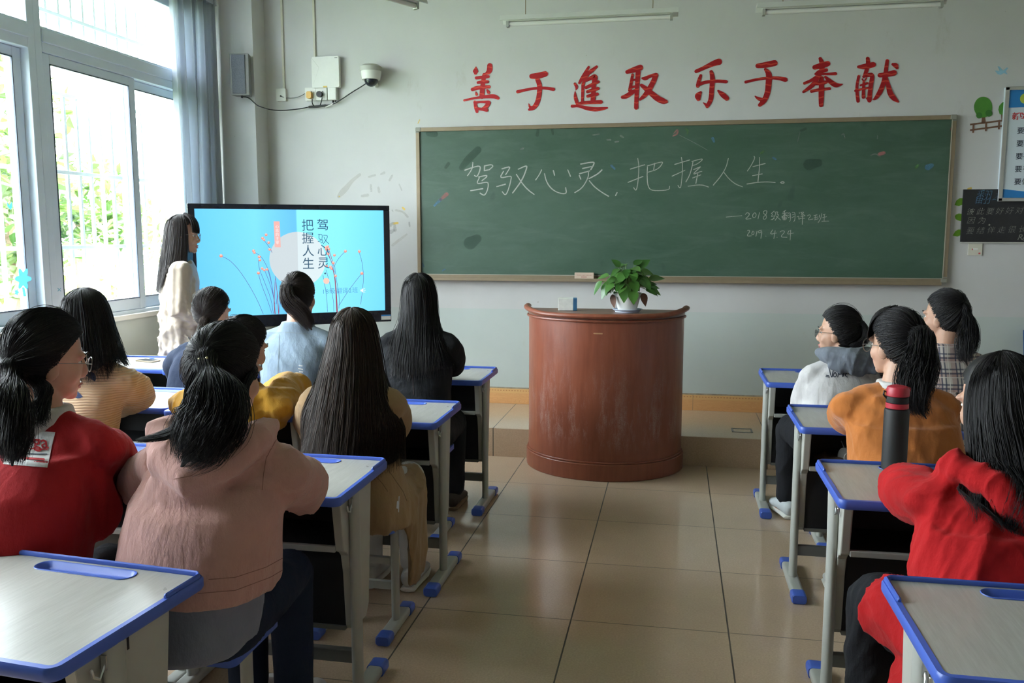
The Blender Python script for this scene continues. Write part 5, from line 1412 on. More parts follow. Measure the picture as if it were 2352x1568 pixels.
def loose(H, pole, n, length, spread, P=18, seed=0, bvh=None, front=62, back=(0, -.02, 0), drop=97, lift=(.01, .07), wav=.004, clumps=70, cut=.10, regular=False, side_shift=0.0, part=0.0):
    """long loose hair: over the skull from the parting, then hanging and draping on the clothes"""
    rg = np.random.default_rng(seed); p, e1, e2 = basis(pole)
    if regular: az = np.linspace(0, 2 * PI, n, endpoint=False)
    else:
        cc = rg.uniform(0, 2 * PI, clumps); cl = rg.integers(0, clumps, n); az = cc[cl] + rg.normal(size=n) * .10
        azs = rg.uniform(0, 2 * PI, n); az = np.where(rg.random(n) < .5, azs, az)
    m1 = max(5, int(P * .45)); m2 = P - m1
    s1 = np.linspace(0, 1, m1)[None]
    hd = np.cos(az)[:, None] * e1 + np.sin(az)[:, None] * e2
    facing = np.degrees(np.arccos(np.clip(hd[:, 1], -1, 1)))     # 0 = face direction
    keep = facing > front
    az, hd = az[keep], hd[keep]; n = len(az); facing = facing[keep]
    start = np.radians(rg.uniform(2, 30, n)) if not regular else np.full(n, .03)
    T = start[:, None] * (1 - s1) + math.radians(drop) * s1
    d = np.cos(T)[..., None] * p + np.sin(T)[..., None] * hd[:, None, :]
    L = (rg.uniform(lift[0], lift[1], n)[:, None] if not regular else np.full((n, 1), lift[0] - .01)) * (.4 + .6 * s1) + .006
    X1 = skull(H, d, L)
    p0 = X1[:, -1]; out = hd @ H.Rn.T; out[:, 2] = 0; out /= np.linalg.norm(out, axis=1)[:, None] + 1e-9
    s2 = np.linspace(0, 1, m2 + 1)[None, 1:, None]
    ln = length * (1 - (cut * rg.random(n) if not regular else 0))
    side = np.array([math.cos(0), 0, 0])
    X2 = p0[:, None] + out[:, None] * spread * (s2 ** .8) + np.array(back) * s2 + np.array([side_shift, 0, 0]) * s2 ** 1.5
    X2[..., 2] = p0[:, None, 2] - (ln[:, None] if np.ndim(ln) else ln) * s2[..., 0]
    if not regular:
        ph = rg.uniform(0, 6, (n, 1)); X2[..., 0] += wav * np.sin(7 * s2[..., 0] + ph) * s2[..., 0]; X2[..., 1] += wav * np.sin(6 * s2[..., 0] + ph * 1.7) * s2[..., 0]
    if bvh is not None:
        gj = None if regular else np.repeat(rg.uniform(.004, .022, n), m2)
        X2 = push_out(X2, bvh, .003, gj)
        for _ in range(1):
            X2[:, 1:-1] = X2[:, 1:-1] * .5 + (X2[:, :-2] + X2[:, 2:]) * .25
    X = np.concatenate([X1, X2], axis=1)
    for _ in range(4):
        a, b = m1 - 4, min(m1 + 5, P - 1)
        X[:, a:b] = X[:, a:b] * .5 + (X[:, a - 1:b - 1] + X[:, a + 1:b + 1]) * .25
    return X
def bangs(H, n, x0, x1, zend, seed=0, P=10, root=.0, lift=.0):
    rg = np.random.default_rng(seed); x = rg.uniform(x0, x1, n); j = rg.normal(size=n) * .003; ze = zend + rg.normal(size=n) * .006
    L = []
    for k, (sx, y, z) in enumerate(((.35, root, .134), (.7, .052, .122), (.95, .086, .082), (1.02, .096, .040), (1.0, .0965, None))):
        yy = y + lift - (x * sx) ** 2 * (6.5 if k > 0 else 1) + j * .5
        L.append(np.stack([x * sx + j, yy, (np.full(n, z) if z is not None else ze) + (j if k < 4 else 0)], -1))
    L = np.stack(L, 1); t = np.linspace(0, 4, P); i = np.clip(t.astype(int), 0, 3); f = (t - i)[None, :, None]
    X = L[:, i] * (1 - f) + L[:, i + 1] * f
    for _ in range(2): X[:, 1:-1] = X[:, 1:-1] * .5 + (X[:, :-2] + X[:, 2:]) * .25
    return X @ H.Rn.T + np.array(H.c)
def strands_mesh(name, groups, r=.0010, tip=.25):
    V = []; F = []; off = 0
    for X in groups:
        S, P, _ = X.shape
        T = np.gradient(X, axis=1); T /= np.linalg.norm(T, axis=2)[..., None] + 1e-12
        ref = np.array([.31, .52, .79]); a = np.cross(T, ref); a /= np.linalg.norm(a, axis=2)[..., None] + 1e-9; b = np.cross(T, a)
        taper = np.interp(np.linspace(0, 1, P), [0, .15, .7, 1], [.7, 1, .9, tip])[None, :, None] * r
        ring = [X + taper * (a * math.cos(q) + b * math.sin(q)) for q in (0, 2.094, 4.189)]
        W = np.stack(ring, 2)                       # S,P,3,3
        V.append(W.reshape(-1, 3))
        base = (np.arange(S)[:, None] * P + np.arange(P - 1)[None])[..., None] * 3
        k = np.arange(3)[None, None]; k2 = (k + 1) % 3
        f = np.stack([base + k, base + k2, base + 3 + k2, base + 3 + k], -1).reshape(-1, 4) + off
        F.append(f); off += S * P * 3
    V = np.concatenate(V); F = np.concatenate(F)
    me = bpy.data.meshes.new(name)
    me.vertices.add(len(V)); me.vertices.foreach_set('co', V.astype(np.float32).ravel())
    me.loops.add(len(F) * 4); me.loops.foreach_set('vertex_index', F.astype(np.int32).ravel())
    me.polygons.add(len(F)); me.polygons.foreach_set('loop_start', np.arange(0, len(F) * 4, 4, dtype=np.int32))
    me.polygons.foreach_set('use_smooth', np.ones(len(F), bool))
    me.update(calc_edges=True)
    return me
def sheet(mb, X):
    S, P, _ = X.shape
    mb.add([tuple(v) for v in X.reshape(-1, 3)], [(i * P + j, ((i + 1) % S) * P + j, ((i + 1) % S) * P + j + 1, i * P + j + 1) for i in range(S) for j in range(P - 1)])
def join_mesh(a, mb):
    """append the base volume mb to strand mesh a"""
    bm = bmesh.new(); bm.from_mesh(a)
    t = mb.mesh('t', True); bm.from_mesh(t); bm.to_mesh(a); bm.free(); bpy.data.meshes.remove(t); return a
def bvh_of(me): return BVHTree.FromPolygons([tuple(v.co) for v in me.vertices], [tuple(p.vertices) for p in me.polygons])

class Person:
    def __init__(s, seat, label, rz=0.0, group=None):
        s.seat = Vector((seat[0], seat[1], 0)); s.rz = math.radians(rz)
        s.root = empty('person', s.seat, label, 'person', group)
        s.lat = Vector((math.cos(s.rz), math.sin(s.rz), 0)); s.fwd = Vector((-math.sin(s.rz), math.cos(s.rz), 0)); s.Z = Vector((0, 0, 1))
    def put(s, name, me, mat, parent=None):
        """me in world coordinates"""
        v = get_v(me) - np.array(s.seat); set_v(me, v)
        if me.materials: me.materials.clear()
        return link(name, me, mat, parent or s.root)
    def mbput(s, name, mb, mat, parent=None, **kw): return s.put(name, mb.mesh(name, **kw), mat, parent)
    def rings(s, mb, spec, n=28):
        """spec: (centre, rx, ry) lateral / depth"""
        R = []
        for c, rx, ry in spec:
            c = Vector(c)
            R.append([c + s.lat * (rx * math.copysign(abs(math.cos(a)) ** .85, math.cos(a))) + s.fwd * (ry * math.copysign(abs(math.sin(a)) ** .85, math.sin(a))) for a in (2 * PI * i / n for i in range(n))])
        mb.rings(R)

def setup(s, top, yaw=0, pitch=0, roll=0, sw=.165, arms=None, neck=.165, pelvis=None, zsh=None, foot=.42, knee_z=.49, spread=.09):
    s.H = Head((top[0], top[1], top[2] - .128), yaw, pitch, roll)
    hc = s.H.c
    s.nb = Vector((hc.x, hc.y, hc.z - neck)) - s.fwd * .035
    s.pel = Vector((s.seat.x, s.seat.y, .50)) if pelvis is None else Vector(pelvis)
    s.sw = sw
    s.sh = {k: s.nb + s.lat * (q * sw) - s.Z * .052 for k, q in (('L', -1), ('R', 1))}
    s.arms = arms or {}
    for k, q in (('L', -1), ('R', 1)):
        if k not in s.arms:
            e = s.sh[k] + s.lat * (q * .035) + s.fwd * .20; e.z = .785
            w = e + s.fwd * .12 - s.lat * (q * .18); w.z = .762
            s.arms[k] = (e, w)
        if isinstance(s.arms[k], Vector):
            e = s.arms[k]; w = e + s.fwd * .13 - s.lat * (q * .17); w.z = .762; s.arms[k] = (e, w)
        s.arms[k] = tuple(Vector(a) for a in s.arms[k])
    s.hip = {k: s.pel + s.lat * (q * .085) - s.Z * .01 for k, q in (('L', -1), ('R', 1))}
    s.knee = {k: s.pel + s.lat * (q * spread) + s.fwd * .40 + s.Z * (knee_z - s.pel.z) for k, q in (('L', -1), ('R', 1))}
    s.ank = {k: Vector((s.knee[k].x, s.knee[k].y, .085)) + s.fwd * (foot - .42) for k in 'LR'}
Person.setup = setup
def spine(s, f): return s.pel.lerp(s.nb, f)
Person.spine = spine
def body(s, eyes=True, voxel=.0052, hands=True):
    mb = MB(); sp = s.spine
    s.rings(mb, [(sp(-.10), .10, .07), (sp(0), .150, .105), (sp(.35), .120, .088), (sp(.7), .138, .098), (sp(.86), .135, .075), (sp(.95), .09, .06), (sp(1.02), .052, .052)])
    for k, q in (('L', -1), ('R', 1)):
        e, w = s.arms[k]; sh = s.sh[k] - s.lat * (q * .015)
        mb.tube([sh - s.Z * .014, sh.lerp(e, .5) - s.Z * .016, e, e.lerp(w, .35), w], [.040, .036, .034, .033, .024], 14)
        if hands:
            d = (w - e).normalized(); add_hand(mb, w, d, s.Z + s.fwd * .2, q, .5)
        kn, an = s.knee[k], s.ank[k]
        mb.tube([s.hip[k], s.hip[k].lerp(kn, .5), kn], [.080, .068, .052], 16)
        mb.tube([kn, kn.lerp(an, .35), an], [.052, .050, .034], 16)
        mb.tube([an + s.Z * -.03 - s.fwd * .03, an + s.fwd * .06 - s.Z * .045, an + s.fwd * .14 - s.Z * .058], [(.032, .032), (.036, .026), (.034, .016)], 14, ref=s.lat)
    add_head(mb, s.H, s.nb)
    me = remesh(mb, voxel, 3, 'body')
    s.body_ob = s.put('body', me, M['skin'])
    if eyes:
        for q in (-1, 1):
            e = MB().ell(s.H(q * .030, .0668, -.002), (.0125, .0095, .0060), s.H.R, 14, 10); s.mbput('eye', e, M['eye'], s.body_ob)
            e = MB().ell(s.H(q * .030, .0738, -.002), (.0052, .0036, .0052), s.H.R, 12, 8); s.mbput('iris', e, M['iris'], s.body_ob)
            b = MB().tube([s.H(q * .012, .087, .020), s.H(q * .028, .088, .025), s.H(q * .046, .074, .020)], [(.003, .003), (.004, .003), (.002, .002)], 6); s.mbput('eyebrow', b, M['hair'], s.body_ob)
        l = MB().tube([s.H(-.020, .080, -.071), s.H(-.006, .0905, -.066), s.H(.006, .0905, -.066), s.H(.020, .080, -.071)], [(.003, .003), (.005, .004), (.005, .004), (.003, .003)], 8)
        l.tube([s.H(-.018, .080, -.073), s.H(0, .0885, -.078), s.H(.018, .080, -.073)], [(.003, .003), (.006, .004), (.003, .003)], 8); s.mbput('lips', l, M['lips'], s.body_ob)
    return s
Person.body = body
def top(s, mat, name='sweater', hem=-.02, hemr=(.185, .15), waist=(.168, .135), chest=(.182, .130), sleeve=(.070, .062, .050), collar=(.070, .066), col_h=.03, amp=.006, seed=1, freq=26, voxel=.009, extra=None, wrist=.93, back=.0, stretch=(1, 1, .55), smooth=5, fine=.35):
    mb = MB(); sp = s.spine
    o = -s.fwd * back
    s.rings(mb, [(sp(hem - .08), hemr[0] * .93, hemr[1] * .93), (sp(hem), *hemr), (sp(.20) + o * .5, *[(a + b) / 2 for a, b in zip(hemr, waist)]), (sp(.42) + o, *waist), (sp(.70) + o, *chest), (sp(.85) + o * .7, s.sw + .005, .105), (sp(.93), s.sw * .80, .085), (sp(1.0), collar[0] * 1.25, collar[1] * 1.2), (sp(1.0) + s.Z * col_h, *collar)])
    for k, q in (('L', -1), ('R', 1)):
        e, w = s.arms[k]; sh = s.sh[k]; a, b_, c = sleeve
        mb.ell(sh - s.Z * .016 - s.lat * (q * .012), (.064, .062, .054))
        ww = e.lerp(w, wrist)
        mb.tube([sh - s.Z * .016 - s.lat * (q * .01), sh.lerp(e, .35) - s.Z * .008, sh.lerp(e, .7) - s.Z * .006, e, e.lerp(ww, .5), ww], [.056, min(a, .068), (a + b_) / 2, b_, (b_ + c) / 2, c], 18)
        mb.tube([s.nb + s.Z * .005 + s.lat * (q * .03), s.nb.lerp(sh, .55) + s.Z * .004, sh + s.Z * .0], [(.045, .04), (.050, .042), (.050, .044)], 14)
        mb.tube([sh - s.lat * (q * .03) - s.Z * .06, sh.lerp(e, .4) - s.lat * (q * .03) - s.Z * .05], [.05, .045], 12)
    if extra: extra(mb)
    me = remesh(mb, voxel, smooth, name)
    wrinkle(me, amp, seed, freq, stretch, fine)
    s.top_bvh = bvh_of(me)
    s.top_ob = s.put(name, me, mat)
    return s.top_ob
Person.top = top
def trousers(s, mat, name='trousers', seed=3, r=(.100, .082, .066, .056), amp=.004, full=.02, hipr=(.170, .130), low=.10):
    mb = MB()
    s.rings(mb, [(s.pel - s.Z * .058, hipr[0] * .95, hipr[1] * .95), (s.pel - s.Z * .02, *hipr), (s.spine(.18), hipr[0] * .93, hipr[1] * .93)])
    for k in 'LR':
        kn, an = s.knee[k], s.ank[k].copy(); an.z = low
        mb.tube([s.hip[k] + s.Z * .01, s.hip[k].lerp(kn, .5), kn], [r[0], r[1] + .006, r[2] + .006], 18)
        mb.tube([kn, kn.lerp(an, .4), an], [r[2] + .004, r[2], r[3]], 18)
    me = remesh(mb, .009, 4, name); wrinkle(me, amp, seed, 30)
    return s.put(name, me, mat)
Person.trousers = trousers
def shoes(s, mat, sole=None):
    for k in 'LR':
        a = s.ank[k]; mb = MB(); f = s.fwd
        b = Vector((a.x, a.y, 0))
        mb.tube([b - f * .055 + s.Z * .055, b - f * .02 + s.Z * .062, b + f * .06 + s.Z * .052, b + f * .13 + s.Z * .040, b + f * .172 + s.Z * .034], [(.033, .040), (.037, .044), (.041, .036), (.044, .026), (.034, .018)], 16, ref=s.lat)
        me = remesh(mb, .006, 3, 'shoe'); o = s.put('shoe', me, mat)
        sl = MB(); pts = [b - f * .06 + s.Z * .012, b + f * .0 + s.Z * .012, b + f * .10 + s.Z * .012, b + f * .175 + s.Z * .014]
        sl.tube(pts, [(.034, .012), (.036, .012), (.046, .012), (.036, .012)], 14, ref=s.lat); s.mbput('sole', sl, sole or M['white'], o)
Person.shoes = shoes
M['glassframe'] = simple('thin_metal_glasses_frame', (.30, .28, .26), .3, metal=.8)
M['lens'] = glass_mat('spectacle_lens')
def glasses(s, w=.024, h=.020, mat='glassframe', round_=True):
    H = s.H; fr = MB(); ln = MB()
    for q in (-1, 1):
        c = (q * .032, .100, -.006); pts = []
        for i in range(25):
            a = 2 * PI * i / 24; ca, sa = math.cos(a), math.sin(a)
            ex = 1 if round_ else .55
            x = c[0] + w * math.copysign(abs(ca) ** ex, ca); z = c[2] + h * math.copysign(abs(sa) ** ex, sa)
            pts.append(H(x, c[1] - .10 * (x - q * .01) ** 2 * 20, z))
        fr.tube(pts, .0013, 6, rnd_cap=False)
        cc = H(*c); ln.add([cc] + pts[:-1], [(0, i + 1, (i + 1) % 24 + 1) for i in range(24)])
        fr.tube([H(q * (.032 + w), .096, .000), H(q * .076, .070, .004), H(q * .083, .0, .000), H(q * .082, -.02, -.012)], .0013, 6)
    fr.tube([H(-.008, .101, 0), H(0, .103, .003), H(.008, .101, 0)], .0012, 6)
    o = s.mbput('glasses', fr, M[mat]); s.mbput('lens', ln, M['lens'], o, smooth=False)
    return o
Person.glasses = glasses
def flyaway(X, frac=.035, amp=.009, seed=0):
    rg = np.random.default_rng(seed + 77); n = max(6, int(len(X) * frac)); Y = X[rg.integers(0, len(X), n)].copy(); P_ = X.shape[1]
    s = np.linspace(0, 1, P_)[None, :, None]; c = X.mean(axis=(0, 1)); o = Y - c; o /= np.linalg.norm(o, axis=2)[..., None] + 1e-9
    Y += o * amp * np.abs(rg.normal(size=(n, 1, 1))) * np.sin(PI * np.clip(s * 1.1, 0, 1)) * .7 + rg.normal(size=(n, 1, 3)) * amp * .6 * s ** 1.5
    return Y
def hair(s, groups, base, mat='hair', r=.0010, name='hair', tip=.25):
    groups = list(groups) + [flyaway(groups[0], seed=len(groups[0]))]
    me = strands_mesh(name, groups, r, tip)
    if base.v: join_mesh(me, base)
    return s.put(name, me, M[mat])
Person.hair = hair
def tie(s, p, d, mat, r=.016, th=.007, name='hair_tie'):
    p = Vector(p); R = rot_to(d)
    pts = [p + R @ Vector((r * math.cos(2 * PI * i / 20), r * math.sin(2 * PI * i / 20), 0)) for i in range(21)]
    return s.mbput(name, MB().tube(pts, th, 8, rnd_cap=False), mat)
Person.tie = tie
def solid_tail(path, rad, k=.80, P=16):
    C, N, B, R = path_pts(path, rad, P); mb = MB()
    taper = np.interp(np.linspace(0, 1, P), [0, .7, 1], [1, .9, .25])
    mb.rings([[Vector(C[i] + N[i] * math.cos(a) * R[i, 0] * k * taper[i] + B[i] * math.sin(a) * R[i, 1] * k * taper[i]) for a in (2 * PI * j / 14 for j in range(14))] for i in range(P)])
    return mb
def decal(s, strokes_px, mat, name, width, sc=1.0, org=(0, 0), target=None, gap=.0012, ob=None, wfun=None):
    """seam or print on a garment: follows the cloth where the photo shows it"""
    mb = MB(); bvh = s.top_bvh if target is None else target; o_ = Vector(CO)
    for st in strokes_px:
        pts = resample([(a[0], a[1], a[2] if len(a) > 2 else width) for a in st], 6 / max(sc, .2) * (.5 if sc < .5 else 1))
        V, F = ribbon2(pts); idx = {}; W = []
        okv = []
        for (x, y) in V:
            d = Vector(ray(org[0] + x * sc, org[1] + y * sc)).normalized(); h = bvh.ray_cast(o_, d)
            if h[0] is None: okv.append(False); W.append((0, 0, 0))
            else:
                n = h[1] if h[1].dot(d) < 0 else -h[1]
                okv.append(True); W.append(tuple(h[0] + n * gap))
        F = [f for f in F if all(okv[i] for i in f) and max((Vector(W[i]) - Vector(W[f[0]])).length for i in f) < .03]
        used = sorted({i for f in F for i in f}); mp = {a: b for b, a in enumerate(used)}
        mb.add([W[i] for i in used], [tuple(mp[i] for i in f) for f in F])
    if not mb.f: return None
    me = bpy.data.meshes.new(name); me.from_pydata(mb.v, [], mb.f); me.update()
    return s.put(name, me, mat, ob if ob is not None else s.top_ob)
Person.decal = decal
stool_proto = make_stool()
_first = [True]
def stool_at(x, y, label, rz=0.0):
    o = stool_proto if _first[0] else copy_tree(stool_proto)
    _first[0] = False
    o.location = (x, y, 0); o.rotation_euler = (0, 0, math.radians(rz)); o['label'] = label
    return o
# ================================================================== THE CAST
def P(px, py, Y): return ony(px, py, Y)
GRP = 'students seated at desks'
M['f_black'] = fabric('black_cotton', (.020, .021, .024), wr=.3)
M['f_blackd'] = fabric('black_denim', (.020, .021, .025))
M['f_denim'] = fabric('pale_washed_denim', (.23, .30, .375), var=.2, weave=700, fine=.35)
M['f_navy'] = fabric('navy_wool', (.022, .030, .055))
M['f_tan'] = fabric('tan_coat_cloth', (.36, .235, .125), wr=.2)
M['f_mustard'] = fabric('mustard_cotton', (.50, .255, .025))
M['f_pink'] = fabric('dusty_pink_twill', (.62, .35, .31), wr=.35)
M['f_red'] = fabric('red_fleece', (.40, .020, .024), wr=.2, sheen=.06)
M['f_red2'] = fabric('bright_red_fleece', (.47, .014, .017), wr=.2, sheen=.05)
M['f_white'] = fabric('white_sweatshirt_cotton', (.66, .64, .64), wr=.3)
M['f_hood'] = fabric('slate_grey_jersey', (.17, .19, .225))
M['f_orange'] = fabric('burnt_orange_fleece', (.52, .175, .042), wr=.2)
M['f_jeans'] = fabric('dark_blue_jeans', (.016, .024, .048), weave=600)
M['f_shirtgrey'] = fabric('grey_blue_underlayer', (.23, .25, .33), wr=.2)
M['f_wht'] = fabric('white_tee_cotton', (.62, .62, .60))
def ribbed(name, col, axis=0, freq=230.0, depth=.5):
    t = NT(name); o = t.obj(); s = t.sep(o)
    a = t.math('SINE', t.math('MULTIPLY', t.math('ADD', s[0] if axis == 0 else s[2], t.math('MULTIPLY', t.noise(o, 4.0), .02)), freq))
    c = t.mix(t.maprange(a, -1, 1, 0, 1), tuple(x * .84 for x in col), col)
    t.set(color=c, rough=.9, sheen=.3, spec=.2); t.bump(a, depth, .004); return t.m
M['f_beige'] = ribbed('beige_rib_knit', (.58, .395, .245), 2, 620)
M['f_cream'] = ribbed('cream_cable_knit', (.50, .41, .335), 0, 120, .8)
def plaid_mat():
    t = NT('plaid_flannel'); o = t.obj(); s = t.sep(o)
    def st(v, f, off, w): return t.math('LESS_THAN', t.math('FRACT', t.math('ADD', t.math('MULTIPLY', v, f), off)), w)
    c = (.46, .41, .37)
    c = t.mix(t.math('MULTIPLY', st(s[0], 15, .1, .38), .55), c, (.30, .17, .155))
    c = t.mix(t.math('MULTIPLY', st(s[2], 15, .3, .38), .55), c, (.30, .17, .155))
    for v, of in ((s[0], .55), (s[0], .80), (s[2], .78), (s[2], .05)):
        c = t.mix(t.math('MULTIPLY', st(v, 15, of, .10), .8), c, (.025, .035, .07))
    for v in (s[0], s[2]): c = t.mix(t.math('MULTIPLY', st(v, 15, .28, .05), .7), c, (.62, .60, .56))
    t.set(color=c, rough=.9, sheen=.2); t.bump(t.noise(o, 20.0, 4.0), .3, .015); return t.m
M['f_plaid'] = plaid_mat()
def dots_mat():
    t = NT('pale_blouse_with_dots'); o = t.obj()
    v = t.node('ShaderNodeTexVoronoi'); t.lk(o, v.inputs['Vector']); v.inputs['Scale'].default_value = 36; v.inputs['Randomness'].default_value = .25
    c = t.mix(t.math('LESS_THAN', v.outputs['Distance'], .14), (.55, .56, .62), (.04, .05, .12)); t.set(color=c, rough=.8); return t.m
M['f_dots'] = dots_mat()
M['thread'] = simple('dark_seam_thread', (.04, .03, .03), .9, var=0)

# ------------------------------------------------ person in black (front row by the aisle)
s = Person((-1.255, 4.06), 'person in a black jacket with long straight black hair, in the front row', 0, GRP)
s.setup((-1.255, 4.15, 1.310), yaw=2, sw=.165, arms=dict(R=P(1040, 838, 4.31), L=P(893, 835, 4.31)))
s.body()
s.top(M['f_black'], 'jacket', amp=.007, seed=2, sleeve=(.078, .066, .052), collar=(.072, .07), stretch=(1, 1, 1.4))
s.trousers(M['f_black'], full=.05); s.shoes(simple('dark_suede', (.05, .035, .025), .8), simple('brown_crepe_sole', (.20, .13, .07), .7))
X = loose(s.H, (0, -.28, 1), 1500, .37, .012, seed=3, bvh=s.top_bvh, back=(0.01, -.055, 0), front=58)
B = MB(); sheet(B, loose(s.H, (0, -.28, 1), 64, .34, .004, regular=True, bvh=s.top_bvh, back=(0.01, -.05, 0), front=50))
cap_mesh(B, s.H, .05, -.02)
s.hair([X], B, 'hair', .0011)
s.decal([[(938, 800), (948, 870), (950, 905)], [(897, 818), (940, 822)], [(905, 745), (903, 815)]], M['thread'], 'seam', 2)

# ------------------------------------------------ denim jacket
s = Person((-1.925, 4.06), 'person in a pale denim jacket with a brown high ponytail, seated in the front row', 0, GRP)
s.setup((-1.905, 4.15, 1.305), yaw=0, sw=.172, arms=dict(L=P(616, 850, 4.30), R=P(738, 850, 4.30)))
s.body()
s.top(M['f_denim'], 'denim_jacket', amp=.006, seed=4, sleeve=(.080, .068, .054), collar=(.074, .07), chest=(.19, .13), col_h=.045)
s.trousers(M['f_blackd']); s.shoes(M['f_wht'])
tp = s.H(-.002, -.100, .052)
X = pulled(s.H, (0, -.80, .36), 1300, seed=5)
pth = [tp, tp + Vector((.0, -.045, .006)), tp + Vector((.012, -.060, -.06)), P(697, 720, 4.00), P(716, 758, 4.01)]
Y = tail(pth, [(.020, .018), (.036, .028), (.052, .030), (.050, .026), (.028, .016)], 1000, seed=6, bvh=s.top_bvh, cut=.2)
B = MB(); cap_mesh(B, s.H, 0, -.005); hb = s.hair([X], B, 'hairn', .0010)
s.put('ponytail', join_mesh(strands_mesh('ponytail', [Y], .0011), solid_tail(pth, [(.018, .016), (.032, .024), (.046, .026), (.042, .02), (.02, .01)])), M['hairn'])
s.tie(tp + Vector((0, -.006, 0)), (0, -1, .15), M['black'], .017, .006)
s.decal([[(601, 764), (660, 763), (700, 766), (742, 778)], [(642, 768), (640, 812), (637, 862), (636, 900)], [(737, 782), (728, 815), (724, 840)]], simple('pale_denim_stitching', (.20, .25, .29), .9), 'seam', 1.8)
s.decal([[(687, 839), (694, 840)], [(686, 846), (695, 848)], [(688, 853), (695, 854)], [(686, 860), (694, 862)], [(688, 867), (695, 868)], [(687, 874), (693, 876)]], M['f_wht'], 'frayed_rip', 2.6)

# ------------------------------------------------ navy
s = Person((-2.545, 4.06), 'person in a navy jacket with a low brown ponytail, in the front row', 0, GRP)
s.setup((-2.400, 4.16, 1.222), yaw=-22, pitch=8, roll=6, sw=.165, pelvis=(-2.50, 4.06, .50), arms=dict(L=P(396, 852, 4.26), R=P(515, 845, 4.32)))
s.body()
s.top(M['f_navy'], 'jacket', amp=.005, seed=7, sleeve=(.076, .064, .052), collar=(.068, .064))
s.trousers(M['f_blackd']); s.shoes(M['f_wht'])
tp = P(468, 738, 4.045)
d = s.H.R.inverted() @ (tp - s.H.c); X = pulled(s.H, tuple(d.normalized()), 1200, seed=8)
pth = [s.H.c.lerp(tp, .8), tp, P(455, 775, 4.00), P(437, 815, 3.99), P(418, 872, 3.985)]
Y = tail(pth, [(.024, .022), (.020, .018), (.034, .024), (.040, .024), (.024, .012)], 800, seed=9, bvh=s.top_bvh, cut=.25)
B = MB(); cap_mesh(B, s.H, 0, -.005); s.hair([X], B, 'hairn', .0010)
s.put('ponytail', join_mesh(strands_mesh('ponytail', [Y], .0011), solid_tail(pth, [(.02, .02), (.017, .016), (.028, .02), (.03, .018), (.014, .008)])), M['hairb'])

# ------------------------------------------------ tan coat, very long hair
s = Person((-1.165, 2.98), 'person in a long tan coat with very long brown hair down the back', 0, GRP)
s.setup((-1.185, 3.06, 1.224), yaw=0, pitch=6, sw=.165, zsh=None, arms=dict(R=P(902, 985, 3.20), L=P(715, 985, 3.20)))
s.body()
def coat(mb):
    sp = s.spine
    s.rings(mb, [(sp(.25), .185, .145), (sp(.05), .200, .165), (s.pel + Vector((.01, .0, -.055)), .212, .170), (s.pel + Vector((.015, .02, -.09)), .205, .165)])
    for q in (-1, 1):
        mb.tube([s.hip['R' if q > 0 else 'L'] + Vector((q * .02, 0, 0)), s.knee['R' if q > 0 else 'L'] + Vector((q * .01, -.06, .0))], [(.105, .085), (.085, .075)], 16)
    # tail of the coat hanging down at the side of the stool
    mb.tube([(-.975, 3.10, .50), (-.968, 3.12, .38), (-.966, 3.13, .26), (-.97, 3.13, .155)], [(.028, .14), (.026, .13), (.024, .115), (.022, .105)], 18, ref=(1, 0, 0), rnd_cap=False)
s.top(M['f_tan'], 'long_coat', hem=-.02, amp=.007, seed=10, sleeve=(.080, .074, .058), chest=(.18, .13), waist=(.172, .14), hemr=(.195, .16), extra=coat, voxel=.008, stretch=(1.2, 1.2, .4), freq=22)
s.trousers(M['f_wht'], r=(.09, .07, .06, .05)); s.shoes(M['f_wht'])
X = loose(s.H, (.0, -.25, 1), 2600, .475, .075, seed=11, bvh=s.top_bvh, back=(0, -.10, 0), front=60, lift=(.01, .09), cut=.14, wav=.006, clumps=90, P=22)
B = MB(); sheet(B, loose(s.H, (0, -.25, 1), 72, .45, .055, regular=True, bvh=s.top_bvh, back=(0, -.09, 0), front=52, P=22)); cap_mesh(B, s.H, .05, -.02)
s.hair([X], B, 'hairb', .0011)
s.decal([[(916, 1140), (915, 1175)], [(913, 1152, 4), (912, 1166, 4)]], M['metal'], 'zip_pull', 2)
s.decal([[(880, 1040), (892, 1080), (925, 1128), (934, 1150)], [(860, 1090), (878, 1110), (890, 1128)]], simple('coat_seam', (.20, .13, .07), .9), 'seam', 1.8)

# ------------------------------------------------ mustard
s = Person((-1.86, 2.99), 'person in a mustard top with hair tied by a pink band, leaning toward the aisle', 0, GRP)
s.setup((-1.660, 3.10, 1.183), yaw=-22, pitch=8, roll=8, sw=.165, pelvis=(-1.84, 2.99, .50), arms=dict(R=(P(648, 905, 3.24), P(600, 925, 3.44)), L=((-1.98, 3.20, .79), (-1.86, 3.42, .765))))
s.body()
def puff(mb):
    e, w = s.arms['R']; mb.ell(e + Vector((-.01, .05, .01)), (.085, .085, .068)); mb.ell(e + Vector((.015, .11, .01)), (.065, .07, .06))
s.top(M['f_mustard'], 'top', amp=.010, seed=12, sleeve=(.085, .080, .060), extra=puff, freq=30)
s.trousers(M['f_jeans']); s.shoes(M['f_wht'])
tp = P(583, 742, 3.03)
X = pulled(s.H, (.05, -.75, .62), 1100, seed=13); B = MB(); cap_mesh(B, s.H, 0, -.005); s.hair([X], B, 'hair', .0010)
q = s.H(.03, -.105, .075); pth = [q, q + Vector((.02, -.05, .01)), q + Vector((.03, -.07, -.05)), q + Vector((.03, -.06, -.14))]
Y = tail(pth, [(.018, .016), (.03, .025), (.035, .025), (.015, .01)], 500, seed=14, bvh=s.top_bvh)
s.put('ponytail', join_mesh(strands_mesh('ponytail', [Y], .0011), solid_tail(pth, [(.016, .014), (.026, .02), (.028, .02), (.008, .006)])), M['hair'])
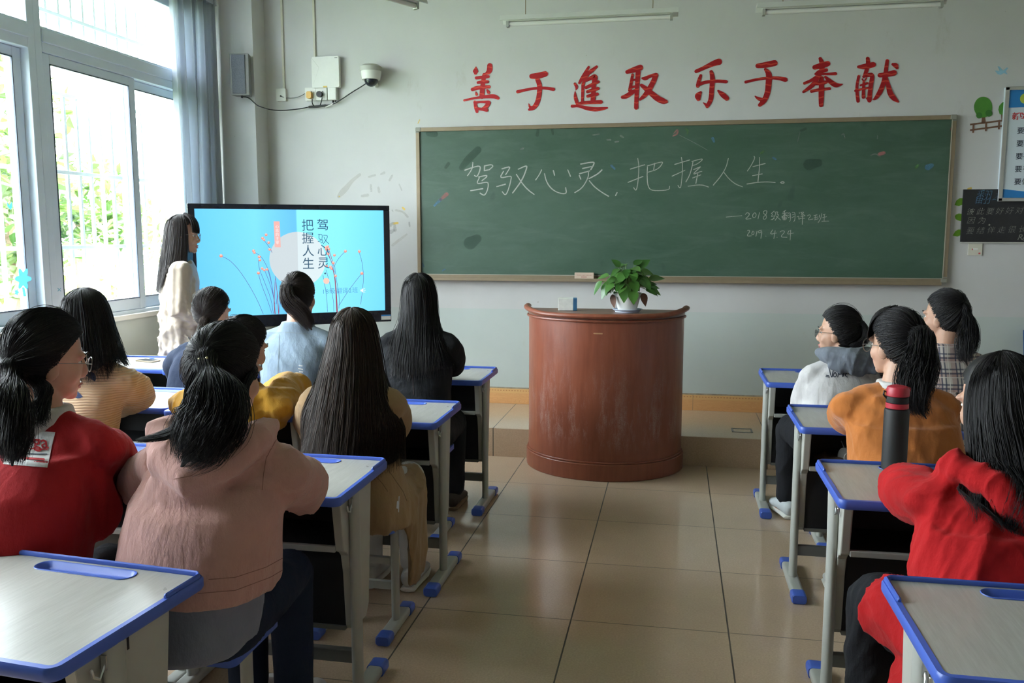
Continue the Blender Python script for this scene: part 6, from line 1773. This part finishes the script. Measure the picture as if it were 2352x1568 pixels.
s.tie(q + Vector((.004, -.012, .002)), (.2, -.9, .1), simple('pink_elastic', (.62, .22, .30), .6), .016, .004)

# ------------------------------------------------ beige
s = Person((-2.40, 2.97), 'person in a beige ribbed sweater with loose dark shoulder length hair', 0, GRP)
s.setup((-2.315, 3.06, 1.283), yaw=-5, pitch=6, sw=.175, pelvis=(-2.38, 2.97, .50), arms=dict(R=(P(318, 905, 3.20), P(270, 935, 3.40)), L=((-2.54, 3.18, .80), (-2.45, 3.42, .765))))
s.body()
s.top(M['f_beige'], 'ribbed_sweater', amp=.004, seed=15, sleeve=(.078, .074, .056), chest=(.185, .125))
s.trousers(M['f_jeans']); s.shoes(M['f_wht'])
X = loose(s.H, (-.05, -.2, 1), 2000, .235, .035, seed=16, bvh=s.top_bvh, back=(0.02, -.035, 0), front=55, lift=(.01, .10), cut=.28, wav=.008, clumps=60, side_shift=.02)
B = MB(); sheet(B, loose(s.H, (-.05, -.2, 1), 64, .19, .02, regular=True, bvh=s.top_bvh, back=(0.01, -.03, 0), front=48)); cap_mesh(B, s.H, .05, -.02)
s.hair([X], B, 'hair', .0011)
s.decal([[(206, 868), (192, 888), (180, 900)]], simple('navy_satin_strap', (.02, .035, .10), .35), 'shoulder_strap', 30)

# ------------------------------------------------ pink jacket (largest figure on the left)
s = Person((-1.235, 1.98), 'person in a dusty pink hooded jacket with a black ponytail and beaded hair tie', 0, GRP)
s.setup((-1.135, 2.02, 1.270), yaw=-20, pitch=8, roll=4, sw=.195, pelvis=(-1.20, 1.93, .50), neck=.175, spread=.075,
        arms=dict(R=P(690, 1120, 2.17), L=P(330, 1120, 2.15)))
s.body()
def pinkx(mb):
    sp = s.spine
    # boxy hem band and blousing
    s.rings(mb, [(sp(.215) - Vector((0, .01, 0)), .198, .168), (sp(.26) - Vector((0, .015, 0)), .208, .174), (sp(.42) - Vector((0, .03, 0)), .207, .164), (sp(.68) - Vector((0, .035, 0)), .200, .145), (sp(.82) - Vector((0, .02, 0)), .180, .115)])
    # hood lying on the back
    nb = s.nb
    mb.tube([nb + Vector((-.115, .03, .035)), nb + Vector((-.130, -.055, .035)), nb + Vector((-.075, -.125, -.015)), nb + Vector((0.0, -.150, -.045)), nb + Vector((.085, -.115, -.01)), nb + Vector((.125, -.04, .035)), nb + Vector((.105, .04, .04))], [(.042, .035), (.048, .044), (.055, .048), (.060, .05), (.052, .044), (.046, .04), (.036, .032)], 16)
    mb.ell(nb + Vector((-.03, -.125, -.105)), (.115, .050, .085)); mb.ell(nb + Vector((-.05, -.110, -.16)), (.07, .045, .06))
s.top(M['f_pink'], 'hooded_jacket', hem=.27, amp=.011, seed=17, sleeve=(.082, .080, .066), extra=pinkx, voxel=.0075, freq=20, stretch=(1.2, 1.2, .55), wrist=.75, smooth=6, fine=.5)
um = MB(); s.rings(um, [(s.pel + Vector((-.02, -.02, -.045)), .172, .150), (s.pel + Vector((-.02, -.02, -.02)), .190, .168), (s.pel + Vector((-.01, -.01, .06)), .190, .166), (s.pel + Vector((0, -.01, .16)), .180, .150)])
me = remesh(um, .009, 4, 'underlayer'); wrinkle(me, .004, 5); s.put('long_shirt', me, M['f_shirtgrey'])
s.trousers(M['f_jeans'], hipr=(.172, .135), r=(.092, .078, .066, .060)); s.shoes(M['f_wht'])
tp = P(474, 826, 1.925)
d = s.H.R.inverted() @ (tp - s.H.c)
X = pulled(s.H, tuple(d.normalized()), 3600, seed=18, lift=(.0, .06), P=14)
pth = [s.H.c.lerp(tp, .86), tp, P(488, 880, 1.865), P(496, 950, 1.835), P(455, 1010, 1.80), P(415, 1075, 1.80)]
Y = tail(pth, [(.030, .030), (.024, .022), (.078, .052), (.098, .058), (.080, .042), (.030, .018)], 3000, P=22, seed=19, bvh=s.top_bvh, cut=.32, wav=.010, clumps=60)
p2 = [tp, P(445, 900, 1.87), P(440, 960, 1.82), P(390, 1000, 1.79), P(310, 1012, 1.775)]
Y2 = tail(p2, [(.018, .016), (.026, .018), (.024, .014), (.014, .007), (.005, .003)], 420, P=22, seed=20, cut=.2, wav=.006, clumps=24)
p3 = [tp, P(500, 900, 1.87), P(505, 980, 1.82), P(480, 1030, 1.79), P(432, 1060, 1.785)]
Y3 = tail(p3, [(.018, .016), (.035, .02), (.036, .02), (.020, .012), (.006, .004)], 500, P=22, seed=21, cut=.2, wav=.006, clumps=20)
p4 = [s.H(.075, .03, .02), P(563, 880, 1.96), P(555, 925, 1.93), P(540, 965, 1.88)]
Y4 = tail(p4, [(.006, .01), (.010, .014), (.012, .014), (.006, .008)], 220, P=16, seed=22, cut=.3, wav=.008, clumps=20)
B = MB(); cap_mesh(B, s.H, 0, -.005); s.hair([X, Y4], B, 'hair', .0009)
s.put('ponytail', join_mesh(strands_mesh('ponytail', [Y, Y2, Y3], .0009), solid_tail(pth, [(.026, .026), (.020, .018), (.055, .036), (.066, .036), (.05, .024), (.012, .008)])), M['hair'])
hto = s.tie(tp + Vector((0, .004, 0)), (-.2, -1, -.1), M['black'], .020, .006)
for x, y in ((458, 824), (470, 825), (475, 822), (480, 834)):
    b = MB().ell(P(x, y, 1.895), (.0042, .0042, .0042), None, 12, 8); s.mbput('bead', b, simple('gold_bead', (.75, .66, .45), .25, metal=.6, var=0) if 'bead' not in M else M['bead'], hto)
ST = simple('dusty_pink_seam', (.30, .155, .13), .9)
s.decal([[(632, 1012), (612, 1050), (605, 1090), (602, 1125)], [(652, 985), (632, 1012)], [(400, 1100), (440, 1092), (520, 1040), (590, 965), (600, 940)]], ST, 'seam', 1.8)
s.decal([[(480, 1330), (540, 1325), (610, 1302), (665, 1272)], [(455, 1362), (540, 1355), (620, 1325), (680, 1290)]], ST, 'seam', 1.8)

# ------------------------------------------------ red top with white patch (left edge)
s = Person((-1.78, 1.88), 'person in a red top with a white back patch, ponytail and glasses', 0, GRP)
s.setup((-1.655, 2.02, 1.298), yaw=-38, pitch=10, roll=6, sw=.19, pelvis=(-1.76, 1.86, .50), neck=.168,
        arms=dict(R=P(248, 1058, 2.20), L=P(-110, 1060, 2.20)))
s.body()
def redx(mb):
    sp = s.spine
    s.rings(mb, [(sp(.02), .205, .170), (sp(.22), .228, .185), (sp(.45) - Vector((0, .03, 0)), .232, .178), (sp(.70) - Vector((0, .04, 0)), .222, .155), (sp(.86) - Vector((0, .02, 0)), .190, .115)])
    e, w = s.arms['R']; mb.tube([s.spine(.72) + Vector((.15, 0, 0)), s.spine(.5) + Vector((.19, .06, 0)), e.lerp(w, .2) + Vector((-.02, 0, -.03))], [.08, .075, .055], 14)
s.top(M['f_red'], 'loose_top', amp=.006, seed=23, sleeve=(.085, .080, .066), extra=redx, voxel=.0075, freq=18, wrist=.8, smooth=6, fine=.5)
cl = MB(); s.rings(cl, [(s.nb + Vector((0, -.01, -.03)), .088, .086), (s.nb + Vector((0, -.005, .01)), .080, .080), (s.nb + Vector((0, 0, .040)), .070, .070)])
me = remesh(cl, .006, 3, 'collar'); s.put('collar', me, M['f_wht'])
s.trousers(M['f_blackd']); s.shoes(M['f_wht'])
s.glasses()
tp = P(25, 850, 1.92)
d = s.H.R.inverted() @ (tp - s.H.c)
X = pulled(s.H, tuple(d.normalized()), 3000, seed=24, lift=(.0, .06), P=14)
pth = [s.H.c.lerp(tp, .85), tp, P(22, 890, 1.86), P(26, 950, 1.82), P(28, 1010, 1.805), P(28, 1070, 1.80)]
Y = tail(pth, [(.028, .026), (.020, .018), (.046, .036), (.055, .042), (.052, .036), (.028, .016)], 2400, P=22, seed=25, bvh=s.top_bvh, cut=.25, wav=.012, clumps=50)
p4 = [s.H(.06, -.04, -.055), P(105, 895, 1.93), P(92, 930, 1.90), P(95, 985, 1.86)]
Y4 = tail(p4, [(.015, .012), (.022, .014), (.020, .012), (.012, .008)], 350, P=16, seed=26, cut=.3, wav=.012, clumps=20)
B = MB(); cap_mesh(B, s.H, -.06, -.005); s.hair([X, Y4], B, 'hair', .0009)
s.put('ponytail', join_mesh(strands_mesh('ponytail', [Y], .0009), solid_tail(pth, [(.024, .022), (.018, .016), (.040, .026), (.050, .03), (.046, .024), (.014, .008)])), M['hair'])
s.tie(tp, (-.05, -.5, -1), simple('pale_pink_elastic', (.48, .30, .28), .7), .019, .008)
# white patch with red letters on the back
o_ = Vector(CO); bv = s.top_bvh
def cast(x, y, gap=.0015):
    dd = Vector(ray(x, y)).normalized(); h = bv.ray_cast(o_, dd)
    if h[0] is None: return None
    n = h[1] if h[1].dot(dd) < 0 else -h[1]; return h[0] + n * gap
def patch(c, nu, nv, name, mat, gap, par):
    mb = MB(); V = []
    for j in range(nv + 1):
        for i in range(nu + 1):
            u, v = i / nu, j / nv
            x = (c[0][0] * (1 - u) + c[1][0] * u) * (1 - v) + (c[3][0] * (1 - u) + c[2][0] * u) * v
            y = (c[0][1] * (1 - u) + c[1][1] * u) * (1 - v) + (c[3][1] * (1 - u) + c[2][1] * u) * v
            V.append(cast(x, y, gap) or Vector(ony(x, y, 1.75)))
    mb.add(V, [(j * (nu + 1) + i, j * (nu + 1) + i + 1, (j + 1) * (nu + 1) + i + 1, (j + 1) * (nu + 1) + i) for j in range(nv) for i in range(nu)])
    return s.put(name, mb.mesh(name, True, 3), mat, par)
pt = patch([(20, 984), (127, 993), (109, 1074), (8, 1066)], 14, 10, 'white_patch', M['f_wht'], .0016, s.top_ob)
me = text_mesh('ga', 1.0, 0, .012); v = get_v(me)
mb = MB(); W = []
for a in v:
    p = cast(94 + a[0] * 42 - a[1] * 6, 1016 - a[1] * 42 + a[0] * 5, .0030); W.append(p or Vector((0, 0, 0)))
mb.add(W, [tuple(p.vertices) for p in me.polygons]); bpy.data.meshes.remove(me)
s.put('patch_letters', mb.mesh('patch_letters', False), M['f_red'], s.top_ob)
s.decal([[(40, 1028, 2.5), (109, 1033, 2.5)], [(50, 1053, 5), (101, 1057, 5)]], M['f_red'], 'patch_lines', 3, gap=.003)
s.decal([[(45, 1042, 3), (108, 1044, 3)]], M['ink'], 'patch_lines', 3, gap=.003)

# ------------------------------------------------ white hoodie
s = Person((.84, 4.30), 'person in a white sweatshirt with slate grey hood, looped ponytail and glasses', 14, GRP)
s.setup((.795, 4.40, 1.153), yaw=66, pitch=2, sw=.150, neck=.150, pelvis=(.80, 4.28, .49), arms=dict(L=(P(1853, 935, 4.42), (.68, 4.60, .63)), R=((.985, 4.45, .74), (.90, 4.66, .66))))
s.body()
def wx(mb):
    s.rings(mb, [(s.spine(.0), .185, .15), (s.spine(.25), .195, .155), (s.spine(.5), .188, .145)])
s.top(M['f_white'], 'sweatshirt', amp=.010, seed=27, sleeve=(.082, .080, .060), extra=wx, freq=22, stretch=(1.3, 1.3, .4), fine=.5)
hd = MB(); nb = s.nb + Vector((0, 0, .032))
hd.tube([nb + Vector((-.07, .08, .005)), nb + Vector((-.095, .0, .018)), nb + Vector((-.06, -.08, .02)), nb + Vector((.03, -.115, .012)), nb + Vector((.12, -.075, .014)), nb + Vector((.14, .02, .01)), nb + Vector((.08, .09, -.01))], [(.024, .022), (.030, .028), (.042, .042), (.052, .05), (.05, .046), (.042, .04), (.03, .03)], 16)
hd.ell(nb + Vector((.03, -.10, -.028)), (.105, .050, .046)); hd.ell(nb + Vector((.09, -.09, -.036)), (.08, .045, .046)); hd.ell(nb + Vector((.0, -.02, -.005)), (.11, .09, .045))
me = remesh(hd, .007, 4, 'hood'); wrinkle(me, .010, 28, 30); s.put('hood', me, M['f_hood'])
s.trousers(M['f_blackd']); s.shoes(simple('pale_canvas', (.60, .64, .66), .7))
s.glasses(.022, .016, 'black', False)
tp = s.H(.01, -.100, .035)
X = pulled(s.H, (.1, -.9, .30), 1400, seed=29); tp = P(1958, 735, 4.36); pth = [P(1945, 738, 4.38), tp, P(1980, 741, 4.34), P(1992, 766, 4.33), P(1985, 788, 4.32), P(1958, 798, 4.31), P(1925, 793, 4.31)]
Y = tail(pth, [(.014, .014), (.016, .016), (.017, .016), (.018, .016), (.016, .014), (.008, .006)], 700, seed=30, cut=.15, wav=.004)
B = MB(); cap_mesh(B, s.H, 0, -.005); s.hair([X], B, 'hair', .0010)
s.put('ponytail', join_mesh(strands_mesh('ponytail', [Y], .0011), solid_tail(pth, [(.014, .014), (.019, .016), (.015, .013), (.015, .012), (.012, .01), (.004, .003)])), M['hair'])
s.tie(tp, (1, -.3, .2), M['black'], .016, .006)
s.decal([[(1898, 862), (1904, 863)], [(1897, 865), (1905, 866)], [(1904, 846), (1908, 862), (1911, 868), (1912, 858), (1915, 846)], [(1917, 856), (1913, 862), (1918, 867), (1922, 861), (1918, 855)], [(1924, 866), (1926, 855), (1929, 862), (1933, 854), (1935, 865)], [(1938, 856), (1937, 864)], [(1945, 856), (1940, 862), (1946, 866)]], M['ink'], 'script_lettering', 1.9)

# ------------------------------------------------ orange
s = Person((.86, 3.22), 'person in a burnt orange sweater with a messy low ponytail, across the aisle', 8, GRP)
s.setup((.805, 3.34, 1.228), yaw=40, pitch=4, roll=-3, sw=.185, pelvis=(.86, 3.20, .50), arms=dict(L=P(1948, 955, 3.46), R=P(2150, 960, 3.46)))
s.body()
def ox(mb):
    s.rings(mb, [(s.spine(.0), .195, .16), (s.spine(.25), .205, .165), (s.spine(.5), .205, .158), (s.spine(.75), .200, .138)])
s.top(M['f_orange'], 'sweater', amp=.007, seed=31, sleeve=(.080, .076, .060), extra=ox, voxel=.008, freq=20, fine=.45, wrist=.75)
cl = MB(); s.rings(cl, [(s.nb + Vector((0, -.005, -.02)), .082, .080), (s.nb + Vector((0, 0, .032)), .068, .068)]); s.put('collar', remesh(cl, .006, 3, 'collar'), M['f_wht'])
s.trousers(M['f_blackd']); s.shoes(M['f_wht']); s.glasses(.026, .024)
tp = P(2120, 775, 3.22)
d = s.H.R.inverted() @ (tp - s.H.c); X = pulled(s.H, tuple(d.normalized()), 2200, seed=32, lift=(0, .08), P=12)
pth = [s.H.c.lerp(tp, .85), tp, P(2118, 815, 3.15), P(2105, 865, 3.12), P(2100, 915, 3.105), P(2128, 962, 3.10)]
Y = tail(pth, [(.040, .034), (.042, .032), (.062, .040), (.066, .036), (.050, .028), (.020, .012)], 1500, P=20, seed=33, bvh=s.top_bvh, cut=.35, wav=.014, clumps=36)
Y2 = bangs(s.H, 500, -.068, .06, .012, 34)
Y3 = tail([s.H(-.078, .03, .03), s.H(-.083, .035, -.04), s.H(-.075, .03, -.10)], [(.004, .007), (.004, .007), (.002, .003)], 40, P=10, seed=35, cut=.5)
B = MB(); cap_mesh(B, s.H, 0, -.005); s.hair([X, Y2], B, 'hair', .0010)
s.put('ponytail', join_mesh(strands_mesh('ponytail', [Y], .0010), solid_tail(pth, [(.034, .028), (.034, .026), (.046, .028), (.046, .022), (.030, .014), (.008, .005)])), M['hair'])

# ------------------------------------------------ plaid
s = Person((1.33, 4.24), 'person in a plaid shirt with a ponytail, across the aisle in front', 8, GRP)
s.setup((1.255, 4.34, 1.243), yaw=48, pitch=2, sw=.165, pelvis=(1.32, 4.24, .50), arms=None)
s.body()
s.top(M['f_plaid'], 'plaid_shirt', amp=.005, seed=36, sleeve=(.078, .068, .054), collar=(.072, .068), col_h=.045)
s.trousers(M['f_jeans']); s.shoes(M['f_wht'])
tp = P(2210, 703, 4.27)
d = s.H.R.inverted() @ (tp - s.H.c); X = pulled(s.H, tuple(d.normalized()), 1300, seed=37)
pth = [s.H.c.lerp(tp, .85), tp, P(2226, 730, 4.23), P(2226, 775, 4.18), P(2215, 815, 4.15), P(2222, 840, 4.15)]
Y = tail(pth, [(.024, .022), (.018, .016), (.038, .028), (.054, .034), (.046, .026), (.020, .012)], 900, seed=38, bvh=s.top_bvh, cut=.25, wav=.008)
B = MB(); cap_mesh(B, s.H, 0, -.005); s.hair([X], B, 'hair', .0010)
s.put('ponytail', join_mesh(strands_mesh('ponytail', [Y], .0011), solid_tail(pth, [(.02, .018), (.015, .014), (.03, .02), (.042, .024), (.032, .016), (.008, .005)])), M['hair'])
s.tie(tp, (.9, -.5, .1), simple('grey_blue_elastic', (.20, .25, .28), .7), .018, .0065)

# ------------------------------------------------ red hoodie (right edge)
s = Person((.90, 2.10), 'person in a bright red hooded sweater with long loose black hair', 10, GRP)
s.setup((.795, 2.28, 1.213), yaw=36, pitch=8, roll=-6, sw=.185, pelvis=(.80, 2.08, .50), neck=.175, spread=.16, arms=dict(L=(P(2088, 1128, 2.42), (.67, 2.62, .768)), R=((1.035, 2.42, .79), (1.04, 2.64, .772))))
s.body()
def rx(mb):
    s.rings(mb, [(s.spine(-.04), .205, .17), (s.spine(.2), .215, .172), (s.spine(.5), .215, .165), (s.spine(.75), .205, .140)])
    nb = s.nb
    mb.tube([nb + Vector((-.11, .05, .0)), nb + Vector((-.12, -.03, .03)), nb + Vector((-.06, -.11, .01)), nb + Vector((.02, -.14, -.06)), nb + Vector((.10, -.12, -.12))], [(.035, .03), (.042, .038), (.046, .04), (.05, .04), (.04, .035)], 16)
    mb.ell(nb + Vector((.05, -.12, -.10)), (.10, .05, .10))
    # hem flap and lap of the long sweater
    mb.tube([s.hip['L'] + Vector((0, 0, .03)), s.hip['L'].lerp(s.knee['L'], .5) + Vector((-.01, 0, .02)), s.hip['L'].lerp(s.knee['L'], .8) + Vector((-.01, 0, .01))], [.12, .108, .095], 16)
    mb.tube([Vector((.625, 2.13, .47)), Vector((.575, 2.13, .40)), Vector((.562, 2.12, .28)), Vector((.58, 2.10, .16))], [(.03, .12), (.026, .115), (.022, .10), (.018, .085)], 14, ref=(1, 0, 0))
s.top(M['f_red2'], 'hooded_sweater', hem=-.04, amp=.007, seed=39, sleeve=(.080, .078, .062), extra=rx, voxel=.0075, freq=19, fine=.5, wrist=1.0, smooth=6)
s.trousers(M['f_blackd'], r=(.11, .09, .075, .065)); s.shoes(M['f_wht'])
X = loose(s.H, (.0, -.15, 1), 4200, .30, .05, seed=40, bvh=s.top_bvh, back=(.05, -.05, 0), front=72, lift=(.01, .07), cut=.3, wav=.008, clumps=70, P=20)
B = MB(); sheet(B, loose(s.H, (0, -.15, 1), 72, .24, .03, regular=True, bvh=s.top_bvh, back=(.04, -.04, 0), front=60, P=20)); cap_mesh(B, s.H, .0, -.02)
Y = tail([P(2240, 970, 2.2), P(2235, 1010, 2.10), P(2215, 1050, 2.06), P(2195, 1090, 2.04)], [(.012, .008), (.010, .006), (.006, .004), (.002, .002)], 60, P=14, seed=41, bvh=s.top_bvh, wav=.01)
s.hair([X], B, 'hair', .0008)

# ------------------------------------------------ the standing speaker by the screen
s = Person((-3.135, 5.10), 'person standing beside the screen in a long cream cable knit cardigan', -62, None)
s.H = Head((-3.125, 5.10, 1.625 - .128), -72, 4, 0)
s.nb = Vector((-3.145, 5.10, 1.340)); s.pel = Vector((-3.15, 5.08, .86)); s.sw = .165
s.sh = {k: s.nb + s.lat * (q * .16) - s.Z * .052 for k, q in (('L', -1), ('R', 1))}
s.arms = {'R': (s.sh['R'] + s.lat * .045 - s.fwd * .02 - s.Z * .26, s.sh['R'] + s.fwd * .19 - s.lat * .07 - s.Z * .335), 'L': (s.sh['L'] - s.lat * .045 - s.fwd * .02 - s.Z * .26, s.sh['L'] + s.fwd * .19 + s.lat * .07 - s.Z * .32)}
s.hip = {k: s.pel + s.lat * (q * .085) - s.Z * .02 for k, q in (('L', -1), ('R', 1))}
s.knee = {k: Vector((s.hip[k].x, s.hip[k].y, .47)) + s.fwd * .02 for k in 'LR'}
s.ank = {k: Vector((s.hip[k].x, s.hip[k].y, .085)) for k in 'LR'}
s.body()
blm = MB(); s.rings(blm, [(s.spine(-.05), .140, .100), (s.spine(.3), .128, .095), (s.spine(.7), .142, .108), (s.spine(.88), .145, .09), (s.spine(.99), .07, .065)])
me = remesh(blm, .008, 4, 'blouse'); wrinkle(me, .003, 42); s.put('blouse', me, M['f_dots'])
def card(mb):
    mb.v = []; mb.f = []
    sp = s.spine; bk = s.fwd * -.028
    # open front cardigan: a C shaped wall round the back and sides
    n = 26; rs = []
    for z, rx_, ry_ in ((1.285, .115, .08), (1.25, .175, .105), (1.15, .190, .130), (1.0, .180, .140), (.85, .190, .150), (.65, .205, .158), (.45, .212, .162), (.30, .214, .164)):
        c = Vector((s.pel.x, s.pel.y, z)).lerp(Vector((s.nb.x, s.nb.y, z)), (z - .3) / 1.0) + bk * .4
        o_ = []; i_ = []
        for k in range(n):
            a = math.radians(122 + (418 - 122) * k / (n - 1))
            o_.append(c + s.lat * rx_ * math.cos(a) + s.fwd * ry_ * math.sin(a)); i_.append(c + s.lat * (rx_ - .034) * math.cos(a) + s.fwd * (ry_ - .034) * math.sin(a))
        rs.append(o_ + i_[::-1])
    mb.rings(rs)
    for k, q in (('L', -1), ('R', 1)):
        e, w = s.arms[k]; sh = s.sh[k]
        mb.ell(sh - s.Z * .02, (.075, .075, .07))
        mb.tube([sh - s.Z * .01, sh.lerp(e, .5), e, e.lerp(w, .5), e.lerp(w, .93)], [.074, .074, .074, .066, .056], 18)
    mb.tube([Vector((s.nb.x, s.nb.y, 1.31)) + s.lat * (.085 * math.cos(a)) + s.fwd * (.07 * math.sin(a)) for a in (math.radians(130 + 280 * k / 12) for k in range(13))], .022, 10)
s.top(M['f_cream'], 'cardigan', amp=.008, seed=43, extra=card, freq=30, voxel=.0085, smooth=3, fine=.6)
pk = MB(); c = s.pel + s.lat * .14 - s.fwd * -.02
s.trousers(M['f_blackd'], r=(.085, .075, .060, .055), hipr=(.135, .105)); s.shoes(M['f_wht'])
X = loose(s.H, (.0, -.1, 1), 1800, .38, .02, seed=44, bvh=s.top_bvh, back=(-.03, -.03, 0), front=58, lift=(.01, .08), cut=.15, wav=.004, clumps=60)
B = MB(); sheet(B, loose(s.H, (0, -.1, 1), 64, .34, .012, regular=True, bvh=s.top_bvh, back=(-.02, -.02, 0), front=52)); cap_mesh(B, s.H, .05, -.02)
Y2 = bangs(s.H, 500, -.065, .065, .018, 45)
s.hair([X, Y2], B, 'hairn', .0011); s.glasses()

# ------------------------------------------------ stools
for x, y, lb in ((-1.255, 4.03, 'stool under the person in the black jacket'), (-1.155, 3.00, 'stool under the person in the tan coat'), (-1.235, 2.00, 'stool under the person in the pink jacket'),
                 (-1.93, 4.03, 'stool under the person in the denim jacket'), (-2.53, 4.03, 'stool under the person in navy'), (-1.86, 2.97, 'stool under the person in the mustard top'),
                 (-2.40, 2.95, 'stool under the person in the beige ribbed sweater'), (-1.78, 1.86, 'stool under the person in the red top with a patch'), (.86, 4.26, 'stool under the person in the white sweatshirt'),
                 (.87, 3.18, 'stool under the person in the orange sweater'), (1.36, 4.22, 'stool under the person in the plaid shirt'), (.90, 2.06, 'stool under the person in the bright red hooded sweater')):
    stool_at(x, y, 'blue edged school ' + lb)

# ------------------------------------------------ small things on and in the desks
c = onz(340, 829.5, DZ)
ph = empty('mobile_phone', (c.x, c.y, DZ + .0018), 'gold and black mobile phone lying on the desk nearest the window', 'phone', rz=-.25)
MB().prism(rrect(.072, .146, .012), lambda a, b, h: (b, a, h), 0, .007).build('body', simple('gold_phone_edge', (.55, .45, .33), .3, metal=.6), ph, smooth=False, bevel=.002)
MB().prism(rrect(.066, .122, .002), lambda a, b, h: (b, a, h), .0071, .0076).build('display', M['blackgloss'], ph, smooth=False)
fl = empty('flask', (.728, 2.955, DZ + .0015), 'tall black flask with a red cap on the desk across the aisle', 'flask')
M['flaskred'] = simple('red_flask_cap', (.46, .025, .045), .42, var=.05)
M['flaskblk'] = simple('matt_black_flask', (.012, .012, .013), .6, var=.1)
MB().rings([[Vector((r * math.cos(2 * PI * i / 36), r * math.sin(2 * PI * i / 36), z)) for i in range(36)] for r, z in ((.036, 0), (.039, .004), (.039, .196), (.037, .203), (.033, .206))]).build('body', M['flaskblk'], fl)
MB().cyl((0, 0, .2065), (0, 0, .224), .0355, 36).build('lower_ring', M['flaskred'], fl, bevel=.002)
MB().cyl((0, 0, .2245), (0, 0, .246), .0345, 36).build('black_ring', M['flaskblk'], fl, bevel=.002)
MB().rings([[Vector((r * math.cos(2 * PI * i / 36), r * math.sin(2 * PI * i / 36), z)) for i in range(36)] for r, z in ((.034, .2465), (.036, .249), (.036, .268), (.032, .277), (.022, .281))]).build('cap', M['flaskred'], fl)
MB().box((.030, -.004, .270), (.014, .016, .014)).build('latch', M['flaskred'], fl, bevel=.003)
MB().tube([(-.034, 0, .238), (-.044, 0, .25), (-.042, 0, .262), (-.034, 0, .258)], .003, 6).build('strap_loop', M['flaskblk'], fl)
hp = empty('headphones', (.80, 3.70, .536), 'grey over ear headphones inside the desk before the orange sweater', 'headphones', rz=.2)
for q in (-1, 1):
    MB().cyl((q * .075 - .02, -.015, .045), (q * .075 + .02, .0, .045), .042, 24, .036).build('ear_cup', M['darkgrey'], hp, bevel=.004)
    MB().cyl((q * .075 + q * .0, -.02, .045), (q * .075, -.028, .045), .026, 20).build('cup_ring', M['greyp'], hp)
MB().tube([(-.075, .0, .06), (-.085, .03, .10), (-.03, .06, .125), (.03, .06, .125), (.085, .03, .10), (.075, .0, .06)], [(.010, .005)] * 6, 8).build('headband', M['black'], hp)
bg_ = MB().ell((0, 0, 0), (.14, .09, .022), None, 20, 10); me = remesh(bg_, .008, 2, 'pouch'); wrinkle(me, .008, 51)
o = link('cloth_pouch', me, simple('brown_cloth', (.09, .06, .045), .9)); o.location = (.72, 3.74, .560); tag(o, 'crumpled brown cloth pouch inside the desk before the orange sweater', 'pouch')
# blue flower sticker and marks on the window panes
cw = onx(50, 648, XL - .04)
def wst(name, polys, label, X=XL - .0405, grp=None):
    pts = [onx(x, y, X) for P_ in polys for x, y in P_]; c = sum(pts, Vector()) / len(pts); mb = MB()
    for P_ in polys:
        q = [(p.y - c.y, p.z - c.z) for p in (onx(x, y, X) for x, y in P_)]; mb.prism(q, lambda a, b, h: (h, a, b), 0, .0012)
    o = mb.build(name, M['st_win'], None, smooth=False); o.location = c; return tag(o, label, 'window sticker', grp)
def flower(cx, cy, r, n=6): return [(cx + r * (1 + .28 * math.cos(n * a)) * math.cos(a) * .8, cy + r * (1 + .28 * math.cos(n * a)) * math.sin(a) * 1.1) for a in (2 * PI * i / 40 for i in range(40))]
wst('flower_sticker', [flower(53, 640, 19), [(50, 660), (56, 660), (60, 680), (54, 681)], flower(38, 671, 5, 5)], 'light blue flower sticker on the window pane at the left edge', XL - .030)
wst('butterfly_sticker', [[(16, 464), (21, 472), (27, 463), (28, 475), (24, 482), (20, 477), (17, 474)]], 'small pale blue butterfly sticker on the window pane at the left edge', XL - .030)
wst('cross_sticker', [[(133, 661), (136, 664), (139, 661), (140, 662), (137, 665), (140, 668), (139, 669), (136, 666), (133, 669), (132, 668), (135, 665), (132, 662)]], 'tiny blue cross sticker low on the white window post', XL - .012)
